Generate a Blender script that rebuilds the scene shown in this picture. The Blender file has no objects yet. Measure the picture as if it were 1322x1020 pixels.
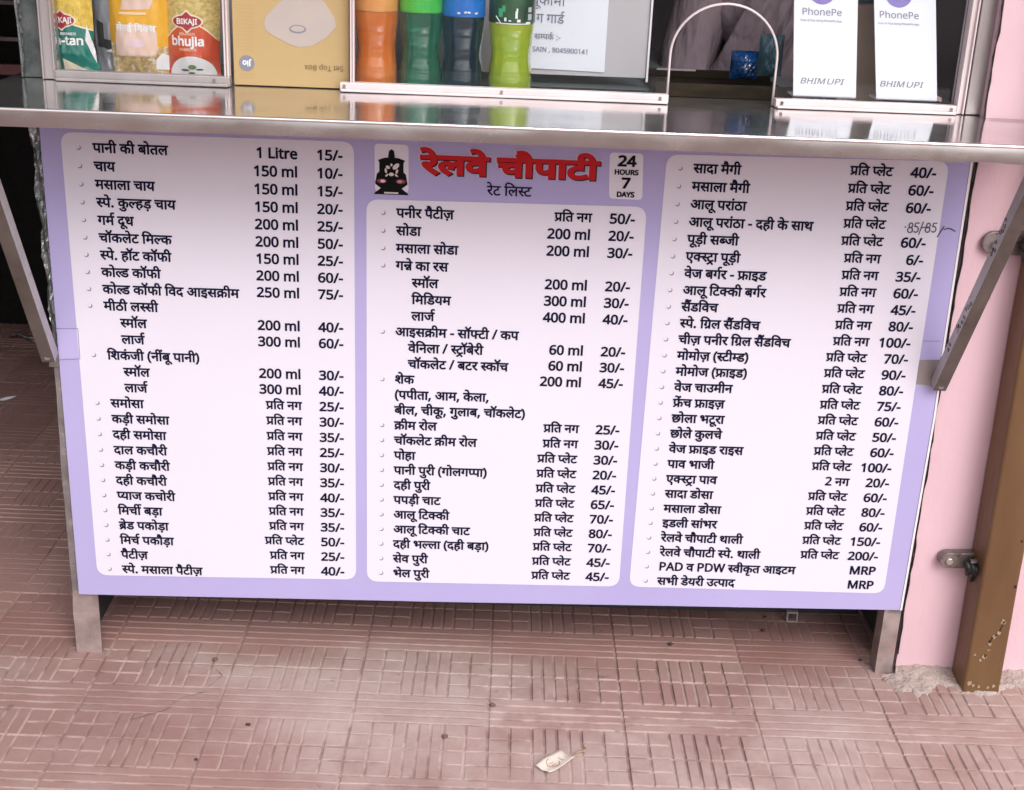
import bpy, bmesh, math, random
import numpy as np
from mathutils import Vector, Matrix
from mathutils.geometry import delaunay_2d_cdt

S = bpy.context.scene
C = S.collection
rnd = random.Random(7)
rad = math.radians

# ---------------------------------------------------------------- camera
cam = bpy.data.objects.new('camera', bpy.data.cameras.new('camera'))
C.objects.link(cam)
pitch, roll, yaw = -0.35743, 0.0423983, -0.0301315
cam.data.sensor_width = 36.0
cam.data.lens = 36.0 * 1719.905 / 1322
cam.data.clip_start, cam.data.clip_end = 0.05, 500
Rz = Matrix.Rotation(yaw, 4, 'Z')
B = Matrix(((1, 0, 0, 0), (0, 0, -1, 0), (0, 1, 0, 0), (0, 0, 0, 1)))
Rp = Matrix.Rotation(pitch, 4, 'X')
Rr = Matrix.Rotation(roll, 4, 'Z')
cam.matrix_world = Matrix.Translation((0.75019, -2.27602, 1.42009)) @ Rz @ B @ Rp @ Rr
S.camera = cam

# ---------------------------------------------------------------- world, sun, exposure
SUN_EL, SUN_AZ = rad(42), rad(24)          # azimuth measured from straight behind the camera, to the right
w = bpy.data.worlds.new('World'); S.world = w; w.use_nodes = True
nt = w.node_tree
sky = nt.nodes.new('ShaderNodeTexSky'); sky.sky_type = 'NISHITA'; sky.sun_disc = False
sky.sun_elevation = SUN_EL; sky.sun_rotation = math.pi - SUN_AZ
sky.air_density = 1.0; sky.dust_density = 4.0
hs = nt.nodes.new('ShaderNodeHueSaturation'); hs.inputs['Saturation'].default_value = 0.20
nt.links.new(sky.outputs[0], hs.inputs['Color'])
nt.links.new(hs.outputs[0], nt.nodes['Background'].inputs['Color'])
nt.nodes['Background'].inputs['Strength'].default_value = 0.15
sl = bpy.data.lights.new('sun', 'SUN'); sl.energy = 0.75; sl.angle = rad(32); sl.color = (1.0, 0.96, 0.94)
so = bpy.data.objects.new('sun', sl); C.objects.link(so)
sd = Vector((math.sin(SUN_AZ) * math.cos(SUN_EL), -math.cos(SUN_AZ) * math.cos(SUN_EL), math.sin(SUN_EL)))
so.rotation_euler = (-sd).to_track_quat('-Z', 'Y').to_euler()
so.location = sd * 20
S.view_settings.view_transform = 'Standard'; S.view_settings.look = 'None'
S.view_settings.exposure = 0.36; S.view_settings.gamma = 1.0
S.view_settings.use_curve_mapping = False

# ---------------------------------------------------------------- materials
MATS = {}
def mat(name, col=(.5, .5, .5), rough=.6, metal=0., var=None, vscale=8., vamt=.5, stretch=(1, 1, 1), bump=0., bscale=40.,
        trans=0., ior=1.45, coat=0., spec=.5, rvar=0., dirt=None, dscale=5., dlo=.55, dhi=.7):
    """one procedural material: base colour broken up by noise, optional second dirt layer, roughness variation, bump"""
    if name in MATS: return MATS[name]
    m = bpy.data.materials.new(name); m.use_nodes = True
    t = m.node_tree; n = t.nodes; b = n['Principled BSDF']
    b.inputs['Base Color'].default_value = (*col, 1); b.inputs['Roughness'].default_value = rough
    b.inputs['Metallic'].default_value = metal; b.inputs['IOR'].default_value = ior
    b.inputs['Transmission Weight'].default_value = trans; b.inputs['Coat Weight'].default_value = coat
    b.inputs['Specular IOR Level'].default_value = spec
    tc = n.new('ShaderNodeTexCoord'); mp = n.new('ShaderNodeMapping'); mp.inputs['Scale'].default_value = stretch
    t.links.new(tc.outputs['Object'], mp.inputs[0])
    def noise(sc, det=5, ro=.6):
        x = n.new('ShaderNodeTexNoise'); x.inputs['Scale'].default_value = sc; x.inputs['Detail'].default_value = det
        x.inputs['Roughness'].default_value = ro; t.links.new(mp.outputs[0], x.inputs['Vector']); return x
    def ramp(src, lo, hi):
        r = n.new('ShaderNodeMapRange'); r.inputs['From Min'].default_value = lo; r.inputs['From Max'].default_value = hi
        r.interpolation_type = 'SMOOTHSTEP'; t.links.new(src, r.inputs['Value']); return r.outputs[0]
    last = None
    if var:
        mx = n.new('ShaderNodeMix'); mx.data_type = 'RGBA'
        mx.inputs['A'].default_value = (*col, 1); mx.inputs['B'].default_value = (*var, 1)
        f = ramp(noise(vscale).outputs[0], .5 - vamt * .5, .5 + vamt * .5)
        t.links.new(f, mx.inputs['Factor']); last = mx.outputs['Result']
    if dirt:
        mx = n.new('ShaderNodeMix'); mx.data_type = 'RGBA'
        if last: t.links.new(last, mx.inputs['A'])
        else: mx.inputs['A'].default_value = (*col, 1)
        mx.inputs['B'].default_value = (*dirt, 1)
        f = ramp(noise(dscale, 8, .7).outputs[0], dlo, dhi)
        t.links.new(f, mx.inputs['Factor']); last = mx.outputs['Result']
    if last: t.links.new(last, b.inputs['Base Color'])
    if rvar:
        r = n.new('ShaderNodeMapRange'); r.inputs['From Min'].default_value = .3; r.inputs['From Max'].default_value = .7
        r.inputs['To Min'].default_value = max(.02, rough - rvar); r.inputs['To Max'].default_value = rough + rvar
        t.links.new(noise(vscale * 2.3).outputs[0], r.inputs['Value']); t.links.new(r.outputs[0], b.inputs['Roughness'])
    if bump:
        bp = n.new('ShaderNodeBump'); bp.inputs['Strength'].default_value = 1; bp.inputs['Distance'].default_value = bump
        t.links.new(noise(bscale, 3).outputs[0], bp.inputs['Height']); t.links.new(bp.outputs[0], b.inputs['Normal'])
    MATS[name] = m
    return m

lavender = mat('lavender_print', (.45, .40, .68), .38, spec=.3, var=(.42, .375, .65), vscale=3, rvar=.06, dirt=(.42, .36, .56), dscale=9, dlo=.62, dhi=.85, bump=.0004, bscale=6)
panelw = mat('panel_print', (.74, .705, .81), .38, spec=.3, var=(.73, .69, .79), vscale=3, rvar=.08, dirt=(.60, .54, .60), dscale=38, dlo=.68, dhi=.80, bump=.0004, bscale=6)
ink = mat('navy_ink', (.010, .009, .032), .5, spec=.08)
black = mat('black_paint', (.006, .006, .007), .5, spec=.1)
redink = mat('red_ink', (.52, .012, .018), .45, spec=.15)
greyink = mat('ballpoint', (.05, .045, .08), .6)
bulletm = mat('bullet_grey', (.50, .46, .50), .5)
bulletd = mat('bullet_dark', (.24, .21, .24), .5)
whitep = mat('white_paper', (.74, .76, .84), .6, var=(.70, .72, .80), vscale=4)
boardedge = mat('board_edge', (.78, .74, .78), .5)
steel = mat('stainless', (.72, .70, .70), .12, .92, var=(.58, .54, .54), vscale=6, rvar=.075, bump=.0007, bscale=6, dirt=(.50, .45, .43), dscale=11, dlo=.6, dhi=.8)
lipm = mat('stainless_lip', (.48, .445, .445), .25, 1, var=(.36, .325, .32), vscale=6, stretch=(1, 1, 2), rvar=.06, bump=.0006, bscale=4, dirt=(.42, .35, .33), dscale=9, dlo=.6, dhi=.8)
edgem = mat('bright_edge', (.86, .83, .84), .22, 1)
alu = mat('aluminium', (.44, .395, .40), .4, .7, var=(.34, .30, .30), vscale=9, stretch=(1, 1, .2), rvar=.1, dirt=(.38, .32, .32), dscale=18, dlo=.62, dhi=.8)
aluw = mat('white_aluminium', (.72, .62, .63), .4, .25, var=(.64, .54, .55), vscale=14, dirt=(.50, .43, .42), dscale=25, dlo=.62, dhi=.8)
galv = mat('galvanised', (.36, .33, .33), .5, .6, var=(.22, .20, .20), vscale=22, rvar=.15, bump=.002, bscale=30, dirt=(.55, .50, .50), dscale=30, dlo=.55, dhi=.7)
foil = mat('crumpled_foil', (.34, .33, .34), .3, .7, var=(.10, .13, .13), vscale=24, rvar=.15, bump=.004, bscale=45, dirt=(.68, .62, .64), dscale=18, dlo=.56, dhi=.66)
dirtyfilm = mat('dirty_film', (.035, .045, .045), .3, .0, var=(.10, .11, .11), vscale=30, bump=.003, bscale=30)
bracem = mat('brace_steel', (.50, .47, .48), .45, .4, var=(.40, .37, .38), vscale=15, dirt=(.16, .11, .09), dscale=16, dlo=.56, dhi=.74, bump=.0006, bscale=60)
brace_shade = mat('brace_brown_shade', (.175, .15, .14), .55, .3, var=(.115, .09, .08), vscale=12, dirt=(.10, .07, .05), dscale=12, dlo=.54, dhi=.7, bump=.0008, bscale=50)  # dirty brown lower face, its shade mixed into the colour
footp = mat('foot_paint', (.40, .31, .30), .6, .15, var=(.20, .15, .14), vscale=18, dirt=(.36, .19, .17), dscale=16, dlo=.54, dhi=.66, bump=.001, bscale=60)
darkin = mat('dark_interior', (.035, .035, .038), .7)
sheetin = mat('interior_sheet', (.16, .16, .17), .6, var=(.11, .11, .12), vscale=3)
slate = mat('counter_slate', (.17, .21, .22), .35, var=(.12, .15, .16), vscale=6)
woodd = mat('dark_wood', (.012, .009, .006), .6, spec=.1, var=(.035, .026, .016), vscale=8, stretch=(1, 6, 6))
plasticg = mat('grey_plastic', (.47, .45, .48), .45, var=(.43, .41, .44), vscale=3)
pinkw = mat('pink_paint', (.72, .49, .55), .55, var=(.66, .44, .49), vscale=3.5, vamt=.35, stretch=(1, 1, .5), bump=.0022, bscale=26, dirt=(.40, .27, .27), dscale=24, dlo=.645, dhi=.73)
cement = mat('cement', (.50, .41, .37), .95, var=(.38, .30, .275), vscale=22, bump=.012, bscale=60, dirt=(.55, .44, .42), dscale=9, dlo=.5, dhi=.7)
granite = mat('black_granite', (.006, .006, .006), .45, spec=.25, var=(.012, .011, .011), vscale=60, dirt=(.10, .09, .09), dscale=85, dlo=.66, dhi=.72)
pipem = mat('pipe_brown', (.195, .108, .05), .42, .15, var=(.135, .07, .032), vscale=7, stretch=(1, 1, .35), bump=.0018, bscale=26, dirt=(.085, .05, .025), dscale=17, dlo=.60, dhi=.80, rvar=.08)
chipm = mat('chipped_paint', (.42, .31, .22), .8, var=(.30, .21, .14), vscale=120)
pipehole = mat('pipe_hole', (.02, .012, .008), .8)
clampm = mat('clamp_metal', (.30, .26, .25), .5, .6, var=(.20, .16, .15), vscale=40, dirt=(.10, .07, .06), dscale=40, dlo=.5, dhi=.65)
tape = mat('black_tape', (.012, .014, .013), .45, bump=.002, bscale=60)
screwm = mat('screw_metal', (.72, .68, .68), .3, .9)

def glass_mat():
    m = bpy.data.materials.new('dusty_glass'); m.use_nodes = True
    t = m.node_tree; n = t.nodes; out = n['Material Output']; n.remove(n['Principled BSDF'])
    tr = n.new('ShaderNodeBsdfTransparent'); tr.inputs[0].default_value = (.985, .99, .99, 1)
    gl = n.new('ShaderNodeBsdfGlossy'); gl.inputs['Roughness'].default_value = .02; gl.inputs['Color'].default_value = (.9, .88, .9, 1)
    fr = n.new('ShaderNodeFresnel'); fr.inputs[0].default_value = 1.22
    ds = n.new('ShaderNodeBsdfDiffuse'); ds.inputs[0].default_value = (.6, .57, .58, 1)
    tc = n.new('ShaderNodeTexCoord'); nz = n.new('ShaderNodeTexNoise'); nz.inputs['Scale'].default_value = 7; nz.inputs['Detail'].default_value = 7
    t.links.new(tc.outputs['Object'], nz.inputs['Vector'])
    mr = n.new('ShaderNodeMapRange'); mr.inputs['From Min'].default_value = .35; mr.inputs['From Max'].default_value = .8
    mr.inputs['To Min'].default_value = .0; mr.inputs['To Max'].default_value = .016
    t.links.new(nz.outputs[0], mr.inputs['Value'])
    m1 = n.new('ShaderNodeMixShader'); m2 = n.new('ShaderNodeMixShader')
    t.links.new(fr.outputs[0], m1.inputs[0]); t.links.new(tr.outputs[0], m1.inputs[1]); t.links.new(gl.outputs[0], m1.inputs[2])
    t.links.new(mr.outputs[0], m2.inputs[0]); t.links.new(m1.outputs[0], m2.inputs[1]); t.links.new(ds.outputs[0], m2.inputs[2])
    t.links.new(m2.outputs[0], out.inputs['Surface'])
    return m
glassm = glass_mat()

TILE, TX, TY, TYAW = .25, .5486, .2303, -.0219
def ground_mat():
    m = bpy.data.materials.new('dusty_red_tiles'); m.use_nodes = True
    t = m.node_tree; n = t.nodes; L = t.links; b = n['Principled BSDF']
    b.inputs['Roughness'].default_value = .85; b.inputs['Specular IOR Level'].default_value = .25
    tc = n.new('ShaderNodeTexCoord'); src = tc.outputs['Object']
    def noise(sc, det=6, ro=.6, off=0):
        mp = n.new('ShaderNodeMapping'); mp.inputs['Location'].default_value = (off, off * .7, 0); L.new(src, mp.inputs[0])
        x = n.new('ShaderNodeTexNoise'); x.inputs['Scale'].default_value = sc; x.inputs['Detail'].default_value = det
        x.inputs['Roughness'].default_value = ro; L.new(mp.outputs[0], x.inputs['Vector']); return x.outputs[0]
    def mr(v, a, c, lo=0, hi=1):
        r = n.new('ShaderNodeMapRange'); r.interpolation_type = 'SMOOTHSTEP'
        for k, x in (('From Min', a), ('From Max', c), ('To Min', lo), ('To Max', hi)): r.inputs[k].default_value = x
        L.new(v, r.inputs['Value']); return r.outputs[0]
    def mixc(f, a, c):
        x = n.new('ShaderNodeMix'); x.data_type = 'RGBA'
        L.new(f, x.inputs['Factor'])
        for s, v in (('A', a), ('B', c)):
            if isinstance(v, tuple): x.inputs[s].default_value = (*v, 1)
            else: L.new(v, x.inputs[s])
        return x.outputs['Result']
    def math_(op, a, c):
        x = n.new('ShaderNodeMath'); x.operation = op
        for i, v in enumerate((a, c)):
            if isinstance(v, (int, float)): x.inputs[i].default_value = v
            else: L.new(v, x.inputs[i])
        return x.outputs[0]
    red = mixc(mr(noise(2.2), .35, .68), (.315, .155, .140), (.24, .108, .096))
    # each tile its own tint
    mp = n.new('ShaderNodeMapping'); mp.vector_type = 'POINT'
    mp.inputs['Rotation'].default_value = (0, 0, -TYAW); mp.inputs['Scale'].default_value = (1 / TILE, 1 / TILE, 0)
    mp.inputs['Location'].default_value = (-TX / TILE, -TY / TILE, 0); L.new(src, mp.inputs[0])
    fl = n.new('ShaderNodeVectorMath'); fl.operation = 'FLOOR'; L.new(mp.outputs[0], fl.inputs[0])
    wn = n.new('ShaderNodeTexWhiteNoise'); wn.noise_dimensions = '2D'; L.new(fl.outputs[0], wn.inputs['Vector'])
    red = mixc(mr(wn.outputs['Value'], 0, 1, 0, .55), red, (.40, .235, .21))
    dust = (.51, .39, .362)
    d1 = mr(noise(1.3, 7, .62, 3.1), .40, .60)
    d2 = mr(noise(9, 7, .7, 8.3), .30, .72)
    # trodden strip before the counter is dustier; redder tiles behind also paint in passage shade
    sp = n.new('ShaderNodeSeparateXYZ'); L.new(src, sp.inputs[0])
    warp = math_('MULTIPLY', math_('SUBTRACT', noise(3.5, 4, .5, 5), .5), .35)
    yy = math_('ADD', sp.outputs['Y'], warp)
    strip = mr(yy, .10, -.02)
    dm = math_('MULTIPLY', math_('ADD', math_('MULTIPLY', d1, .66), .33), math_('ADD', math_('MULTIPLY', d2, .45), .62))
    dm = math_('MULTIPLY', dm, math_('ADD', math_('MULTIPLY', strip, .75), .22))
    cl = n.new('ShaderNodeClamp'); L.new(dm, cl.inputs[0])
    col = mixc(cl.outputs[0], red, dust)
    g = mr(sp.outputs['Z'], -.0002, -.0013)
    fill = mr(noise(1.9, 5, .6, 13), .36, .60, .62, 1.)
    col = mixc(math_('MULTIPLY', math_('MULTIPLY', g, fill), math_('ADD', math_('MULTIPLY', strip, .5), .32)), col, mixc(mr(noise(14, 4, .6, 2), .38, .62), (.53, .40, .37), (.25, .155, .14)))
    st = mr(noise(17, 5, .6, 21), .66, .74, 0, .55)
    col = mixc(st, col, (.13, .075, .065))
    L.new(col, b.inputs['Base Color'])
    bp = n.new('ShaderNodeBump'); bp.inputs['Distance'].default_value = .0012; bp.inputs['Strength'].default_value = .9
    L.new(noise(130, 5, .7), bp.inputs['Height']); L.new(bp.outputs[0], b.inputs['Normal'])
    return m

# ---------------------------------------------------------------- mesh helpers
class MB:
    def __init__(s): s.v = []; s.f = []; s.m = []
    def add(s, vs, fs, mi=0):
        o = len(s.v); s.v += [tuple(x) for x in vs]; s.f += [tuple(i + o for i in f) for f in fs]; s.m += [mi] * len(fs)
    def box(s, x0, x1, y0, y1, z0, z1, mi=0):
        v = [(x, y, z) for z in (z0, z1) for y in (y0, y1) for x in (x0, x1)]
        s.add(v, [(0, 2, 3, 1), (4, 5, 7, 6), (0, 1, 5, 4), (2, 6, 7, 3), (0, 4, 6, 2), (1, 3, 7, 5)], mi)
    def prism(s, poly, y0, y1, mi=0, axis='y'):
        """outline in (x, z) given counter-clockwise seen from -y, extruded from y0 (front) to y1"""
        n = len(poly)
        v = [(x, y0, z) for x, z in poly] + [(x, y1, z) for x, z in poly]
        s.add(v, [tuple(range(n)), tuple(range(2 * n - 1, n - 1, -1))] + [(i, i + n, (i + 1) % n + n, (i + 1) % n) for i in range(n)], mi)
    def bar(s, a, b, w, d, up=(0, 0, 1), mi=0, taper=1.):
        a, b = Vector(a), Vector(b); z = (b - a).normalized(); x = Vector(up).cross(z).normalized(); y = z.cross(x)
        v = []
        for p, k in ((a, 1), (b, taper)):
            for sx, sy in ((-1, -1), (1, -1), (1, 1), (-1, 1)): v.append(p + x * sx * w * k / 2 + y * sy * d * k / 2)
        s.add(v, [(3, 2, 1, 0), (4, 5, 6, 7)] + [(i, (i + 1) % 4, (i + 1) % 4 + 4, i + 4) for i in range(4)], mi)
    def tube(s, pts, r, n=8, mi=0, closed=False):
        pts = [Vector(p) for p in pts]; rs = r if isinstance(r, (list, tuple)) else [r] * len(pts)
        o = []; ref = Vector((0, 1, 0.01))
        for i, p in enumerate(pts):
            t = (pts[min(i + 1, len(pts) - 1)] - pts[max(i - 1, 0)]).normalized()
            x = t.cross(ref)
            if x.length < 1e-4: x = t.cross(Vector((1, 0, 0)))
            x.normalize(); y = t.cross(x)
            o += [p + (x * math.cos(a) + y * math.sin(a)) * rs[i] for a in (2 * math.pi * k / n for k in range(n))]
        f = [(i * n + k, i * n + (k + 1) % n, (i + 1) * n + (k + 1) % n, (i + 1) * n + k) for i in range(len(pts) - 1) for k in range(n)]
        f += [tuple(range(n - 1, -1, -1)), tuple((len(pts) - 1) * n + k for k in range(n))]
        s.add(o, f, mi)
    def lathe(s, prof, cx, cy, z0, n=40, mi=0, seg=None):
        """prof: (r, z, material index for the band above)"""
        v = []; 
        for p in prof:
            for k in range(n):
                a = 2 * math.pi * k / n; v.append((cx + p[0] * math.cos(a), cy + p[0] * math.sin(a), z0 + p[1]))
        o = len(s.v); s.v += v
        for i in range(len(prof) - 1):
            for k in range(n):
                s.f.append((o + i * n + k, o + i * n + (k + 1) % n, o + (i + 1) * n + (k + 1) % n, o + (i + 1) * n + k))
                s.m.append(prof[i][2] if len(prof[i]) > 2 else mi)
        s.f.append(tuple(o + k for k in range(n - 1, -1, -1))); s.m.append(mi)
        s.f.append(tuple(o + (len(prof) - 1) * n + k for k in range(n))); s.m.append(prof[-2][2] if len(prof[-2]) > 2 else mi)
    def disc(s, c, r, h, n=24, mi=0, rz=None):
        """a flat disc facing -y, its face at c, h thick"""
        rz = rz or r
        s.prism([(c[0] + r * math.cos(2 * math.pi * k / n), c[2] + rz * math.sin(2 * math.pi * k / n)) for k in range(n)], c[1], c[1] + h, mi)
    def ribbon(s, pts, wdt, mi=0):
        """flat stroke in the x-z plane at the y of its points, facing -y"""
        for a, b in zip(pts, pts[1:]):
            d = Vector((b[0] - a[0], b[2] - a[2])); 
            if d.length < 1e-6: continue
            d.normalize(); e = d * wdt * .35; q = Vector((-d.y, d.x)) * wdt / 2
            s.add([(a[0] - e.x - q.x, a[1], a[2] - e.y - q.y), (b[0] + e.x - q.x, b[1], b[2] + e.y - q.y), (b[0] + e.x + q.x, b[1] - .00002, b[2] + e.y + q.y), (a[0] - e.x + q.x, a[1], a[2] - e.y + q.y)], [(0, 1, 2, 3)], mi)
    def build(s, name, mats, parent=None, smooth=False, bevel=0., segs=2, auto=None, warp=None):
        me = bpy.data.meshes.new(name)
        v = [warp(p) for p in s.v] if warp else s.v
        me.from_pydata(v, [], s.f); 
        if not isinstance(mats, (list, tuple)): mats = [mats]
        for m in mats: me.materials.append(m)
        me.polygons.foreach_set('material_index', s.m)
        if smooth: me.polygons.foreach_set('use_smooth', [True] * len(me.polygons))
        me.update()
        o = bpy.data.objects.new(name, me); C.objects.link(o)
        if parent: o.parent = parent
        if bevel:
            b = o.modifiers.new('bevel', 'BEVEL'); b.width = bevel; b.segments = segs; b.limit_method = 'ANGLE'; b.angle_limit = rad(40)
        if smooth and auto: 
            for e in me.edges: pass
            me.set_sharp_from_angle(angle=rad(auto))
        return o

def tag(o, label=None, cat=None, group=None, kind=None):
    for k, v in (('label', label), ('category', cat), ('group', group), ('kind', kind)):
        if v: o[k] = v
    return o
def thing(name, label, cat, loc=(0, 0, 0), group=None):
    o = bpy.data.objects.new(name, None); C.objects.link(o); o.empty_display_size = .05
    return tag(o, label, cat, group)
def smooth_noise(seed):
    r = random.Random(seed); ph = [(r.uniform(0, 6.28), r.uniform(0, 6.28), r.uniform(.6, 1.4), r.uniform(.6, 1.4)) for _ in range(5)]
    return lambda x, z: sum(math.sin(x * a * (i + 1) + p) * math.sin(z * b * (i + 1) + q) / (i + 1) for i, (p, q, a, b) in enumerate(ph)) / 2

# ---------------------------------------------------------------- lettering
_tess = {}
def flatten(c, n):
    full = []; m = len(c)
    for i in range(m):
        x, y, on = c[i]; x2, y2, on2 = c[(i + 1) % m]; full.append((x, y, on))
        if not on and not on2: full.append(((x + x2) / 2, (y + y2) / 2, True))
    k = next(i for i, p in enumerate(full) if p[2]); full = full[k:] + full[:k]
    pts = []; m = len(full)
    for i, p in enumerate(full):
        if p[2]: pts.append(p[:2])
        else:
            a, b = full[i - 1], full[(i + 1) % m]
            for q in range(1, n):
                q /= n; pts.append(((1 - q) ** 2 * a[0] + 2 * q * (1 - q) * p[0] + q * q * b[0], (1 - q) ** 2 * a[1] + 2 * q * (1 - q) * p[1] + q * q * b[1]))
    o = []
    for p in pts:
        if not o or abs(p[0] - o[-1][0]) + abs(p[1] - o[-1][1]) > .5: o.append(p)
    if len(o) > 1 and abs(o[0][0] - o[-1][0]) + abs(o[0][1] - o[-1][1]) < .5: o.pop()
    return o
def fatten(pts, e):
    if not e: return pts
    n = len(pts); o = []
    for i in range(n):
        a, p, b = Vector(pts[i - 1]), Vector(pts[i]), Vector(pts[(i + 1) % n])
        d1, d2 = (p - a).normalized(), (b - p).normalized()
        n1, n2 = Vector((-d1.y, d1.x)), Vector((-d2.y, d2.x))
        k = max(.35, 1 + n1.dot(n2)); o.append(tuple(p + (n1 + n2) * (e / k)))
    return o
def area(p): return sum(p[i - 1][0] * p[i][1] - p[i][0] * p[i - 1][1] for i in range(len(p))) / 2
def inside(q, p):
    r = False
    for i in range(len(p)):
        (x1, y1), (x2, y2) = p[i - 1], p[i]
        if (y1 > q[1]) != (y2 > q[1]) and q[0] < (x2 - x1) * (q[1] - y1) / (y2 - y1) + x1: r = not r
    return r
def triangulate(loops):
    pts = [Vector(p) for l in loops for p in l]; ed = []; o = 0
    for l in loops:
        ed += [(o + i, o + (i + 1) % len(l)) for i in range(len(l))]; o += len(l)
    vs, _, fs, *_ = delaunay_2d_cdt(pts, ed, [], 0, 1e-4)
    out = []
    for f in fs:
        c = sum((vs[i] for i in f), Vector((0, 0))) / len(f)
        wn = 0                                   # winding number of the face centre
        for l in loops:
            for i in range(len(l)):
                (x1, y1), (x2, y2) = l[i - 1], l[i]
                if (y1 <= c.y) != (y2 <= c.y) and (x2 - x1) * (c.y - y1) / (y2 - y1) + x1 > c.x: wn += 1 if y2 > y1 else -1
        if wn < 0 if area(loops[0]) < 0 else wn > 0:
            a_ = vs[f[0]]; b_ = vs[f[1]]; d = vs[f[2]]
            out.append(tuple(f) if (b_ - a_).cross(d - a_) > 0 else tuple(reversed(f)))
    return [tuple(v) for v in vs], out
def glyph(g, e, n):
    if (g, e, n) in _tess: return _tess[g, e, n]
    res = []; src = GLYPHS[g]
    if src:
        cs = []
        for c in src.split(';'):
            c = [(float(t.rstrip('o').split(',')[0]), float(t.rstrip('o').split(',')[1]), not t.endswith('o')) for t in c.split(' ')]
            cs.append(flatten(c, n))
        outer = [c for c in cs if area(c) < 0]; holes = [c for c in cs if area(c) > 0]
        owner = {}
        for h in range(len(holes)):
            best = [o for o in range(len(outer)) if inside(holes[h][0], outer[o])]
            if best: owner[h] = min(best, key=lambda o: abs(area(outer[o])))
        for o, c in enumerate(outer):
            loops = [fatten(c, e)] + [fatten(holes[h], e) for h in range(len(holes)) if owner.get(h) == o]
            flat = [p for l in loops for p in l]
            res.append(triangulate(loops))
    _tess[g, e, n] = res
    return res
def write(mb, text, P, size, align='l', e=32, sx=1., mi=0, n=3, slant=0., stag=.00004):
    """set text with P(u, v, lift) -> point; u to the right and v up in metres from the anchor, lift towards the reader"""
    wd, run = RUNS[text]; k = size / 1000
    u0 = {'l': 0, 'r': -wd * k * sx, 'c': -wd * k * sx / 2}[align]
    for gi, tok in enumerate(run.split(' ')):
        g, gx, gy = (int(t) for t in tok.split(','))
        for oi, (vs, fs) in enumerate(glyph(g, e, n)):
            lift = ((gi % 2) + oi * 2) * stag
            mb.add([P(u0 + (x + gx + slant * (y + gy)) * k * sx, (y + gy) * k, lift) for x, y in vs], fs, mi)

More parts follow.
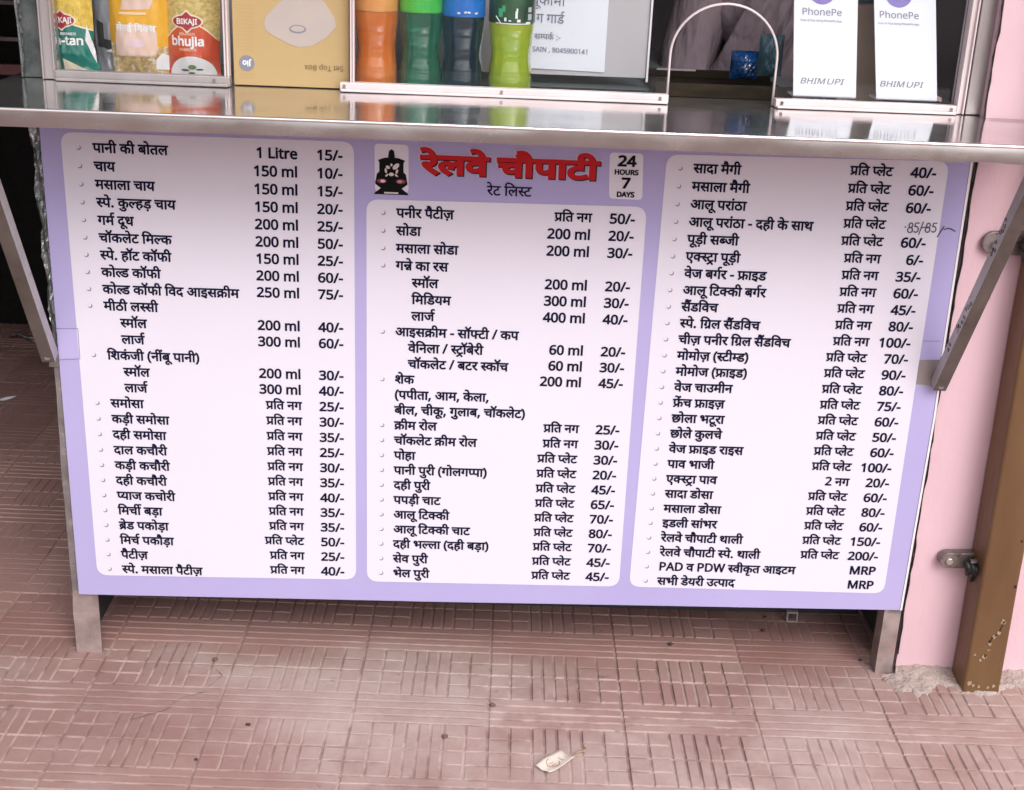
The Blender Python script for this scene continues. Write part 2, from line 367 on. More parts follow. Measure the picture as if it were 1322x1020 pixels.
GLYPHS = '''\
-185,772 -185,796o -152,830o -130,830 -107,830o -75,796o -75,772 -75,748o -107,714o -130,714 -152,714o -185,748o
470,218 470,148o 379,80o 312,80 226,80o 92,208o 29,356 100,382 143,276o 243,153o 305,153 343,153o 391,188o 391,227 391,264o 350,322o 318,347 291,342o 260,341 255,411 323,413o 380,457o 380,494 380,530o 333,562o 302,562 265,562o 205,542o 171,525 146,594 172,608o 249,632o 298,632 376,632o 459,554o 459,495 459,417o 392,375 403,365o 412,355 450,350o 486,350 518,350o 568,356o 594,363 594,551 521,551 521,622 1038,622 1038,551 934,551 934,0 853,0 853,551 675,551 675,0 594,0 594,290 570,284o 524,279o 498,279 481,279o 455,282 470,252o
271,222 242,222o 184,208o 161,197 114,225o 50,301o 50,352 50,380o 70,420o 87,433 110,450o 172,465o 221,465 314,465 314,551 0,551 0,622 505,622 505,551 395,551 395,394 211,394 180,394o 154,388o 145,381 130,369o 130,347 130,323o 158,290o 174,277 220,294o 275,294 349,294o 447,219o 447,154 447,89o 364,14o 289,4 318,-8o 381,-30o 415,-40 382,-110 325,-84o 221,-27o 176,1 117,4o 48,33o 48,65 48,87o 75,116o 101,116 121,116o 164,95o 194,70 208,68o 219,68 289,68o 366,109o 366,153 366,186o 317,222o
271,222 242,222o 184,208o 161,197 114,225o 50,301o 50,352 50,380o 70,420o 87,433 110,450o 172,465o 221,465 314,465 314,551 0,551 0,622 505,622 505,551 395,551 395,394 211,394 180,394o 154,388o 145,381 130,369o 130,347 130,323o 158,290o 174,277 220,294o 275,294 349,294o 447,219o 447,154 447,89o 364,14o 289,4 318,-8o 381,-30o 415,-40 382,-110 325,-84o 221,-27o 176,1 117,4o 48,33o 48,65 48,87o 75,116o 101,116 121,116o 164,95o 194,70 208,68o 219,68 289,68o 366,109o 366,153 366,186o 317,222o;293,615 272,650o 243,726o 243,762 243,829o 332,896o 398,896 430,896o 484,883o 504,872 482,806 465,815o 427,827o 405,827 365,827o 323,782o 323,747 323,714o 350,651o 375,615
0,622 563,622 563,551 453,551 485,512o 485,464 485,374o 406,328 442,296o 499,211o 499,152 499,102o 454,34o 376,0o 328,0 271,0o 168,61o 73,199o 29,313 100,338 128,260o 195,141o 274,74o 320,74 361,74o 414,111o 414,160 414,201o 369,270o 329,301 299,295o 264,294 259,364 333,366o 404,414o 404,463 404,493o 374,538o 351,551 0,551
568,551 474,551 474,380 474,329o 459,269o 441,246 404,198o 323,192 307,266 329,270o 360,281o 370,292 382,304o 393,339o 393,380 393,551 160,551 160,353 160,307o 166,249o 186,211o 226,180o 260,160 370,98 433,62o 486,-3o 486,-53 486,-93o 453,-164o 439,-184 367,-142 380,-122o 403,-77o 403,-55 403,-36o 387,-7o 339,28o 290,56 203,106 164,129o 109,178o 95,212 79,248o 79,316 79,551 0,551 0,622 568,622
777,551 452,551 452,349 500,399o 569,399 634,399o 716,316o 716,239 716,193o 686,89o 651,39 579,80 604,112o 636,196o 636,237 636,284o 597,330o 562,330 508,330o 452,258 452,0 371,0 371,174 347,154o 276,118o 226,118 179,118o 96,156o 46,233o 46,290 46,370o 156,464o 244,464 267,464o 324,457o 339,454 333,381 317,385o 268,391o 249,391 191,391o 127,339o 127,292 127,239o 188,188o 228,188 272,188o 341,230o 371,260 371,551 0,551 0,622 777,622
208,551 208,234 208,208o 183,178o 160,178 134,178o 79,220o 41,280o 41,308 41,331o 68,359o 102,359 127,359 127,551 0,551 0,622 578,622 578,551 474,551 474,0 393,0 393,551
649,551 545,551 545,0 465,0 465,165 439,148o 367,118o 317,118 240,118o 141,204o 141,275 141,304o 166,355o 185,371 38,369 38,441 331,441 349,441o 385,440o 389,440 382,370 350,370 292,370o 221,321o 221,274 221,231o 279,188o 317,188 367,188o 438,231o 465,260 465,551 0,551 0,622 649,622
296,70 373,70o 499,133o 574,241o 574,310 574,357o 528,419o 487,419 453,419o 424,383o 424,358 424,326o 477,275o 535,261 502,198 421,221o 347,304o 347,356 347,404o 402,472o 455,481 455,551 0,551 0,622 715,622 715,551 535,551 535,477 586,464o 653,380o 653,308 653,250o 603,140o 510,52o 378,0o 296,0 199,0o 101,83o 101,147 101,168o 116,213o 132,231 90,251o 43,316o 43,359 43,419o 133,483o 206,483 223,483o 275,478o 288,473 282,404 268,408o 233,415o 212,415 124,415o 124,350 124,321o 168,289o 202,281 231,290o 266,290 277,290o 301,288o 308,287 302,217 296,218o 281,218o 276,218 182,218o 182,148 182,108o 244,70o
653,551 653,0 572,0 572,370 435,370 394,370o 378,373 414,343o 458,263o 458,218 458,172o 417,110o 350,80o 310,80 257,80o 161,141o 73,282o 31,401 102,426 148,292o 248,153o 306,153 338,153o 379,187o 379,227 379,271o 318,349o 273,377 302,441 572,441 572,551 0,551 0,622 757,622 757,551
519,551 371,551 371,349 316,349 268,349o 204,333o 181,318 126,280o 126,215 126,167o 170,104o 241,74o 283,74 337,74o 413,99o 455,121 482,47 438,27o 339,0o 286,0 217,0o 108,52o 46,150o 46,220 46,285o 114,374o 225,420o 288,420 290,420 290,551 0,551 0,622 519,622
600,551 371,551 371,414 451,384o 539,271o 539,198 539,128o 473,41o 363,0o 297,0 184,0o 46,113o 46,216 46,283o 114,374o 225,420o 287,420 290,420 290,551 0,551 0,622 600,622;293,72 364,72o 458,133o 458,200 458,248o 400,325o 343,349 308,349 234,349o 187,321 159,304o 126,249o 126,210 126,140o 221,72o
358,222 329,222o 271,208o 248,197 201,225o 137,301o 137,352 137,380o 157,420o 174,433 197,450o 259,465o 308,465 401,465 401,551 0,551 0,622 592,622 592,551 482,551 482,394 298,394 267,394o 241,388o 232,381 217,369o 217,347 217,323o 245,290o 261,277 307,294o 362,294 436,294o 534,219o 534,154 534,87o 436,0o 337,0 239,0o 84,88o 25,158 86,207 143,139o 262,74o 337,74 453,74o 453,152 453,187o 404,222o
481,551 481,0 400,0 400,328 291,328 230,328o 169,316o 150,299 126,280o 126,237 126,188o 200,97o 271,40 217,-12 171,28o 92,108o 45,194o 45,242 45,277o 72,333o 93,351 122,376o 204,399o 272,399 400,399 400,551 0,551 0,622 584,622 584,551
553,551 553,0 472,0 472,180 443,161o 363,132o 308,132 223,132o 104,229o 83,322 178,342o 255,413o 255,467 255,517o 208,568o 171,568 146,568o 114,544o 114,521 114,470o 195,461 187,391 122,400o 46,461o 46,519 46,575o 119,632o 172,632 213,632o 288,597o 336,525o 336,469 336,395o 256,303o 182,274 205,238o 263,203o 314,203 366,203o 440,243o 472,275 472,551 390,551 390,622 656,622 656,551
413,-58 392,-24o 354,46o 342,73 330,71o 302,68o 287,68 245,68o 160,89o 89,136o 46,215o 46,272 46,316o 77,379o 102,401 135,430o 231,456o 290,456 295,456 295,551 0,551 0,622 534,622 534,551 376,551 376,385 327,385 269,385o 198,371o 173,355 151,340o 126,294o 126,262 126,209o 205,140o 287,140 293,140o 305,140o 312,141 306,161o 306,176 306,211o 348,240o 373,240 416,240o 461,191o 461,162 461,130o 432,95o 410,86 422,62o 455,11o 480,-24
630,551 526,551 526,0 445,0 445,150 414,130o 341,103o 283,103 206,103o 111,184o 111,251 111,278o 129,328o 148,348 101,366o 42,437o 42,493 42,553o 124,632o 187,632 240,632o 311,576o 311,531 311,484o 271,443 210,482 221,492o 230,515o 230,526 230,541o 210,568o 184,568 156,568o 116,524o 116,489 116,457o 147,418o 196,400o 223,397 253,405o 288,405 299,405o 326,403o 333,402 326,332 320,333o 303,333o 298,333 248,333o 191,292o 191,254 191,213o 248,173o 292,173 345,173o 419,216o 445,245 445,551 383,551 383,622 630,622
0,622 569,622 569,551 466,551 466,0 385,0 385,298 204,298 204,244 204,216o 176,188o 153,188 129,188o 75,230o 37,290o 37,318 37,341o 64,369o 98,369 385,369 385,551 0,551
479,551 479,0 398,0 398,191 369,172o 301,146o 254,146 214,146o 149,173o 128,194 103,221o 79,294o 79,358 79,551 0,551 0,622 583,622 583,551;398,551 160,551 160,369 160,328o 166,280o 179,251o 190,240 213,217o 263,217 303,217o 373,255o 398,280
460,551 460,349 485,373o 543,399o 578,399 643,399o 725,316o 725,239 725,193o 695,89o 660,39 588,80 613,112o 645,196o 645,237 645,284o 605,330o 570,330 517,330o 460,257 460,0 379,0 379,193 355,174o 291,146o 248,146 208,146o 144,175o 125,197 100,226o 79,297o 79,354 79,551 0,551 0,622 786,622 786,551;160,551 160,360 160,305o 172,257o 188,240 208,217o 248,217 289,217o 353,251o 379,278 379,551
585,551 482,551 482,0 401,0 401,165 374,147o 297,118o 241,118 185,118o 96,160o 46,235o 46,286 46,372o 167,464o 265,464 279,464o 319,461o 358,457o 369,454 363,385 343,389o 293,395o 268,395 248,395o 230,392 365,224 384,238o 401,256 401,551 0,551 0,622 585,622;127,287 127,235o 194,184o 242,184 260,184o 293,190o 308,195 168,370 127,342o
174,632 211,632o 269,611o 291,586 309,567o 332,499o 332,437 332,321 533,321 533,551 402,551 402,622 717,622 717,551 614,551 614,0 533,0 533,250 332,250 332,213 332,180o 303,151o 283,151 264,151o 222,176o 186,215o 164,259o 164,278 164,296o 191,321o 224,321 253,321 253,426 253,473o 243,523o 232,538 212,568o 169,568 142,568o 114,542o 114,521 114,493o 161,463o 218,460 210,389 135,395o 46,456o 46,520 46,579o 122,632o
509,551 509,0 428,0 428,250 207,250 207,213 207,180o 178,151o 159,151 140,151o 98,176o 62,215o 39,259o 39,278 39,296o 66,321o 100,321 126,321 126,551 0,551 0,622 612,622 612,551;428,551 207,551 207,321 428,321
595,622 595,551 491,551 491,0 410,0 410,179 382,161o 304,132o 253,132 163,132o 52,253o 38,353 100,366o 160,413o 160,457 160,485o 137,533o 123,551 0,551 0,622;129,301 149,252o 210,203o 259,203 309,203o 383,245o 410,274 410,551 211,551 240,499o 240,445 240,337o
395,42 341,-12 282,37o 178,137o 98,225o 75,256 53,287o 40,323o 40,340 40,359o 70,393o 104,393 129,393o 166,370o 181,349 220,369o 256,429o 256,468 256,491o 246,536o 239,551 0,551 0,622 424,622 424,551 320,551 336,516o 336,458 336,403o 292,327o 216,274o 167,254 212,202o 331,91o
0,551 0,622 693,622 693,551 589,551 589,0 508,0 508,355 502,356o 494,356 470,356o 420,332o 374,269o 356,208 279,232 291,278o 311,313 287,331o 239,353o 209,353 169,353o 126,307o 126,271 126,233o 169,164o 251,89o 309,40 255,-12 197,38o 101,129o 45,222o 45,275 45,328o 94,395o 168,426o 204,426 248,426o 321,397o 354,370 412,426o 499,426 504,426o 508,426 508,551
571,551 467,551 467,0 387,0 387,165 361,147o 286,118o 233,118 179,118o 95,160o 46,235o 46,286 46,372o 161,464o 255,464 268,464o 307,461o 344,457o 354,454 349,381 330,385o 282,391o 259,391 197,391o 127,337o 127,287 127,236o 190,188o 235,188 287,188o 362,233o 387,260 387,551 0,551 0,622 571,622
122,189 87,189o 40,224o 40,255 40,284o 76,314o 104,314 122,314o 161,299o 191,276 241,292o 305,378o 305,443 305,499o 246,566o 199,566 168,566o 138,539o 138,516 138,501o 157,466o 214,442o 270,440 253,370 159,376o 66,459o 66,517 66,568o 137,632o 204,632 251,632o 333,589o 384,504o 384,440 384,371o 315,254o 254,221 299,182o 383,87o 414,43 350,-1 299,71o 216,164o 179,194 152,189o;591,551 591,0 510,0 510,551 421,551 421,622 695,622 695,551
587,551 587,0 506,0 506,266 477,257o 419,251o 380,251 338,251o 245,266o 212,277 192,264o 167,253 208,201o 319,91o 380,42 326,-12 270,37o 171,137o 95,225o 73,256 51,287o 40,323o 40,340 40,359o 70,393o 104,393 129,393o 166,370o 181,350 202,369o 217,428o 217,458 217,488o 208,536o 201,551 0,551 0,622 691,622 691,551;369,322 408,322o 472,330o 506,339 506,551 281,551 288,534o 298,488o 298,458 298,416o 279,354o 262,333 314,322o
321,69 357,80o 403,116o 403,148 403,186o 345,229o 280,229 211,229o 138,172o 138,124 138,93o 161,35o 232,-36o 302,-89 248,-142 157,-71o 58,53o 58,130 58,168o 89,227o 115,248 96,266o 69,318o 69,352 69,380o 89,420o 106,433 129,450o 188,465o 229,465 361,465 361,551 0,551 0,622 546,622 546,551 442,551 442,394 230,394 199,394o 173,388o 164,381 149,369o 149,347 149,327o 169,296o 183,284 230,300o 284,300 353,300o 440,258o 481,191o 481,153 481,95o 413,19o 348,2
170,551 170,0 89,0 89,551 0,551 0,622 273,622 273,551
89,551 0,551 0,622 80,622 68,644o 53,694o 53,724 53,802o 169,896o 266,896 407,896o 625,743o 704,615 620,615 467,824o 283,824 213,824o 134,765o 134,714 134,684o 153,639o 165,622 273,622 273,551 170,551 170,0 89,0
-185,615 -202,650o -220,714o -220,748 -220,813o -136,896o -61,896 -1,896o 79,839o 137,718o 163,622 273,622 273,551 170,551 170,0 89,0 89,551 0,551 0,622 87,622 59,726o -2,825o -57,825 -97,825o -139,776o -139,733 -139,699o -119,644o -105,615
-248,-12 -194,11o -136,11 -61,11o 22,-66o 22,-129 22,-190o -71,-268o -157,-268 -254,-268o -395,-176o -455,-100 -394,-57 -355,-105o -285,-167o -206,-196o -157,-196 -51,-196o -51,-122 -51,-89o -100,-57o -131,-57 -158,-57o -201,-68o -222,-79
-63,-245 -88,-255o -145,-268o -173,-268 -248,-268o -333,-189o -333,-126 -333,-69o -241,11o -162,11 -87,11o 25,-45o 111,-136o 145,-189 83,-228 29,-145o -83,-57o -156,-57 -207,-57o -259,-96o -259,-128 -259,-166o -209,-196o -178,-196 -151,-196o -109,-185o -88,-175
27,-233 2,-246o -65,-268o -106,-268 -181,-268o -266,-189o -266,-126 -266,-70o -177,13o -89,18 -82,-48 -140,-55o -192,-99o -192,-132 -192,-166o -142,-197o -111,-197 -79,-197o -32,-182o 2,-164
-169,615 -190,694o -231,785o -281,823o -315,823 -337,823o -371,814o -385,809 -409,882 -370,896o -318,896 -264,896o -185,845o -122,722o -94,615
-179,615 -206,655o -251,692o -294,703o -320,703 -340,703o -382,691o -402,682 -428,751 -405,761o -355,773o -326,773 -281,773o -211,730o -187,692 -183,694 -203,746o -241,803o -285,827o -316,827 -340,827o -372,819o -386,813 -409,882 -370,896o -318,896 -264,896o -185,845o -122,722o -94,615
170,551 170,0 89,0 89,551 0,551 0,622 273,622 273,551;298,863 275,763o 168,680o 91,680 19,680o -89,769o -123,863 -52,887 -26,817o 41,749o 94,749 151,749o 206,822o 222,889
170,551 170,0 89,0 89,551 0,551 0,622 273,622 273,551;90,615 69,694o 28,785o -22,823o -56,823 -78,823o -112,814o -126,809 -150,882 -111,896o -59,896 -5,896o 74,845o 137,722o 165,615
170,551 170,0 89,0 89,551 0,551 0,622 273,622 273,551;80,615 53,655o 8,692o -35,703o -61,703 -81,703o -123,691o -143,682 -169,751 -146,761o -96,773o -67,773 -22,773o 48,730o 72,692 76,694 56,746o 18,803o -26,827o -57,827 -81,827o -113,819o -127,813 -150,882 -111,896o -59,896 -5,896o 74,845o 137,722o 165,615
653,551 653,0 572,0 572,370 435,370 394,370o 378,373 414,343o 458,263o 458,218 458,172o 417,110o 350,80o 310,80 257,80o 161,141o 73,282o 31,401 102,426 148,292o 248,153o 306,153 338,153o 379,187o 379,227 379,271o 318,349o 273,377 302,441 572,441 572,551 0,551 0,622 757,622 757,551;223,-55 223,-31o 256,3o 278,3 301,3o 333,-31o 333,-55 333,-80o 301,-113o 278,-113 256,-113o 223,-80o
358,222 329,222o 271,208o 248,197 201,225o 137,301o 137,352 137,380o 157,420o 174,433 197,450o 259,465o 308,465 401,465 401,551 0,551 0,622 592,622 592,551 482,551 482,394 298,394 267,394o 241,388o 232,381 217,369o 217,347 217,323o 245,290o 261,277 307,294o 362,294 436,294o 534,219o 534,154 534,87o 436,0o 337,0 239,0o 84,88o 25,158 86,207 143,139o 262,74o 337,74 453,74o 453,152 453,187o 404,222o;257,-134 257,-110o 290,-76o 312,-76 335,-76o 367,-110o 367,-134 367,-159o 335,-192o 312,-192 290,-192o 257,-159o
-190,615 -211,650o -240,726o -240,762 -240,829o -151,896o -85,896 -53,896o 1,883o 21,872 -1,806 -18,815o -56,827o -78,827 -118,827o -160,782o -160,747 -160,714o -133,651o -108,615
618,551 452,551 452,334 474,349o 528,368o 567,368 631,368 631,297 580,297 534,297o 482,277o 452,253 452,0 371,0 371,174 347,154o 276,118o 226,118 179,118o 96,156o 46,233o 46,290 46,370o 156,464o 244,464 267,464o 324,457o 339,454 333,381 317,385o 268,391o 249,391 191,391o 127,339o 127,292 127,239o 188,188o 228,188 272,188o 341,230o 371,260 371,551 0,551 0,622 618,622
0,622 363,622 363,551 0,551;45,242 45,277o 72,333o 93,351 122,376o 204,399o 272,399 380,399 380,328 291,328 230,328o 169,316o 150,299 126,280o 126,237 126,188o 200,97o 271,40 217,-12 171,28o 92,108o 45,194o
160,551 160,369 160,328o 166,280o 179,251o 190,240 213,217o 263,217 304,217o 375,257o 400,282 436,214 396,186o 313,146o 254,146 214,146o 149,173o 128,194 103,221o 79,294o 79,358 79,551 0,551 0,622 322,622 322,551
626,551 460,551 460,337 483,352o 536,368o 576,368 640,368 640,297 588,297 542,297o 490,283o 460,257 460,0 379,0 379,193 356,174o 292,146o 248,146 208,146o 144,175o 125,197 100,226o 79,297o 79,354 79,551 0,551 0,622 626,622;160,551 160,360 160,305o 172,257o 188,240 208,217o 248,217 290,217o 353,252o 379,279 379,551
0,622 416,622 416,551 0,551;439,193 402,162o 306,118o 241,118 185,118o 96,160o 46,235o 46,286 46,372o 167,464o 265,464 279,464o 319,461o 358,457o 369,454 363,385 343,389o 293,395o 268,395 248,395o 230,392 365,225 375,232o 393,248o 401,256;127,287 127,235o 194,184o 242,184 260,184o 293,190o 308,195 168,370 127,342o
207,321 428,321 428,250 207,250 207,213 207,180o 178,151o 159,151 140,151o 98,176o 62,215o 39,259o 39,278 39,296o 66,321o 100,321 126,321 126,551 0,551 0,622 364,622 364,551 207,551
0,622 515,622 515,551 0,551;537,349 517,356o 494,356 470,356o 420,332o 374,269o 356,208 279,232 291,278o 311,313 288,331o 239,353o 209,353 169,353o 126,307o 126,271 126,233o 169,164o 251,89o 309,40 255,-12 197,38o 101,129o 45,222o 45,275 45,328o 94,395o 167,426o 204,426 248,426o 321,397o 354,370 413,426o 500,426 514,426o 545,422o 556,417
369,322 400,322o 450,327o 478,332 486,260 461,255o 409,251o 380,251 338,251o 245,266o 212,277 192,264o 167,253 208,201o 319,91o 380,42 326,-12 270,37o 171,137o 95,225o 73,256 51,287o 40,323o 40,340 40,359o 70,393o 104,393 129,393o 166,370o 181,350 202,369o 217,428o 217,458 217,488o 208,536o 201,551 0,551 0,622 403,622 403,551 281,551 288,534o 298,488o 298,458 298,416o 279,354o 262,333 314,322o
46,53 174,127 120,139o 46,220o 46,290 46,370o 156,464o 244,464 267,464o 324,457o 339,454 333,381 317,385o 268,391o 249,391 191,391o 127,339o 127,292 127,239o 188,188o 228,188 272,188o 341,230o 371,260 371,551 0,551 0,622 777,622 777,551 452,551 452,350 477,373o 534,399o 569,399 634,399o 716,316o 716,239 716,193o 686,89o 651,39 579,80 604,112o 636,196o 636,237 636,284o 597,330o 562,330 535,330o 480,293o 452,258 452,0 371,0 371,173 363,167o 343,153o 331,146 93,-12
172,-24 125,43 393,205 393,551 208,551 208,234 208,208o 183,178o 160,178 134,178o 79,220o 41,280o 41,308 41,331o 68,359o 102,359 127,359 127,551 0,551 0,622 578,622 578,551 474,551 474,0 393,0 393,122
519,551 371,551 371,349 316,349 268,349o 204,333o 181,318 126,280o 126,215 126,167o 170,104o 241,74o 283,74 337,74o 413,99o 455,121 482,47 438,27o 339,0o 286,0 217,0o 108,52o 46,150o 46,220 46,285o 114,374o 225,420o 288,420 290,420 290,551 0,551 0,622 519,622;31,-165 279,-12 319,-12 465,-192 406,-230 289,-85 78,-230
45,53 214,153 160,162o 128,194 103,221o 79,294o 79,358 79,551 0,551 0,622 583,622 583,551 479,551 479,0 398,0 398,193 92,-13;398,551 160,551 160,369 160,328o 166,280o 179,251o 190,240 213,217o 262,217 301,217o 373,255o 398,280
44,53 204,154 156,164o 125,198 100,227o 79,297o 79,354 79,551 0,551 0,622 786,622 786,551 460,551 460,349 485,373o 543,399o 578,399 643,399o 725,316o 725,239 725,193o 695,89o 660,39 588,80 613,112o 645,196o 645,237 645,284o 605,330o 570,330 517,330o 460,257 460,0 379,0 379,194 375,191o 371,189 91,-12;160,551 160,360 160,305o 172,257o 188,240 208,217o 248,217 289,217o 353,251o 379,278 379,551
57,41 204,124 134,134o 46,218o 46,286 46,372o 167,464o 265,464 279,464o 319,461o 358,457o 369,454 363,385 343,389o 293,395o 268,395 248,395o 230,392 365,224 384,238o 401,256 401,551 0,551 0,622 585,622 585,551 482,551 482,0 401,0 401,168 389,161o 378,155 104,-24;127,287 127,235o 194,184o 242,184 260,184o 293,190o 308,195 168,370 127,342o
472,-245 447,-255o 390,-268o 362,-268 287,-268o 202,-189o 202,-126 202,-69o 294,11o 373,11 375,11o 377,11 367,28o 349,59o 342,73 330,71o 302,68o 287,68 245,68o 160,89o 89,136o 46,215o 46,272 46,316o 77,379o 102,401 135,430o 231,456o 290,456 295,456 295,551 0,551 0,622 534,622 534,551 376,551 376,385 327,385 269,385o 198,371o 173,355 151,340o 126,294o 126,262 126,209o 205,140o 287,140 293,140o 305,140o 312,141 306,161o 306,176 306,211o 348,240o 373,240 416,240o 461,191o 461,162 461,130o 432,95o 410,86 420,66o 446,24o 464,-2 537,-24o 640,-127o 680,-189 618,-228 564,-145o 452,-57o 379,-57 328,-57o 276,-96o 276,-128 276,-166o 326,-196o 357,-196 384,-196o 426,-185o 447,-175
-185,615 -202,650o -220,714o -220,748 -220,813o -136,896o -61,896 -1,896o 79,839o 137,718o 163,622 273,622 273,551 170,551 170,0 89,0 89,551 0,551 0,622 87,622 59,726o -2,825o -57,825 -97,825o -139,776o -139,733 -139,699o -119,644o -105,615;152,816 152,840o 185,874o 207,874 230,874o 262,840o 262,816 262,792o 230,758o 207,758 185,758o 152,792o
89,551 0,551 0,622 87,622 59,726o -2,825o -57,825 -97,825o -139,776o -139,733 -139,699o -119,644o -105,615 -185,615 -202,650o -220,714o -220,748 -220,813o -136,896o -61,896 -17,896o 45,865o 71,833 88,864o 154,896o 198,896 230,896o 284,883o 304,872 282,806 265,815o 227,827o 205,827 165,827o 123,782o 123,747 123,746o 123,746 134,720o 153,658o 163,622 273,622 273,551 170,551 170,0 89,0
-169,615 -190,694o -231,785o -281,823o -315,823 -337,823o -371,814o -385,809 -409,882 -370,896o -318,896 -264,896o -185,845o -122,722o -94,615;-113,821 -113,845o -80,879o -58,879 -35,879o -2,845o -2,821 -2,797o -35,763o -58,763 -80,763o -113,797o
-179,615 -206,655o -251,692o -294,703o -320,703 -340,703o -382,691o -402,682 -428,751 -405,761o -355,773o -326,773 -281,773o -211,730o -187,692 -183,694 -203,746o -241,803o -285,827o -316,827 -340,827o -372,819o -386,813 -409,882 -370,896o -318,896 -264,896o -185,845o -122,722o -94,615;-113,816 -113,840o -80,874o -58,874 -35,874o -2,840o -2,816 -2,792o -35,758o -58,758 -80,758o -113,792o
358,222 329,222o 271,208o 248,197 201,225o 137,301o 137,352 137,380o 157,420o 174,433 197,450o 259,465o 308,465 401,465 401,551 0,551 0,622 1130,622 1130,551 1026,551 1026,0 945,0 945,103 916,86o 849,66o 807,66 735,66o 617,163o 596,262 654,269o 720,308o 720,342 720,364o 706,376 694,387o 657,394o 619,394 298,394 267,394o 241,388o 232,381 217,369o 217,347 217,323o 245,290o 261,277 307,294o 362,294 436,294o 534,219o 534,154 534,87o 436,0o 337,0 239,0o 84,88o 25,158 86,207 143,139o 262,74o 337,74 453,74o 453,152 453,187o 404,222o;813,138 854,138o 921,171o 945,192 945,551 482,551 482,465 627,465 681,465o 742,445o 761,428 781,409o 800,362o 800,339 800,290o 751,230o 696,210 719,167o 777,138o
153,235 129,235o 75,276o 37,336o 37,364 37,387o 64,415o 98,415 445,415 445,551 0,551 0,622 630,622 630,551 526,551 526,0 445,0 445,258 311,146 341,112 360,89o 360,69 360,46o 321,18o 284,18 263,18o 230,26o 211,33 196,40o 163,68o 163,91 163,105o 181,133o 203,151 287,220 372,290o 445,339 445,344 204,344 204,290 204,262o 176,235o
826,551 826,0 745,0 745,191 716,172o 648,146o 601,146 561,146o 496,173o 475,194 451,219o 440,250 207,250 207,213 207,180o 178,151o 159,151 140,151o 98,176o 62,215o 39,259o 39,278 39,296o 66,321o 100,321 126,321 126,551 0,551 0,622 930,622 930,551;207,321 427,321 426,338o 426,358 426,551 207,551;745,551 507,551 507,369 507,328o 513,280o 526,251o 537,240 560,217o 610,217 650,217o 720,255o 745,280
204,426 248,426o 321,397o 354,370 414,426o 502,426 521,426o 538,423 543,429o 549,433 572,450o 634,465o 683,465 776,465 776,551 0,551 0,622 967,622 967,551 857,551 857,394 673,394 642,394o 616,388o 607,381 592,369o 592,347 592,323o 620,290o 636,277 682,294o 737,294 811,294o 909,219o 909,154 909,87o 811,0o 712,0 614,0o 459,88o 400,158 461,207 518,139o 637,74o 712,74 828,74o 828,152 828,187o 779,222o 733,222 704,222o 646,208o 623,197 576,225o 512,301o 512,352 512,354o 512,355 504,356o 496,356 471,356o 420,332o 374,269o 356,208 279,232 291,278o 311,313 288,331o 239,353o 209,353 169,353o 126,307o 126,271 126,233o 169,164o 251,89o 309,40 255,-12 197,38o 101,129o 45,222o 45,275 45,328o 94,395o 167,426o
899,551 899,0 818,0 818,191 789,172o 721,146o 674,146 634,146o 569,173o 548,194 534,209o 514,244o 508,266 479,257o 420,251o 380,251 338,251o 245,266o 212,277 192,264o 167,253 208,201o 319,91o 380,42 326,-12 270,37o 171,137o 95,225o 73,256 51,287o 40,323o 40,340 40,359o 70,393o 104,393 129,393o 166,370o 181,350 202,369o 217,428o 217,458 217,488o 208,536o 201,551 0,551 0,622 1003,622 1003,551;369,322 406,322o 467,329o 499,338 499,347o 499,358 499,551 281,551 288,534o 298,488o 298,458 298,416o 279,354o 262,333 314,322o;818,551 580,551 580,369 580,328o 586,280o 599,251o 610,240 633,217o 683,217 723,217o 793,255o 818,280

304,725 358,725o 435,688o 477,620o 477,571 477,508o 396,420o 334,384 527,198 553,229o 586,310o 597,357 686,357 670,293o 622,183o 584,142 730,0 611,0 524,84 493,56o 421,14o 334,-10o 278,-10 209,-10o 108,35o 53,123o 53,186 53,237o 90,311o 160,369o 207,396 186,420o 146,472o 120,533o 120,569 120,618o 164,688o 247,725o;260,341 224,320o 173,277o 145,225o 145,189 145,134o 219,68o 281,68 345,68o 437,110o 468,139;301,653 259,653o 206,609o 206,570 206,534o 244,473o 280,436 339,470o 390,531o 390,571 390,607o 342,653o
40,274 40,356o 71,512o 137,654o 187,714 270,714 200,620o 129,394o 129,275 129,198o 161,46o 223,-95o 269,-158 187,-158 137,-99o 71,40o 40,194o
260,274 260,194o 229,40o 164,-99o 113,-158 31,-158 77,-95o 139,46o 171,198o 171,275 171,354o 139,508o 77,652o 30,714 113,714 164,654o 229,512o 260,356o
192,105 183,70o 155,-12o 122,-93o 106,-129 41,-129 51,-91o 70,-4o 86,81o 91,116 185,116
40,229 40,307 282,307 282,229
72,54 72,91o 108,121o 133,121 159,121o 196,91o 196,54 196,18o 159,-14o 133,-14 108,-14o 72,18o
362,714 96,0 10,0 276,714
523,358 523,271o 497,135o 440,40o 349,-10o 285,-10 205,-10o 100,78o 49,243o 49,358 49,474o 96,638o 200,725o 285,725 365,725o 471,638o 523,474o;137,358 137,260o 166,130o 231,65o 285,65 339,65o 404,129o 434,260o 434,358 434,456o 404,585o 339,650o 285,650 231,650o 166,585o 137,456o
355,0 269,0 269,499 269,528o 270,568o 272,603o 273,622 257,606o 231,584o 211,567 135,505 89,564 282,714 355,714
520,0 48,0 48,73 235,262 289,316o 363,400o 401,481o 401,529 401,588o 331,649o 275,649 223,649o 144,613o 103,581 56,640 84,664o 151,702o 230,724o 275,724 342,724o 438,678o 491,593o 491,534 491,478o 445,380o 363,285o 308,231 159,84 159,80 520,80
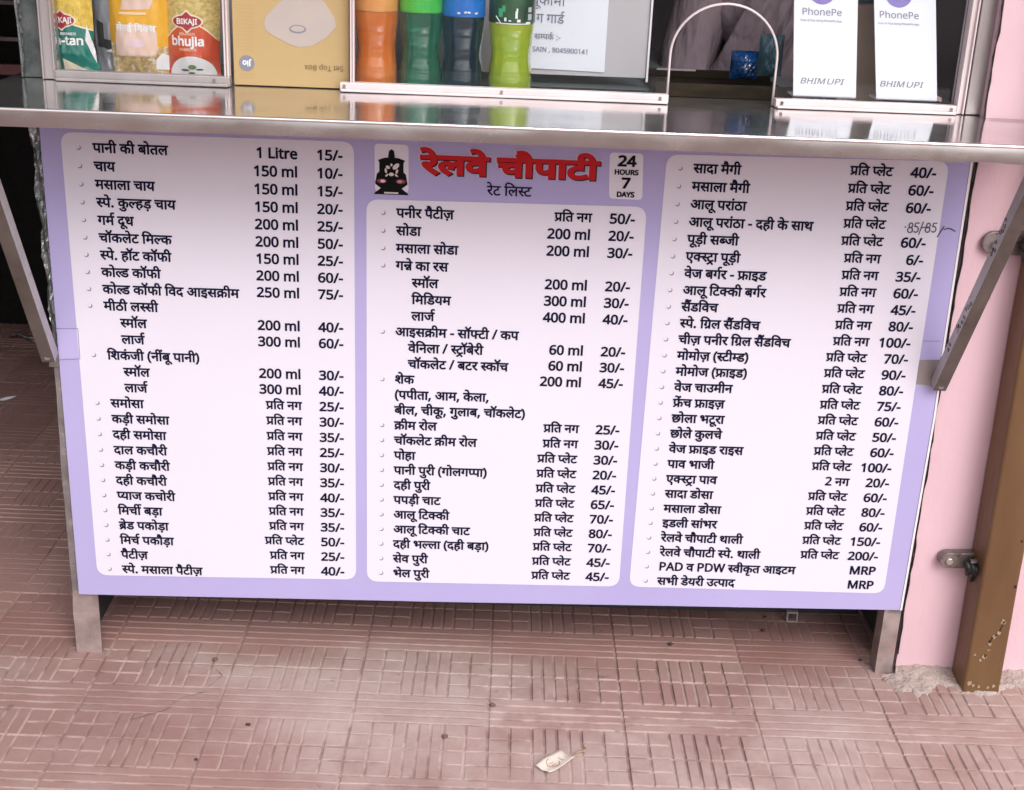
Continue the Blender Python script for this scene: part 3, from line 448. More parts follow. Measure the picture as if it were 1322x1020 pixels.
493,547 493,499o 457,429o 390,385o 345,376 345,372 431,362o 515,274o 515,203 515,141o 457,44o 336,-10o 241,-10 185,-10o 89,7o 45,29 45,111 90,89o 194,64o 242,64 338,64o 423,139o 423,205 423,250o 376,305o 286,331o 223,331 154,331 154,406 224,406 283,406o 362,440o 403,501o 403,541 403,593o 333,650o 273,650 235,650o 173,635o 120,608o 93,590 49,650 87,680o 200,724o 272,724 384,724o 493,624o
552,162 448,162 448,0 363,0 363,162 21,162 21,237 357,718 448,718 448,241 552,241;363,466 363,492o 364,535o 366,573o 367,608o 368,624 364,624 356,605o 332,561o 321,546 107,241 363,241
275,438 348,438o 456,388o 515,295o 515,228 515,154o 451,47o 332,-10o 248,-10 193,-10o 96,10o 63,29 63,112 99,90o 202,65o 249,65 302,65o 381,98o 425,167o 425,219 425,289o 339,364o 246,364 218,364o 146,354o 124,349 80,377 107,714 465,714 465,634 182,634 165,427 182,430o 240,438o
55,305 55,367o 72,487o 114,594o 188,677o 301,724o 382,724 403,724o 454,720o 470,715 470,640 452,646o 407,652o 384,652 315,652o 223,606o 170,526o 146,422o 143,363 149,363 164,387o 210,425o 275,447o 318,447 380,447o 473,396o 525,299o 525,230 525,156o 469,48o 368,-10o 298,-10 247,-10o 159,28o 92,106o 55,225o;297,64 360,64o 438,145o 438,230 438,298o 369,378o 300,378 253,378o 183,339o 144,279o 144,247 144,214o 163,150o 202,96o 259,64o
136,0 429,634 44,634 44,714 523,714 523,646 233,0
285,724 348,724o 444,685o 499,609o 499,553 499,510o 462,446o 400,397o 363,378 407,357o 479,304o 522,234o 522,185 522,125o 464,38o 359,-10o 288,-10 211,-10o 104,36o 49,121o 49,182 49,231o 90,303o 158,355o 197,373 162,393o 105,444o 72,510o 72,554 72,609o 128,684o 224,724o;135,181 135,129o 209,60o 286,60 359,60o 436,129o 436,184 436,219o 399,272o 332,314o 286,331 270,337 226,318o 166,274o 135,218o;284,653 229,653o 158,600o 158,550 158,513o 193,463o 253,428o 289,412 324,427o 379,463o 412,514o 412,550 412,600o 342,653o
520,409 520,348o 503,227o 461,120o 387,37o 273,-10o 192,-10 172,-10o 119,-5o 102,0 102,75 120,69o 168,62o 190,62 260,62o 351,108o 405,187o 429,292o 431,350 425,350 410,327o 364,289o 299,267o 255,267 194,267o 101,318o 50,414o 50,483 50,558o 107,666o 209,724o 278,724 329,724o 417,685o 483,607o 520,489o;278,650 216,650o 137,568o 137,484 137,415o 204,336o 274,336 322,336o 392,375o 431,435o 431,467 431,499o 412,564o 374,618o 316,650o
72,54 72,91o 108,121o 133,121 159,121o 196,91o 196,54 196,18o 159,-14o 133,-14 108,-14o 72,18o;72,482 72,520o 108,550o 133,550 159,550o 196,520o 196,482 196,446o 159,414o 133,414 108,414o 72,446o
545,0 459,221 176,221 91,0 0,0 279,717 360,717 638,0;352,517 349,525o 335,567o 322,612o 318,624 313,604o 302,563o 291,529o 287,517 206,301 432,301
301,714 435,714o 572,635o 572,537 572,495o 541,430o 480,387o 436,379 436,374 481,367o 554,329o 596,259o 596,203 596,138o 536,47o 425,0o 348,0 97,0 97,714;319,410 411,410o 479,469o 479,527 479,586o 396,637o 305,637 187,637 187,410;187,335 187,76 331,76 426,76o 500,150o 500,210 500,248o 467,304o 390,335o 324,335
669,364 669,244o 580,82o 414,0o 296,0 97,0 97,714 317,714 425,714o 583,634o 669,479o;574,361 574,456o 511,578o 390,637o 304,637 187,637 187,77 284,77 429,77o 574,220o
496,0 97,0 97,714 496,714 496,635 187,635 187,412 478,412 478,334 187,334 187,79 496,79
643,0 553,0 553,333 187,333 187,0 97,0 97,714 187,714 187,412 553,412 553,714 643,714
298,0 40,0 40,52 124,71 124,642 40,662 40,714 298,714 298,662 214,642 214,71 298,52
-4,-190 -28,-190o -64,-183o -78,-177 -78,-101 -62,-105o -26,-111o -6,-111 19,-111o 64,-91o 92,-41o 92,4 92,714 182,714 182,11 182,-58o 136,-147o 52,-190o
619,0 513,0 260,341 187,277 187,0 97,0 97,714 187,714 187,362 217,396o 279,464o 310,498 503,714 608,714 325,403
97,0 97,714 187,714 187,80 499,80 499,0
412,0 177,626 173,626 175,606o 178,544o 180,471o 180,433 180,0 97,0 97,714 230,714 450,129 454,129 678,714 810,714 810,0 721,0 721,439 721,474o 723,543o 727,604o 728,625 724,625 486,0
663,0 558,0 176,593 172,593 174,570o 177,507o 180,436o 180,399 180,0 97,0 97,714 201,714 582,123 586,123 585,139o 582,203o 579,279o 579,311 579,714 663,714
720,358 720,275o 678,140o 595,42o 472,-10o 391,-10 307,-10o 183,43o 101,140o 61,276o 61,359 61,469o 133,633o 280,725o 392,725 499,725o 645,634o 720,469o;156,358 156,268o 206,138o 311,68o 391,68 472,68o 575,138o 625,268o 625,358 625,493o 513,646o 392,646 311,646o 206,577o 156,448o
286,714 426,714o 554,604o 554,504 554,460o 525,379o 459,315o 349,278o 269,278 187,278 187,0 97,0 97,714;278,637 187,637 187,355 259,355 327,355o 417,384o 461,448o 461,500 461,569o 373,637o
294,714 383,714o 498,669o 554,579o 554,511 554,454o 512,378o 447,333o 411,320 607,0 502,0 329,295 187,295 187,0 97,0 97,714;289,636 187,636 187,371 294,371 381,371o 461,440o 461,507 461,554o 424,610o 348,636o
502,191 502,127o 440,38o 325,-10o 247,-10 207,-10o 134,-2o 74,13o 51,24 51,110 87,94o 194,68o 251,68 304,68o 376,96o 412,148o 412,183 412,218o 382,266o 309,307o 244,330 198,347o 129,386o 83,436o 60,500o 60,542 60,599o 118,680o 221,724o 288,724 347,724o 445,702o 485,684 457,607 420,623o 333,645o 286,645 241,645o 181,619o 151,572o 151,541 151,505o 181,457o 249,419o 307,397 370,374o 457,321o 502,247o
323,0 233,0 233,635 10,635 10,714 545,714 545,635 323,635
640,252 640,178o 580,59o 457,-10o 362,-10 229,-10o 90,135o 90,254 90,714 180,714 180,251 180,164o 273,68o 367,68 432,68o 513,115o 551,198o 551,252 551,714 640,714
917,714 727,0 636,0 497,468 491,489o 479,533o 469,573o 462,602o 461,609 460,602o 455,573o 445,533o 434,488o 427,465 292,0 201,0 12,714 106,714 217,278 223,255o 233,210o 242,167o 248,127o 251,108 254,128o 261,170o 271,215o 283,261o 289,283 415,714 508,714 639,280 646,257o 658,210o 668,166o 675,125o 678,108 681,133o 691,188o 705,248o 713,279 823,714
283,363 469,714 566,714 328,277 328,0 238,0 238,273 0,714 98,714
288,545 386,545o 480,459o 480,365 480,0 416,0 399,76 395,76 372,47o 323,8o 260,-10o 215,-10 167,-10o 90,24o 46,95o 46,149 46,229o 172,316o 303,320 394,323 394,355 394,422o 336,474o 283,474 241,474o 165,449o 132,433 105,499 140,518o 236,545o;314,259 214,255o 137,199o 137,148 137,103o 192,61o 235,61 303,61o 393,136o 393,214 393,262
173,575 173,541o 170,482o 168,465 173,465 196,499o 276,545o 339,545 439,545o 560,406o 560,268 560,176o 505,52o 405,-10o 339,-10 276,-10o 196,36o 173,68 166,68 148,0 85,0 85,760 173,760;324,472 267,472o 201,429o 173,340o 173,271 173,267 173,168o 238,63o 326,63 398,63o 469,169o 469,269 469,370o 398,472o
300,-10 229,-10o 118,48o 55,170o 55,265 55,364o 121,488o 234,546o 306,546 347,546o 423,529o 447,517 420,444 396,453o 332,469o 304,469 250,469o 180,423o 146,333o 146,266 146,202o 180,112o 248,66o 299,66 343,66o 410,84o 438,97 438,19 411,5o 346,-10o
292,546 361,546o 460,486o 513,377o 513,304 513,251 146,251 148,160o 237,65o 317,65 368,65o 447,84o 489,102 489,25 448,7o 368,-10o 313,-10 237,-10o 120,52o 55,175o 55,264 55,352o 114,478o 221,546o;291,474 228,474o 155,393o 148,321 421,321 421,367o 393,435o 336,474o
275,546 328,546o 413,506o 443,465 448,465 460,536 530,536 530,-9 530,-85o 478,-188o 372,-240o 290,-240 232,-240o 135,-223o 97,-206 97,-125 135,-145o 237,-167o 295,-167 364,-167o 443,-86o 443,-16 443,5 443,17o 445,62o 446,71 442,71 414,30o 331,-10o 276,-10 172,-10o 55,136o 55,267 55,395o 172,546o;287,472 242,472o 179,424o 146,332o 146,266 146,167o 219,62o 289,62 330,62o 388,83o 426,128o 444,198o 444,246 444,267 444,340o 411,430o 341,472o
173,537 173,518o 170,478o 168,462 174,462 191,490o 243,526o 307,545o 341,545 406,545o 493,504o 537,418o 537,349 537,0 450,0 450,343 450,408o 392,472o 330,472 270,472o 202,427o 173,340o 173,277 173,0 85,0 85,760 173,760
173,536 173,0 85,0 85,536;130,737 150,737o 181,710o 181,681 181,653o 150,625o 130,625 108,625o 78,653o 78,681 78,710o 108,737o
22,-240 -3,-240o -41,-233o -55,-228 -55,-157 -40,-161o -8,-167o 11,-167 43,-167o 85,-132o 85,-83 85,536 173,536 173,-80 173,-130o 141,-202o 75,-240o;78,681 78,710o 108,737o 130,737 150,737o 181,710o 181,681 181,653o 150,625o 130,625 108,625o 78,653o
173,0 85,0 85,760 173,760
673,546 764,546o 854,453o 854,349 854,0 767,0 767,345 767,408o 714,472o 658,472 580,472o 513,382o 513,296 513,0 426,0 426,345 426,387o 402,444o 354,472o 316,472 262,472o 200,427o 173,341o 173,278 173,0 85,0 85,536 156,536 169,463 174,463 191,491o 240,528o 300,546o 332,546 394,546o 477,502o 496,456 501,456 528,502o 621,546o
343,546 439,546o 537,453o 537,349 537,0 450,0 450,343 450,408o 392,472o 330,472 241,472o 173,372o 173,278 173,0 85,0 85,536 156,536 169,463 174,463 192,491o 245,528o 309,546o
551,269 551,202o 516,99o 451,27o 358,-10o 301,-10 248,-10o 158,27o 92,99o 55,202o 55,269 55,358o 115,481o 227,546o 304,546 377,546o 488,481o 551,358o;146,269 146,206o 179,113o 249,63o 303,63 357,63o 427,113o 460,206o 460,269 460,333o 426,423o 357,472o 302,472 220,472o 146,364o
340,546 439,546o 560,408o 560,269 560,178o 505,53o 406,-10o 339,-10 298,-10o 234,12o 189,47o 173,68 167,68 169,51o 173,-1o 173,-20 173,-240 85,-240 85,536 157,536 169,463 173,463 189,486o 234,524o 297,546o;324,472 270,472o 204,431o 174,349o 173,286 173,269 173,203o 201,111o 268,63o 326,63 375,63o 438,117o 469,210o 469,270 469,362o 398,472o
335,546 350,546o 385,543o 398,540 387,459 374,462o 343,466o 329,466 298,466o 242,440o 198,393o 173,327o 173,286 173,0 85,0 85,536 157,536 167,438 171,438 188,468o 236,517o 298,546o
434,148 434,96o 382,26o 286,-10o 220,-10 164,-10o 83,8o 52,24 52,104 84,88o 175,61o 222,61 289,61o 349,104o 349,140 349,160o 327,192o 270,224o 217,244 165,264o 91,304o 51,360o 51,404 51,472o 162,546o 252,546 301,546o 386,527o 423,510 393,440 359,454o 285,474o 246,474 192,474o 135,439o 135,409 135,387o 161,356o 222,327o 273,307 324,288o 396,248o 434,191o
264,62 284,62o 326,69o 339,73 339,6 325,-1o 273,-10o 249,-10 207,-10o 136,19o 92,91o 92,156 92,468 16,468 16,510 93,545 128,659 180,659 180,536 335,536 335,468 180,468 180,158 180,109o 227,62o
533,536 533,0 461,0 448,71 444,71 427,43o 373,7o 309,-10o 274,-10 210,-10o 123,31o 79,117o 79,185 79,536 168,536 168,191 168,127o 226,63o 287,63 347,63o 416,108o 445,195o 445,257 445,536
212,274 27,536 127,536 265,334 402,536 501,536 316,274 511,0 411,0 265,214 117,0 18,0
1,536 95,536 211,231 221,204o 238,154o 252,107o 256,85 260,85 266,110o 292,191o 306,232 415,536 510,536 279,-74 260,-124o 209,-199o 136,-240o 84,-240 60,-240o 24,-235o 11,-232 11,-162 22,-164o 53,-168o 70,-168 101,-168o 146,-145o 178,-102o 189,-73 217,-2
'''.split('\n')[:-1]
RUNS = {
 '(पपीता, आम, केला,': (7168, '71,0,0 19,300,0 19,868,0 33,1436,0 14,1695,0 31,2265,0 73,2524,0 69,2792,0 1,3052,0 23,4075,0 73,4673,0 69,4941,0 6,5201,0 37,5742,0 26,5963,0 31,6641,0 73,6900,0'),
 '1 Litre': (2952, '78,0,0 69,572,0 96,832,0 113,1356,0 122,1614,0 120,1975,0 110,2388,0'),
 '10/-': (1838, '78,0,0 77,572,0 76,1144,0 74,1516,0'),
 '100/-': (2410, '78,0,0 77,572,0 77,1144,0 76,1716,0 74,2088,0'),
 '15/-': (1838, '78,0,0 82,572,0 76,1144,0 74,1516,0'),
 '150 ml': (3169, '78,0,0 82,572,0 77,1144,0 69,1716,0 116,1976,0 115,2911,0'),
 '150/-': (2410, '78,0,0 82,572,0 77,1144,0 76,1716,0 74,2088,0'),
 '2 नग': (1950, '79,0,0 69,572,0 18,832,0 7,1387,0'),
 '20/-': (1838, '79,0,0 77,572,0 76,1144,0 74,1516,0'),
 '200 ml': (3169, '79,0,0 77,572,0 77,1144,0 69,1716,0 116,1976,0 115,2911,0'),
 '200/-': (2410, '79,0,0 77,572,0 77,1144,0 76,1716,0 74,2088,0'),
 '24': (1144, '79,0,0 81,572,0'),
 '25/-': (1838, '79,0,0 82,572,0 76,1144,0 74,1516,0'),
 '250 ml': (3169, '79,0,0 82,572,0 77,1144,0 69,1716,0 116,1976,0 115,2911,0'),
 '30/-': (1838, '80,0,0 77,572,0 76,1144,0 74,1516,0'),
 '300 ml': (3169, '80,0,0 77,572,0 77,1144,0 69,1716,0 116,1976,0 115,2911,0'),
 '35/-': (1838, '80,0,0 82,572,0 76,1144,0 74,1516,0'),
 '40/-': (1838, '81,0,0 77,572,0 76,1144,0 74,1516,0'),
 '400 ml': (3169, '81,0,0 77,572,0 77,1144,0 69,1716,0 116,1976,0 115,2911,0'),
 '45/-': (1838, '81,0,0 82,572,0 76,1144,0 74,1516,0'),
 '50/-': (1838, '82,0,0 77,572,0 76,1144,0 74,1516,0'),
 '6/-': (1266, '83,0,0 76,572,0 74,944,0'),
 '60 ml': (2597, '83,0,0 77,572,0 69,1144,0 116,1404,0 115,2339,0'),
 '60/-': (1838, '83,0,0 77,572,0 76,1144,0 74,1516,0'),
 '65/-': (1838, '83,0,0 82,572,0 76,1144,0 74,1516,0'),
 '7': (572, '84,0,0'),
 '70/-': (1838, '84,0,0 77,572,0 76,1144,0 74,1516,0'),
 '75/-': (1838, '84,0,0 82,572,0 76,1144,0 74,1516,0'),
 '80/-': (1838, '85,0,0 77,572,0 76,1144,0 74,1516,0'),
 '90/-': (1838, '86,0,0 77,572,0 76,1144,0 74,1516,0'),
 '9045900141': (5720, '86,0,0 77,572,0 81,1144,0 82,1716,0 86,2288,0 77,2860,0 77,3432,0 78,4004,0 81,4576,0 78,5148,0'),
 'BHIM': (2637, '89,0,0 92,650,0 93,1391,0 97,1730,0'),
 'BIKAJI': (2859, '89,0,0 93,650,0 95,989,0 88,1608,0 94,2247,0 93,2520,0'),
 'BIKANERI': (4524, '89,0,0 93,650,0 95,989,0 88,1608,0 98,2247,0 91,3007,0 101,3563,0 93,4185,0'),
 'DAYS': (2484, '90,0,0 88,730,0 106,1369,0 102,1935,0'),
 'HOURS': (3424, '92,0,0 99,741,0 104,1522,0 101,2253,0 102,2875,0'),
 'Jio': (1136, '94,0,0 113,273,0 118,531,0'),
 'MRP': (2134, '97,0,0 101,907,0 100,1529,0'),
 'NAMKEEN': (4797, '98,0,0 88,760,0 97,1399,0 95,2306,0 91,2925,0 91,3481,0 98,4037,0'),
 'PAD व PDW स्वीकृत आइटम': (10987, '100,0,0 88,605,0 90,1244,0 69,1974,0 27,2234,0 69,2790,0 100,3050,0 90,3655,0 105,4385,0 69,5315,0 52,5575,0 27,5964,0 33,6520,0 6,6779,0 36,7320,0 14,7541,0 69,8111,0 1,8371,0 2,9394,0 11,9885,0 23,10389,0'),
 'PhonePe': (4179, '100,0,0 112,605,0 118,1223,0 117,1828,0 110,2446,0 100,3010,0 110,3615,0'),
 'SAIN , 9045900141': (8795, '102,0,0 88,549,0 93,1188,0 98,1527,0 69,2287,0 73,2547,0 69,2815,0 86,3075,0 77,3647,0 81,4219,0 82,4791,0 86,5363,0 77,5935,0 77,6507,0 78,7079,0 81,7651,0 78,8223,0'),
 'Scan & Pay Using PhonePe App': (14665, '102,0,0 109,549,0 107,1029,0 117,1590,0 69,2208,0 70,2468,0 69,3200,0 100,3460,0 107,4065,0 125,4626,0 69,5136,0 104,5396,0 121,6127,0 113,6606,0 117,6864,0 111,7482,0 69,8097,0 100,8357,0 112,8962,0 118,9580,0 117,10185,0 110,10803,0 100,11367,0 110,11972,0 69,12536,0 88,12796,0 119,13435,0 119,14050,0'),
 'Set Top Box': (5554, '102,0,0 110,549,0 122,1113,0 69,1474,0 103,1734,0 118,2290,0 119,2895,0 69,3510,0 89,3770,0 118,4420,0 124,5025,0'),
 'UPI': (1675, '104,0,0 100,731,0 93,1336,0'),
 'bhujia': (2928, '108,0,0 112,615,0 123,1233,0 114,1851,0 113,2109,0 107,2367,0'),
 'tan': (1540, '122,0,0 107,361,0 117,922,0'),
 'tana-tan': (3963, '122,0,0 107,361,0 117,922,0 107,1540,0 74,2101,0 122,2423,0 107,2784,0 117,3345,0'),
 'आइसक्रीम - सॉफ्टी / कप': (9183, '1,0,0 2,1023,0 29,1514,0 53,2190,0 33,2952,0 23,3211,0 69,3809,0 74,4069,0 69,4391,0 29,4651,0 39,5327,0 48,5586,0 11,6198,0 33,6702,0 69,6961,0 76,7221,0 69,7593,0 6,7853,0 19,8615,0'),
 'आलू टिक्की': (4348, '1,0,0 26,1023,0 35,1701,0 69,1701,0 32,1961,0 11,2220,0 45,2724,0 6,3327,0 33,4089,0'),
 'आलू टिक्की चाट': (6005, '1,0,0 26,1023,0 35,1701,0 69,1701,0 32,1961,0 11,2220,0 45,2724,0 6,3327,0 33,4089,0 69,4348,0 8,4608,0 31,5242,0 11,5501,0'),
 'आलू टिक्की बर्गर': (6151, '1,0,0 26,1023,0 35,1701,0 69,1701,0 32,1961,0 11,2220,0 45,2724,0 6,3327,0 33,4089,0 69,4348,0 21,4608,0 7,5179,0 44,5742,0 25,5742,0'),
 'आलू परांठा': (4041, '1,0,0 26,1023,0 35,1701,0 69,1701,0 19,1961,0 25,2529,0 31,2938,0 0,3197,0 12,3197,0 31,3782,0'),
 'आलू परांठा - दही के साथ': (9052, '1,0,0 26,1023,0 35,1701,0 69,1701,0 19,1961,0 25,2529,0 31,2938,0 0,3197,0 12,3197,0 31,3782,0 69,4041,0 74,4301,0 69,4623,0 16,4883,0 30,5403,0 33,5934,0 69,6193,0 6,6453,0 37,6994,0 69,7215,0 29,7475,0 31,8151,0 15,8410,0'),
 'इडली सांभर': (4312, '2,0,0 13,491,0 26,1068,0 33,1746,0 69,2005,0 29,2265,0 31,2941,0 0,3200,0 22,3200,0 25,3903,0'),
 'एक्स्ट्रा पाव': (3951, '5,0,0 45,553,0 52,1156,0 55,1545,0 31,2049,0 69,2308,0 19,2568,0 31,3136,0 27,3395,0'),
 'एक्स्ट्रा पूड़ी': (3972, '5,0,0 45,553,0 52,1156,0 55,1545,0 31,2049,0 69,2308,0 19,2568,0 35,3136,0 43,3136,0 33,3713,0'),
 'कड़ी कचौरी': (4181, '6,0,0 43,762,0 33,1339,0 69,1598,0 6,1858,0 8,2620,0 41,3254,0 25,3513,0 33,3922,0'),
 'कड़ी समोसा': (4326, '6,0,0 43,762,0 33,1339,0 69,1598,0 29,1858,0 23,2534,0 40,3132,0 29,3391,0 31,4067,0'),
 'कोल्ड कॉफी': (4284, '6,0,0 40,762,0 67,1021,0 69,1973,0 6,2233,0 39,2995,0 20,3254,0 33,4025,0'),
 'कोल्ड कॉफी विद आइसक्रीम': (9948, '6,0,0 40,762,0 67,1021,0 69,1973,0 6,2233,0 39,2995,0 20,3254,0 33,4025,0 69,4284,0 32,4544,0 27,4803,0 16,5359,0 69,5879,0 1,6139,0 2,7162,0 29,7653,0 53,8329,0 33,9091,0 23,9350,0'),
 'क्रीम रोल': (3225, '53,0,0 33,762,0 23,1021,0 69,1619,0 25,1879,0 40,2288,0 26,2547,0'),
 'ग गार्ड': (2222, '7,0,0 69,563,0 7,823,0 31,1386,0 13,1645,0 44,2216,0'),
 'गन्ने का रस': (3804, '7,0,0 65,563,0 37,1178,0 69,1178,0 6,1438,0 31,2200,0 69,2459,0 25,2719,0 29,3128,0'),
 'गर्म दूध': (2556, '7,0,0 23,563,0 44,1161,0 69,1161,0 59,1421,0 17,1941,0'),
 'चाय': (1473, '8,0,0 31,634,0 24,893,0'),
 'चीज़ पनीर ग्रिल सैंडविच': (8408, '8,0,0 33,634,0 42,893,0 69,1635,0 19,1895,0 18,2463,0 33,3018,0 25,3277,0 69,3686,0 32,3946,0 54,4205,0 26,4768,0 69,5446,0 29,5706,0 63,6382,0 13,6382,0 32,6959,0 27,7218,0 8,7774,0'),
 'चॉकलेट / बटर स्कॉच': (7517, '8,0,0 39,634,0 6,893,0 26,1655,0 37,2333,0 11,2333,0 69,2837,0 76,3097,0 69,3469,0 21,3729,0 11,4300,0 25,4804,0 69,5213,0 52,5473,0 6,5862,0 39,6624,0 8,6883,0'),
 'चॉकलेट क्रीम रोल': (6322, '8,0,0 39,634,0 6,893,0 26,1655,0 37,2333,0 11,2333,0 69,2837,0 53,3097,0 33,3859,0 23,4118,0 69,4716,0 25,4976,0 40,5385,0 26,5644,0'),
 'चॉकलेट मिल्क': (5216, '8,0,0 39,634,0 6,893,0 26,1655,0 37,2333,0 11,2333,0 69,2837,0 32,3097,0 23,3356,0 51,3954,0 6,4454,0'),
 'छोला भटूरा': (4032, '9,0,0 40,701,0 26,960,0 31,1638,0 69,1897,0 22,2157,0 11,2860,0 35,3320,0 25,3364,0 31,3773,0'),
 'छोले कुलचे': (3972, '9,0,0 40,701,0 26,960,0 37,1638,0 69,1638,0 6,1898,0 34,2439,0 26,2660,0 8,3338,0 37,3972,0'),
 'ड्यूकामा': (2993, '64,0,0 35,1115,0 6,1115,0 31,1877,0 23,2136,0 31,2734,0'),
 'दही कचौरी': (3893, '16,0,0 30,520,0 33,1051,0 69,1310,0 6,1570,0 8,2332,0 41,2966,0 25,3225,0 33,3634,0'),
 'दही पुरी': (2806, '16,0,0 30,520,0 33,1051,0 69,1310,0 19,1570,0 34,2138,0 25,2138,0 33,2547,0'),
 'दही भल्ला (दही बड़ा)': (7547, '16,0,0 30,520,0 33,1051,0 69,1310,0 22,1570,0 51,2273,0 26,2773,0 31,3451,0 69,3710,0 71,3970,0 16,4270,0 30,4790,0 33,5321,0 69,5580,0 21,5840,0 43,6411,0 31,6988,0 72,7247,0'),
 'दही समोसा': (4038, '16,0,0 30,520,0 33,1051,0 69,1310,0 29,1570,0 23,2246,0 40,2844,0 29,3103,0 31,3779,0'),
 'दाल कचौरी': (4040, '16,0,0 31,520,0 26,779,0 69,1457,0 6,1717,0 8,2479,0 41,3113,0 25,3372,0 33,3781,0'),
 'पनीर पैटीज़': (4124, '19,0,0 18,568,0 33,1123,0 25,1382,0 69,1791,0 19,2051,0 38,2619,0 11,2619,0 33,3123,0 42,3382,0'),
 'पपड़ी चाट': (3629, '19,0,0 19,568,0 43,1136,0 33,1713,0 69,1972,0 8,2232,0 31,2866,0 11,3125,0'),
 'पानी की बोतल': (5260, '19,0,0 31,568,0 18,827,0 33,1382,0 69,1641,0 6,1901,0 33,2663,0 69,2922,0 21,3182,0 40,3753,0 14,4012,0 26,4582,0'),
 'पानी पुरी (गोलगप्पा)': (7195, '19,0,0 31,568,0 18,827,0 33,1382,0 69,1641,0 19,1901,0 34,2469,0 25,2469,0 33,2878,0 69,3137,0 71,3397,0 7,3697,0 40,4260,0 26,4519,0 7,5197,0 47,5760,0 19,6068,0 31,6636,0 72,6895,0'),
 'पाव भाजी': (3606, '19,0,0 31,568,0 27,827,0 69,1383,0 22,1643,0 31,2346,0 10,2605,0 33,3347,0'),
 'पूड़ी सब्जी': (3742, '19,0,0 35,568,0 43,568,0 33,1145,0 69,1404,0 29,1664,0 49,2340,0 10,2741,0 33,3483,0'),
 'पे': (568, '19,0,0 37,568,0'),
 'पैटीज़': (2073, '19,0,0 38,568,0 11,568,0 33,1072,0 42,1331,0'),
 'पोहा': (1617, '19,0,0 40,568,0 30,827,0 31,1358,0'),
 'प्याज कचोरी': (4472, '47,0,0 24,308,0 31,888,0 10,1147,0 69,1889,0 6,2149,0 8,2911,0 40,3545,0 25,3804,0 33,4213,0'),
 'प्रति नग': (2775, '56,0,0 32,568,0 14,827,0 69,1397,0 18,1657,0 7,2212,0'),
 'प्रति प्लेट': (3147, '56,0,0 32,568,0 14,827,0 69,1397,0 47,1657,0 26,1965,0 37,2643,0 11,2643,0'),
 'फ्रेंच फ्राइज़': (3928, '57,0,0 62,549,0 8,771,0 69,1405,0 57,1665,0 31,2436,0 2,2695,0 42,3186,0'),
 'बील, चीकू, गुलाब, चॉकलेट)': (9955, '21,0,0 33,571,0 26,830,0 73,1508,0 69,1776,0 8,2036,0 33,2670,0 6,2929,0 35,3470,0 73,3691,0 69,3959,0 7,4219,0 34,4782,0 26,4782,0 31,5460,0 21,5719,0 73,6290,0 69,6558,0 8,6818,0 39,7452,0 6,7711,0 26,8473,0 37,9151,0 11,9151,0 72,9655,0'),
 'ब्रेड पकोड़ा': (3833, '58,0,0 37,571,0 13,571,0 69,1148,0 19,1408,0 6,1976,0 40,2738,0 43,2997,0 31,3574,0'),
 'भेल पुरी': (2877, '22,0,0 37,703,0 26,703,0 69,1381,0 19,1641,0 34,2209,0 25,2209,0 33,2618,0'),
 'मसाला चाय': (4203, '23,0,0 29,598,0 31,1274,0 26,1533,0 31,2211,0 69,2470,0 8,2730,0 31,3364,0 24,3623,0'),
 'मसाला डोसा': (4501, '23,0,0 29,598,0 31,1274,0 26,1533,0 31,2211,0 69,2470,0 13,2730,0 40,3307,0 29,3566,0 31,4242,0'),
 'मसाला मैगी': (4150, '23,0,0 29,598,0 31,1274,0 26,1533,0 31,2211,0 69,2470,0 23,2730,0 38,3328,0 7,3328,0 33,3891,0'),
 'मसाला सोडा': (4501, '23,0,0 29,598,0 31,1274,0 26,1533,0 31,2211,0 69,2470,0 29,2730,0 40,3406,0 13,3665,0 31,4242,0'),
 'मिडियम': (2871, '32,0,0 23,259,0 32,857,0 13,1116,0 24,1693,0 23,2273,0'),
 'मिर्च पकौड़ा': (4176, '32,0,0 23,259,0 8,857,0 44,1491,0 69,1491,0 19,1751,0 6,2319,0 41,3081,0 43,3340,0 31,3917,0'),
 'मिर्ची बड़ा': (3417, '32,0,0 23,259,0 8,857,0 61,1491,0 69,1750,0 21,2010,0 43,2581,0 31,3158,0'),
 'मीठी लस्सी': (3963, '23,0,0 33,598,0 12,857,0 33,1442,0 69,1701,0 26,1961,0 52,2639,0 29,3028,0 33,3704,0'),
 'मोमोज (फ्राइड)': (5414, '23,0,0 40,598,0 23,857,0 40,1455,0 10,1714,0 69,2456,0 71,2716,0 57,3016,0 31,3787,0 2,4046,0 13,4537,0 72,5114,0'),
 'मोमोज़ (स्टीम्ड)': (5395, '23,0,0 40,598,0 23,857,0 40,1455,0 42,1714,0 69,2456,0 71,2716,0 52,3016,0 11,3405,0 33,3909,0 50,4168,0 13,4518,0 72,5095,0'),
 'रेट लिस्ट': (3003, '25,0,0 37,409,0 11,409,0 69,913,0 32,1173,0 26,1432,0 52,2110,0 11,2499,0'),
 'रेलवे चौपाटी': (4386, '25,0,0 37,409,0 26,409,0 27,1087,0 37,1643,0 69,1643,0 8,1903,0 41,2537,0 19,2796,0 31,3364,0 11,3623,0 33,4127,0'),
 'रेलवे चौपाटी थाली': (6484, '25,0,0 37,409,0 26,409,0 27,1087,0 37,1643,0 69,1643,0 8,1903,0 41,2537,0 19,2796,0 31,3364,0 11,3623,0 33,4127,0 69,4386,0 15,4646,0 31,5288,0 26,5547,0 33,6225,0'),
 'रेलवे चौपाटी स्पे. थाली': (8000, '25,0,0 37,409,0 26,409,0 27,1087,0 37,1643,0 69,1643,0 8,1903,0 41,2537,0 19,2796,0 31,3364,0 11,3623,0 33,4127,0 69,4386,0 68,4646,0 37,5634,0 75,5634,0 69,5902,0 15,6162,0 31,6804,0 26,7063,0 33,7741,0'),
 'लार्ज': (1679, '26,0,0 31,678,0 10,937,0 44,1679,0'),
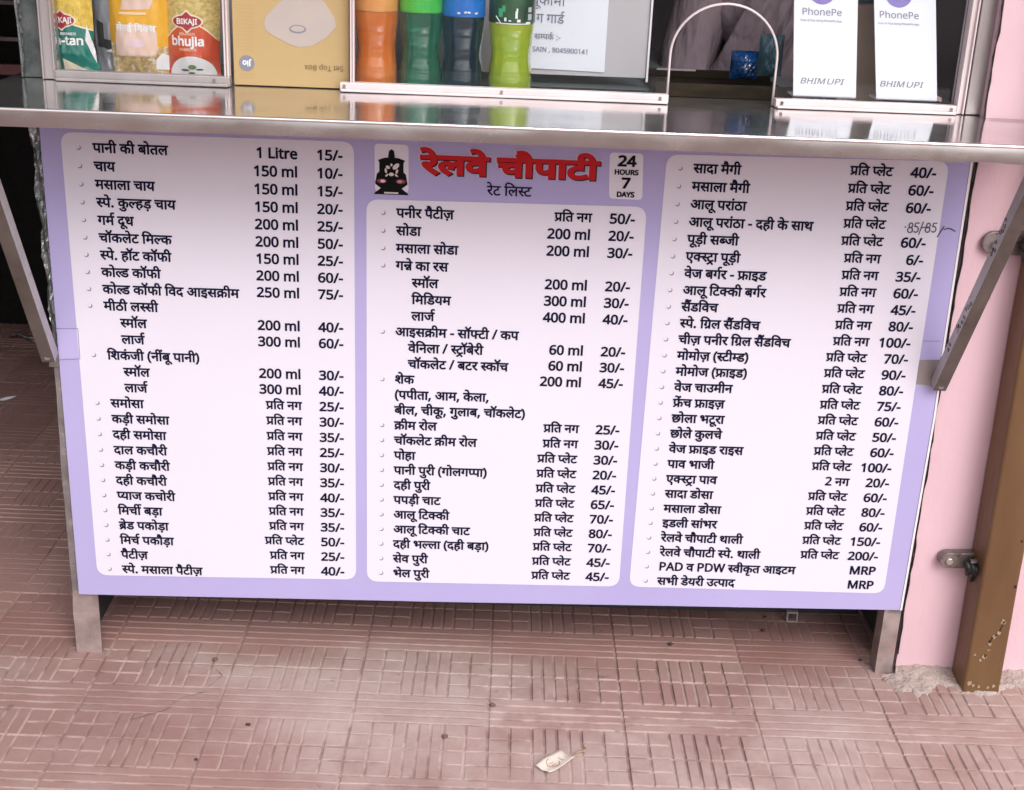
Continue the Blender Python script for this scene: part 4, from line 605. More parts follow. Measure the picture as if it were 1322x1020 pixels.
 'वेज चाउमीन': (4411, '27,0,0 37,556,0 10,556,0 69,1298,0 8,1558,0 31,2192,0 4,2451,0 23,2999,0 33,3597,0 18,3856,0'),
 'वेज फ्राइड राइस': (5751, '27,0,0 37,556,0 10,556,0 69,1298,0 57,1558,0 31,2329,0 2,2588,0 13,3079,0 69,3656,0 25,3916,0 31,4325,0 2,4584,0 29,5075,0'),
 'वेज बर्गर - फ्राइड': (6041, '27,0,0 37,556,0 10,556,0 69,1298,0 21,1558,0 7,2129,0 44,2692,0 25,2692,0 69,3101,0 74,3361,0 69,3683,0 57,3943,0 31,4714,0 2,4973,0 13,5464,0'),
 'वेनिला / स्ट्रॉबेरी': (5590, '27,0,0 37,556,0 32,556,0 18,815,0 26,1370,0 31,2048,0 69,2307,0 76,2567,0 69,2939,0 52,3199,0 55,3588,0 39,4092,0 21,4351,0 37,4922,0 25,4922,0 33,5331,0'),
 'शिकंजी (नींबू पानी)': (6848, '32,0,0 28,259,0 6,939,0 0,1480,0 10,1701,0 33,2443,0 69,2702,0 71,2962,0 18,3262,0 60,3817,0 21,4076,0 35,4647,0 69,4647,0 19,4907,0 31,5475,0 18,5734,0 33,6289,0 72,6548,0'),
 'शेक': (1442, '28,0,0 37,680,0 6,680,0'),
 'सभी डेयरी उत्पाद': (6227, '29,0,0 22,676,0 33,1379,0 69,1638,0 13,1898,0 37,2469,0 24,2475,0 25,3055,0 33,3464,0 69,3723,0 4,3983,0 46,4531,0 19,4880,0 31,5448,0 16,5707,0'),
 'समोसा': (2468, '29,0,0 23,676,0 40,1274,0 29,1533,0 31,2209,0'),
 'सम्पर्क :-': (3203, '29,0,0 66,676,0 6,1591,0 44,2132,0 69,2353,0 87,2613,0 74,2881,0'),
 'सादा डोसा': (3745, '29,0,0 31,676,0 16,935,0 31,1455,0 69,1714,0 13,1974,0 40,2551,0 29,2810,0 31,3486,0'),
 'सादा मैगी': (3394, '29,0,0 31,676,0 16,935,0 31,1455,0 69,1714,0 23,1974,0 38,2572,0 7,2572,0 33,3135,0'),
 'सेव पुरी': (2728, '29,0,0 37,676,0 27,676,0 69,1232,0 19,1492,0 34,2060,0 25,2060,0 33,2469,0'),
 'सेवई मिक्स': (4119, '29,0,0 37,676,0 27,676,0 3,1232,0 69,1723,0 32,1983,0 23,2242,0 45,2840,0 29,3443,0'),
 'सैंडविच': (2702, '29,0,0 63,676,0 13,676,0 32,1253,0 27,1512,0 8,2068,0'),
 'सोडा': (1771, '29,0,0 40,676,0 13,935,0 31,1512,0'),
 'स्पे. कुल्हड़ चाय': (5619, '68,0,0 37,988,0 75,988,0 69,1256,0 6,1516,0 34,2057,0 51,2278,0 30,2778,0 43,3309,0 69,3886,0 8,4146,0 31,4780,0 24,5039,0'),
 'स्पे. ग्रिल सैंडविच': (5978, '68,0,0 37,988,0 75,988,0 69,1256,0 32,1516,0 54,1775,0 26,2338,0 69,3016,0 29,3276,0 63,3952,0 13,3952,0 32,4529,0 27,4788,0 8,5344,0'),
 'स्पे. मसाला पैटीज़': (6319, '68,0,0 37,988,0 75,988,0 69,1256,0 23,1516,0 29,2114,0 31,2790,0 26,3049,0 31,3727,0 69,3986,0 19,4246,0 38,4814,0 11,4814,0 33,5318,0 42,5577,0'),
 'स्पे. हॉट कॉफी': (5121, '68,0,0 37,988,0 75,988,0 69,1256,0 30,1516,0 39,2047,0 11,2306,0 69,2810,0 6,3070,0 39,3832,0 20,4091,0 33,4862,0'),
 'स्मॉल': (1924, '52,0,0 23,389,0 39,987,0 26,1246,0'),
}
MENU = [
 ([0.0659, 0.0901, 0.4362, 0.5127], [
  ('पानी की बोतल', '1 Litre', '15/-', 0.9942, 0.9956),
  ('चाय', '150 ml', '10/-', 0.9628, 0.9643),
  ('मसाला चाय', '150 ml', '15/-', 0.9316, 0.9332),
  ('स्पे. कुल्हड़ चाय', '150 ml', '20/-', 0.9004, 0.9022),
  ('गर्म दूध', '200 ml', '25/-', 0.8692, 0.8714),
  ('चॉकलेट मिल्क', '200 ml', '50/-', 0.8382, 0.8406),
  ('स्पे. हॉट कॉफी', '150 ml', '25/-', 0.8072, 0.81),
  ('कोल्ड कॉफी', '200 ml', '60/-', 0.7763, 0.7794),
  ('कोल्ड कॉफी विद आइसक्रीम', '250 ml', '75/-', 0.7454, 0.7489),
  ('मीठी लस्सी', '', '', 0.7146, 0.7184),
  ('>स्मॉल', '200 ml', '40/-', 0.6838, 0.688),
  ('>लार्ज', '300 ml', '60/-', 0.653, 0.6576),
  ('शिकंजी (नींबू पानी)', '', '', 0.6223, 0.6273),
  ('>स्मॉल', '200 ml', '30/-', 0.5915, 0.597),
  ('>लार्ज', '300 ml', '40/-', 0.5608, 0.5667),
  ('समोसा', 'प्रति नग', '25/-', 0.5302, 0.5363),
  ('कड़ी समोसा', 'प्रति नग', '30/-', 0.4995, 0.506),
  ('दही समोसा', 'प्रति नग', '35/-', 0.4688, 0.4756),
  ('दाल कचौरी', 'प्रति नग', '25/-', 0.4381, 0.4452),
  ('कड़ी कचौरी', 'प्रति नग', '30/-', 0.4074, 0.4148),
  ('दही कचौरी', 'प्रति नग', '35/-', 0.3767, 0.3842),
  ('प्याज कचोरी', 'प्रति नग', '40/-', 0.3459, 0.3536),
  ('मिर्ची बड़ा', 'प्रति नग', '35/-', 0.3151, 0.3229),
  ('ब्रेड पकोड़ा', 'प्रति नग', '35/-', 0.2843, 0.2922),
  ('मिर्च पकौड़ा', 'प्रति प्लेट', '50/-', 0.2535, 0.2613),
  ('पैटीज़', 'प्रति नग', '25/-', 0.2226, 0.2303),
  ('स्पे. मसाला पैटीज़', 'प्रति नग', '40/-', 0.1916, 0.1991),
 ]),
 ([0.5827, 0.6054, 0.9442, 1.0197], [
  ('पनीर पैटीज़', 'प्रति नग', '50/-', 0.9005, 0.9035),
  ('सोडा', '200 ml', '20/-', 0.8689, 0.8729),
  ('मसाला सोडा', '200 ml', '30/-', 0.8376, 0.8423),
  ('गन्ने का रस', '', '', 0.8065, 0.8118),
  ('>स्मॉल', '200 ml', '20/-', 0.7757, 0.7813),
  ('>मिडियम', '300 ml', '30/-', 0.7451, 0.7509),
  ('>लार्ज', '400 ml', '40/-', 0.7147, 0.7204),
  ('आइसक्रीम - सॉफ्टी / कप', '', '', 0.6844, 0.69),
  ('>वेनिला / स्ट्रॉबेरी', '60 ml', '20/-', 0.6543, 0.6596),
  ('>चॉकलेट / बटर स्कॉच', '60 ml', '30/-', 0.6242, 0.6293),
  ('शेक', '200 ml', '45/-', 0.5942, 0.5989),
  ('=(पपीता, आम, केला,', '', '', 0.5643, 0.5686),
  ('=बील, चीकू, गुलाब, चॉकलेट)', '', '', 0.5344, 0.5382),
  ('क्रीम रोल', 'प्रति नग', '25/-', 0.5045, 0.5079),
  ('चॉकलेट क्रीम रोल', 'प्रति नग', '30/-', 0.4746, 0.4775),
  ('पोहा', 'प्रति प्लेट', '30/-', 0.4446, 0.4471),
  ('पानी पुरी (गोलगप्पा)', 'प्रति प्लेट', '20/-', 0.4145, 0.4167),
  ('दही पुरी', 'प्रति प्लेट', '45/-', 0.3843, 0.3863),
  ('पपड़ी चाट', 'प्रति प्लेट', '65/-', 0.354, 0.3558),
  ('आलू टिक्की', 'प्रति प्लेट', '70/-', 0.3235, 0.3254),
  ('आलू टिक्की चाट', 'प्रति प्लेट', '80/-', 0.2928, 0.2948),
  ('दही भल्ला (दही बड़ा)', 'प्रति प्लेट', '70/-', 0.2619, 0.2643),
  ('सेव पुरी', 'प्रति प्लेट', '45/-', 0.2307, 0.2336),
  ('भेल पुरी', 'प्रति प्लेट', '45/-', 0.1993, 0.203),
 ]),
 ([1.0912, 1.114, 1.4578, 1.5339], [
  ('सादा मैगी', 'प्रति प्लेट', '40/-', 0.9968, 1.0032),
  ('मसाला मैगी', 'प्रति प्लेट', '60/-', 0.9655, 0.9722),
  ('आलू परांठा', 'प्रति प्लेट', '60/-', 0.9343, 0.9413),
  ('आलू परांठा - दही के साथ', 'प्रति प्लेट', '', 0.9032, 0.9104),
  ('पूड़ी सब्जी', 'प्रति प्लेट', '60/-', 0.8722, 0.8795),
  ('एक्स्ट्रा पूड़ी', 'प्रति नग', '6/-', 0.8413, 0.8486),
  ('वेज बर्गर - फ्राइड', 'प्रति नग', '35/-', 0.8105, 0.8177),
  ('आलू टिक्की बर्गर', 'प्रति नग', '60/-', 0.7797, 0.7869),
  ('सैंडविच', 'प्रति नग', '45/-', 0.7491, 0.7561),
  ('स्पे. ग्रिल सैंडविच', 'प्रति नग', '80/-', 0.7184, 0.7252),
  ('चीज़ पनीर ग्रिल सैंडविच', 'प्रति नग', '100/-', 0.6879, 0.6944),
  ('मोमोज़ (स्टीम्ड)', 'प्रति प्लेट', '70/-', 0.6574, 0.6636),
  ('मोमोज (फ्राइड)', 'प्रति प्लेट', '90/-', 0.6269, 0.6328),
  ('वेज चाउमीन', 'प्रति प्लेट', '80/-', 0.5964, 0.6021),
  ('फ्रेंच फ्राइज़', 'प्रति प्लेट', '75/-', 0.566, 0.5713),
  ('छोला भटूरा', 'प्रति प्लेट', '60/-', 0.5355, 0.5405),
  ('छोले कुलचे', 'प्रति प्लेट', '50/-', 0.5051, 0.5097),
  ('वेज फ्राइड राइस', 'प्रति प्लेट', '60/-', 0.4746, 0.4789),
  ('पाव भाजी', 'प्रति प्लेट', '100/-', 0.4441, 0.4482),
  ('एक्स्ट्रा पाव', '2 नग', '20/-', 0.4136, 0.4174),
  ('सादा डोसा', 'प्रति प्लेट', '60/-', 0.383, 0.3866),
  ('मसाला डोसा', 'प्रति प्लेट', '80/-', 0.3524, 0.3558),
  ('इडली सांभर', 'प्रति प्लेट', '60/-', 0.3217, 0.325),
  ('रेलवे चौपाटी थाली', 'प्रति प्लेट', '150/-', 0.2909, 0.2942),
  ('रेलवे चौपाटी स्पे. थाली', 'प्रति प्लेट', '200/-', 0.2601, 0.2634),
  ('PAD व PDW स्वीकृत आइटम', '', 'MRP', 0.2292, 0.2326),
  ('सभी डेयरी उत्पाद', '', 'MRP', 0.1982, 0.2017),
 ]),
]
PANELS = [[(0.037, 1.0186), (0.532, 1.02), (0.5349, 0.1826), (0.0416, 0.1763)], [(0.5532, 0.9221), (1.0388, 0.9262), (1.0405, 0.1859), (0.5557, 0.1824)], [(1.0664, 1.0187), (1.5537, 1.0247), (1.5562, 0.1868), (1.06, 0.1865)], [(0.5668, 1.0187), (0.6247, 1.0182), (0.6258, 0.9356), (0.5678, 0.9362)], [(0.968, 1.0184), (1.0261, 1.0185), (1.0298, 0.9381), (0.9719, 0.9387)]]
# ================================================================ SETTING
def build_ground():
    base = [0, .16, .32, .41, .5, .59, .68, .84]
    hw0, hw1, dep = .0140, .0055, .0024
    offs = []
    for c in base:
        offs += [c - hw0, c - hw1, c + hw1, c + hw0]
    offs = np.array(offs)
    def groove(t):                       # depth profile 0..1 for each line set
        d = np.abs(t[:, None] - np.array(base + [1.])[None, :]); return d
    def prof(d): return np.clip((hw0 - d) / (hw0 - hw1), 0, 1)
    nu0, nu1, nv0, nv1 = -13, 11, -10, 9
    U = np.concatenate([offs + k for k in range(nu0, nu1)]); V = np.concatenate([offs + k for k in range(nv0, nv1)])
    fu, fv = U - np.floor(U + .03), V - np.floor(V + .03)
    def parts(f):
        d = groove(f); p = prof(d)
        seam = np.clip(np.maximum(p[:, 0], p[:, 8]) * 1.3, 0, 1.3); half = np.maximum(p[:, 1], p[:, 7]); bars = np.max(p[:, 2:7], axis=1); edge = np.maximum(p[:, 2], p[:, 6]); mid = np.max(p[:, 3:6], axis=1)
        return seam, half, bars, edge, mid
    us, uh, ub, ue, um = parts(fu); vs, vh, vb, ve, vm = parts(fv)
    eps = .012
    u_sq = ((fu <= .32 + eps) | (fu >= .68 - eps)).astype(float); v_sq = ((fv <= .32 + eps) | (fv >= .68 - eps)).astype(float)
    # lines along y: seam always; half and bars only inside the square rows.  lines along x: seam and bars always; half only at squares
    Gu = np.maximum(us[None, :], np.maximum(uh, ub)[None, :] * v_sq[:, None])
    Gv = .72 * np.maximum(np.maximum(vs * 1.3, vb)[:, None], vh[:, None] * u_sq[None, :])
    rg = np.random.default_rng(3)
    wear = .45 + .75 * rg.random((nv1 - nv0, nu1 - nu0))
    W = np.repeat(np.repeat(wear, 32, 0), 32, 1)
    wn = smooth_noise(77); Uc, Vc = np.meshgrid(U, V); f_ = np.vectorize(lambda a, b: wn(a * 1.3, b * 1.5))(Uc[::8, ::8], Vc[::8, ::8])
    W = W * np.clip(1.0 - 1.1 * np.repeat(np.repeat(f_, 8, 0), 8, 1), .55, 1.3)
    H = -dep * np.maximum(Gu, Gv) * W
    tilt = (rg.random((nv1 - nv0, nu1 - nu0)) - .5) * .0012
    H += np.repeat(np.repeat(tilt, 32, 0), 32, 1) * (1 - np.maximum(us[None, :], vs[:, None]))
    uu, vv = np.meshgrid(U * TILE + TX, TY - V * TILE)
    c, s = math.cos(TYAW), math.sin(TYAW)
    X, Y_ = c * uu - s * vv, s * uu + c * vv
    nv, nu = H.shape
    co = np.stack([X, Y_, H], -1).reshape(-1, 3)
    idx = np.arange(nv * nu).reshape(nv, nu)
    q = np.stack([idx[1:, :-1], idx[1:, 1:], idx[:-1, 1:], idx[:-1, :-1]], -1).reshape(-1, 4)
    # outer sheet to the horizon, a few millimetres lower
    far = np.array([(-60, -60, -.008), (60, -60, -.008), (60, 60, -.008), (-60, 60, -.008)])
    co2 = np.concatenate([co, far]); nq = len(q); q = np.concatenate([q, [np.arange(4) + len(co)]])
    me = bpy.data.meshes.new('pavement'); me.vertices.add(len(co2)); me.vertices.foreach_set('co', co2.ravel())
    me.loops.add(q.size); me.loops.foreach_set('vertex_index', q.ravel().astype(np.int32))
    me.polygons.add(len(q)); me.polygons.foreach_set('loop_start', np.arange(0, q.size, 4, dtype=np.int32)); me.polygons.foreach_set('loop_total', np.full(len(q), 4, np.int32))
    me.update(); me.validate()
    me.polygons.foreach_set('use_smooth', [False] * len(me.polygons))
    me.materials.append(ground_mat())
    o = bpy.data.objects.new('pavement', me); C.objects.link(o); o['kind'] = 'structure'
build_ground()

# crack in the paving
mb = MB()
pts = [(.150, -.214), (.181, -.1975), (.204, -.183), (.209, -.169), (.226, -.141), (.261, -.1217), (.268, -.095), (.286, -.066), (.262, -.038)]
q = []
for (x0, y0), (x1, y1) in zip(pts, pts[1:]):
    for k in range(4): q.append((x0 + (x1 - x0) * k / 4 + rnd.uniform(-.002, .002), y0 + (y1 - y0) * k / 4 + rnd.uniform(-.002, .002)))
for (x0, y0), (x1, y1) in zip(q, q[1:]):
    ww = rnd.uniform(.0005, .0018); mb.add([(x0, y0 - ww, .0011), (x1, y1 - ww, .0011), (x1, y1 + ww, .0011), (x0, y0 + ww, .0011)], [(0, 1, 2, 3)])
o = mb.build('pavement_crack', mat('crack_dark', (.19, .12, .105), .9), bpy.data.objects['pavement'])

# pink plastered wall on the right
wallt = thing('plastered_wall', 'pink painted plaster wall to the right of the counter, stained near the ground', 'wall')
mb = MB(); nz = smooth_noise(5)
nx, nzv = 30, 40
vv = [(1.6095 + 3.4 * (i / nx) ** 1.6, .018 + .0022 * nz(1.624 * 4 + i * .7, j * .6) * (1 if 0 < j < nzv else 0), -.02 + 3.0 * j / nzv) for j in range(nzv + 1) for i in range(nx + 1)]
mb.add(vv, [(j * (nx + 1) + i, j * (nx + 1) + i + 1, (j + 1) * (nx + 1) + i + 1, (j + 1) * (nx + 1) + i) for j in range(nzv) for i in range(nx)])
mb.box(1.6095, 5.0, .03, .25, -.02, 2.98)
mb.build('wall', pinkw, wallt, smooth=True, auto=40)
# rough cement fillet along the foot of the wall
mb = MB(); r2 = random.Random(4); prof = []
n = 110
rows = []
for i in range(n + 1):
    x = 1.575 + (2.6 - 1.575) * i / n
    a = min(1, max(.25, (x - 1.56) / .07)) * (1.0 if x < 1.70 else .92)
    reach = (.082 + .02 * math.sin(x * 40) + r2.uniform(-.010, .010)) * a
    hgt = (.013 + .004 * math.sin(x * 23 + 1) + r2.uniform(-.0025, .0025)) * a
    y0 = .0235 if x > 1.612 else -.004
    rows.append([(x, y0, hgt), (x, y0 - reach * .25, hgt * .62 + r2.uniform(-.0018, .0018)), (x, y0 - reach * .6, hgt * .25 + r2.uniform(-.002, .002)), (x, y0 - reach * .9, .004), (x, y0 - reach * 1.05, -.006)])
vv = [p for r_ in rows for p in r_]; 
mb.add(vv, [(i * 5 + k, i * 5 + k + 1, (i + 1) * 5 + k + 1, (i + 1) * 5 + k) for i in range(n) for k in range(4)])
mb.build('cement_fillet', cement, wallt, smooth=True)
mb = MB(); mb.tube([(1.6080 + .0012 * math.sin(z * 31) + .0010 * math.sin(z * 77), .0150, z) for z in [k * .02 for k in range(2, 110)]], [.0008 + .0013 * abs(math.sin(k * 1.7)) for k in range(2, 110)], 6)
mb.build('black_sealant', tape, wallt)

# dark passage on the left: granite wall at its end, unseen side wall and shutter added to darken it, canopy overhead
gw = thing('granite_wall', 'black speckled granite wall at the far end of the dark passage on the left', 'wall')
mb = MB(); mb.box(-3.2, 0.0, 2.06, 2.2, -.02, 2.6); mb.build('wall', granite, gw)
mb = MB(); mb.box(-3.2, 0.0, 2.02, 2.0595, .833, .867); mb.build('ledge', mat('ledge_pink', (.55, .26, .30), .5), gw, bevel=.004)
for z in (.936, 1.046):
    mb = MB(); mb.box(-3.2, 0.0, 2.035, 2.0598, z, z + .012); mb.build('trim', alu, gw)
sw = thing('added_side_wall', 'unseen stone side wall added to shade the passage on the left', 'wall')  # out of view, placed to block light from the left
mb = MB(); mb.box(-1.30, -1.05, -1.2, 2.06, -.02, 2.6); mb.build('wall', granite, sw)
sh = thing('added_shutter', 'unseen half lowered shutter added to shade the passage beside the counter', 'shutter')  # out of view, added above the passage to darken its floor
mb = MB()
for k in range(20): z = 1.33 + k * .06; mb.add([(-1.05, .10, z), (-.045, .10, z), (-.045, .085, z + .015), (-1.05, .085, z + .015), (-.045, .085, z + .045), (-1.05, .085, z + .045), (-.045, .10, z + .06), (-1.05, .10, z + .06)], [(0, 1, 2, 3), (3, 2, 4, 5), (5, 4, 6, 7)])
mb.build('slats', galv, sh); mb = MB(); mb.box(-1.05, -.045, .07, .115, 1.30, 1.3295); mb.build('bottom_rail', alu, sh)
cp = thing('shade_canopy', 'unseen flat dark roof slab over the kiosk and passage, added as light occluder', 'roof')  # roof out of view, put in to keep sky light off the passage
mb = MB(); mb.box(-3.4, 5.1, -.06, 3.0, 2.6, 2.75); mb.build('slab', sheetin, cp)
mb = MB(); mb.box(-3.4, 5.1, -.085, -.062, 2.55, 2.78); mb.build('fascia', galv, cp)

# ================================================================ KIOSK
kiosk = thing('food_kiosk', 'metal snack counter with stainless shelf and glazed serving window', 'kiosk')
# carcass
mb = MB()
mb.box(-.002, .012, .045, .95, .02, 1.085); mb.box(1.592, 1.606, .045, .95, .02, 1.085)
mb.box(.012, 1.592, .935, .95, .10, 1.085); mb.box(.012, 1.592, .03, .06, .16, .19); mb.box(.012, 1.592, .01, .05, 1.0, 1.085)
mb.box(.012, 1.592, .24, .25, .0, .80)  # unseen inner panel, set forward to cut light under the board
mb.build('carcass', darkin, kiosk)
# four legs
def leg(x0, x1, y0, y1, m, wob):
    mb = MB(); r = random.Random(int(x0 * 1000) + 9); n = 24
    L_ = []; R_ = []
    for i in range(n + 1):
        z = 1.086 * i / n
        L_.append((x0 + wob(z) + r.uniform(-.0008, .0008), z)); R_.append((x1, z))
    poly = [L_[0], R_[0]] + R_[1:] + L_[:0:-1]
    for i in range(n):
        a, b = L_[i], L_[i + 1]; c_, d = R_[i], R_[i + 1]
        y = y0 + r.uniform(-.0004, .0004)
        mb.add([(a[0], y0, a[1]), (c_[0], y0, c_[1]), (d[0], y0, d[1]), (b[0], y0, b[1])], [(0, 1, 2, 3)], 1 if i < 3 else 0)
        mb.add([(a[0], y0, a[1]), (b[0], y0, b[1]), (b[0], y1, b[1]), (a[0], y1, a[1])], [(0, 1, 2, 3)], 1 if i < 3 else 0)
        mb.add([(c_[0], y0, c_[1]), (c_[0], y0 + .004, c_[1]), (d[0], y0 + .004, d[1]), (d[0], y0, d[1])], [(0, 1, 2, 3)], 0)
        mb.add([(a[0] + .004, y0 + .004, a[1]), (b[0] + .004, y0 + .004, b[1]), (d[0], y0 + .004, d[1]), (c_[0], y0 + .004, c_[1])], [(0, 1, 2, 3)], 0)
    return mb.build('leg', [m, footp], kiosk)
leg(-.010, .037, .0065, .045, galv, lambda z: -.004 * math.sin(z * 5) + (-.002 if z < .13 else .002))
leg(1.5655, 1.5990, .0065, .045, galv, lambda z: 0)
leg(-.004, .034, .90, .94, galv, lambda z: 0)
leg(1.572, 1.6065, .90, .94, galv, lambda z: 0)
# crumpled foil strip hanging down the left edge of the board
mb = MB(); r3 = random.Random(11); n = 60; ro = []
for i in range(n + 1):
    z = .645 + (1.066 - .645) * i / n
    xl = -.0165 + .0095 * (1 - i / n) + .0022 * math.sin(z * 60) + r3.uniform(-.0012, .0012); xr = .003
    if i < 6: xl = xl + (xr - .002 - xl) * (1 - i / 6)
    ro.append([(xl + (xr - xl) * k / 5, .0035 - .0025 * math.sin(k * 1.3 + z * 50) - r3.uniform(0, .002), z) for k in range(6)])
mb.add([p for q_ in ro for p in q_], [(i * 6 + k, i * 6 + k + 1, (i + 1) * 6 + k + 1, (i + 1) * 6 + k) for i in range(n) for k in range(5)])
mb.build('foil_strip', foil, kiosk, smooth=False)

# shelf: top sheet, folded front lip, bright rolled edge
ZS = 1.098
mb = MB(); nx, ny = 70, 8; n1 = smooth_noise(2)
XS0, XS1, YF, YB = -.0615, 1.695, -.272, .20
def shelfz(x, y): return ZS + .0010 * n1(x * 3.2, y * 6) * (1 if y > YF + .01 else .4)
vv = [(XS0 + (XS1 - XS0) * i / nx, YF + (.0 + (YB - YF)) * j / ny, 0) for j in range(ny + 1) for i in range(nx + 1)]
vv = [(x, y, shelfz(x, y)) for x, y, _ in vv]
# the part beyond the kiosk's right side stops at the wall face
vv = [(x, min(y, .0145) if x > 1.615 else y, z) for x, y, z in vv]
mb.add(vv, [(j * (nx + 1) + i, j * (nx + 1) + i + 1, (j + 1) * (nx + 1) + i + 1, (j + 1) * (nx + 1) + i) for j in range(ny) for i in range(nx)])
shelf = mb.build('shelf', steel, kiosk, smooth=True)
mb = MB(); nl = smooth_noise(8); n = 120; ro = []
for i in range(n + 1):
    x = XS0 + (XS1 - XS0) * i / n; d = .0012 * nl(x * 9, 1.3); e_ = .0016 * nl(x * 7, 4.1) + (.0012 * math.sin(x * 55) if 1.4 < x else 0)
    ro.append([(x, YF - .0025 + d * .3, ZS - .003), (x, YF - .0035 + d, ZS - .012), (x, YF - .003 + d, ZS - .0255 + e_), (x, YF + .012, ZS - .0265 + e_), (x, YF + .012, ZS - .024 + e_)])
mb.add([p for q_ in ro for p in q_], [(i * 5 + k, i * 5 + k + 1, (i + 1) * 5 + k + 1, (i + 1) * 5 + k) for i in range(n) for k in range(4)][::1])
mb.f = [tuple(reversed(f)) for f in mb.f]
lip = mb.build('shelf_lip', lipm, kiosk, smooth=True, auto=35)
mb = MB(); mb.tube([(XS0 + (XS1 - XS0) * i / 40, YF - .0005, ZS - .0012) for i in range(41)], .0032, 8); mb.build('rolled_edge', edgem, kiosk, smooth=True)
for y in (-.2, -.05):
    mb = MB(); mb.box(XS0 + .02, XS1 - .06, y, y + .025, ZS - .026, ZS - .003); mb.build('shelf_bearer', galv, kiosk)

# diagonal braces
def brace(xc, top, mside, mfront):
    a = Vector((xc, -.010, .617)); b = Vector((top[0], top[1], top[2])); mb = MB()
    z = (b - a).normalized(); x = Vector((1, 0, 0)); x = (x - z * x.dot(z)).normalized(); y = z.cross(x)   # y points to the front-below or back
    if y.y > 0: y = -y
    wv = .024
    def corner(p, i, j): return p + x * (i * wv / 2) + y * (j * wv / 2)
    vs = [corner(p, i, j) for p in (a, b) for i, j in ((-1, -1), (1, -1), (1, 1), (-1, 1))]
    fs = [(3, 2, 1, 0), (4, 5, 6, 7), (0, 1, 5, 4), (1, 2, 6, 5), (2, 3, 7, 6), (3, 0, 4, 7)]
    mb.add(vs, fs, 0)
    for k in (2, 5, 3, 4): pass
    mb.m[4] = 1
    o = mb.build('shelf_brace', [mside, mfront], kiosk, bevel=.0012)
    bm_ = MB(); s_ = 1 if xc < .8 else -1
    bm_.disc((xc, a.y - .0165, a.z + .006), .0065, .006, 6); bm_.build('bolt', clampm, o)
    return o, a, z, x, y
bl, *_ = brace(-.0095, (-.018, -.249, 1.068), bracem, brace_shade)
br, a_, z_, x_, y_ = brace(1.5935, (1.602, -.262, 1.068), bracem, brace_shade)
# pen scribbles on the right brace
mb = MB(); r4 = random.Random(3)
for d0, nn in ((.10, 2), (.155, 4), (.20, 3), (.33, 4), (.375, 4)):
    for k in range(nn):
        p = a_ + z_ * (d0 + k * .009 * r4.uniform(.7, 1.2)) - x_ * (.0121) + y_ * r4.uniform(-.006, .006)
        ang = [z_ * math.cos(t) * .0035 * r4.uniform(.6, 1.3) + y_ * math.sin(t) * .0045 for t in (0, 1.2, 2.4, 3.6, 4.6)]
        mb.tube([p + v for v in ang], .0007, 4)
mb.build('pen_scribble', black, br)
# small tab under the right brace, in the notch of the board
mb = MB(); mb.box(1.556, 1.604, .0005, .0060, .607, .668); mb.build('hinge_plate', alu, br, bevel=.001)
mb = MB(); mb.box(-.0165, .0015, .0005, .0055, .595, .635); mb.build('hinge_plate', galv, bl, bevel=.001)

# window frame
YW = .05
fr = MB(); fr.box(-.0395, -.0005, .062, .10, ZS + .001, 2.59, 0)
o = fr.build('corner_post', [dirtyfilm], kiosk, bevel=.002)
fr = MB(); fr.tube([(-.0375 + .0015 * math.sin(z * 40), .058, z) for z in [1.10 + .03 * k for k in range(50)]], [.0022 + .0016 * abs(math.sin(k * 2.1)) for k in range(50)], 6)
r5 = random.Random(21)
for k in range(9):
    z = 1.12 + k * .025; x = -.037
    fr.add([(x, .0575, z), (x + r5.uniform(.004, .012), .0562, z + r5.uniform(.0, .012)), (x + r5.uniform(.002, .006), .056, z + r5.uniform(.015, .03))], [(0, 1, 2)])
fr.build('torn_film', foil, kiosk)
def mullion(x0, x1, y0, y1, m=alu, z1=2.0, lipw=.003):
    mb = MB(); mb.box(x0, x1, y0, y1, ZS + .0015, z1)
    mb.box(x0, x0 + lipw, y0 - .006, y0 - .0003, ZS + .0015, z1); mb.box(x1 - lipw, x1, y0 - .006, y0 - .0003, ZS + .0015, z1)
    return mb.build('mullion', m, kiosk, bevel=.0008)
mullion(.0015, .0235, .045, .075, alu)
mullion(.3085, .3165, .046, .062, aluw)
mullion(.5215, .5285, .046, .062, aluw)
mullion(1.5655, 1.5790, .042, .07, aluw)
mb = MB(); mb.box(1.5825, 1.6185, .040, .09, ZS + .0015, 2.59); mb.build('corner_post', alu, kiosk, bevel=.0015)
mb = MB(); mb.box(1.5792, 1.5824, .050, .07, ZS + .0015, 2.59); mb.build('rubber_seal', black, kiosk)
mb = MB(); mb.box(.0, 1.62, .045, .10, 2.0, 2.59); mb.build('header_panel', lavender, kiosk, bevel=.002)
def sill(x0, x1, m, screws, h=.0155):
    mb = MB(); mb.box(x0, x1, .036, .0555, ZS + .001, ZS + h); 
    mb.box(x0 + .002, x1 - .002, .0285, .0357, ZS + .001, ZS + h * .35)
    o = mb.build('sill_strip', m, kiosk, bevel=.0012)
    for x in screws:
        b = MB(); b.disc((x, .0345, ZS + h * .62), .0028, .002, 10); b.add([(x - .0045, .0352, ZS + h * .3), (x + .0035, .0352, ZS + h * .25), (x, .0352, ZS + h * .75)], [(0, 1, 2)]); b.build('screw', clampm, o)
    return o
sill(.024, .3180, alu, (.292,), .0175)
sill(.5045, 1.0665, aluw, (.512, .78, 1.052))
sill(1.2515, 1.5655, aluw, (1.262, 1.556))
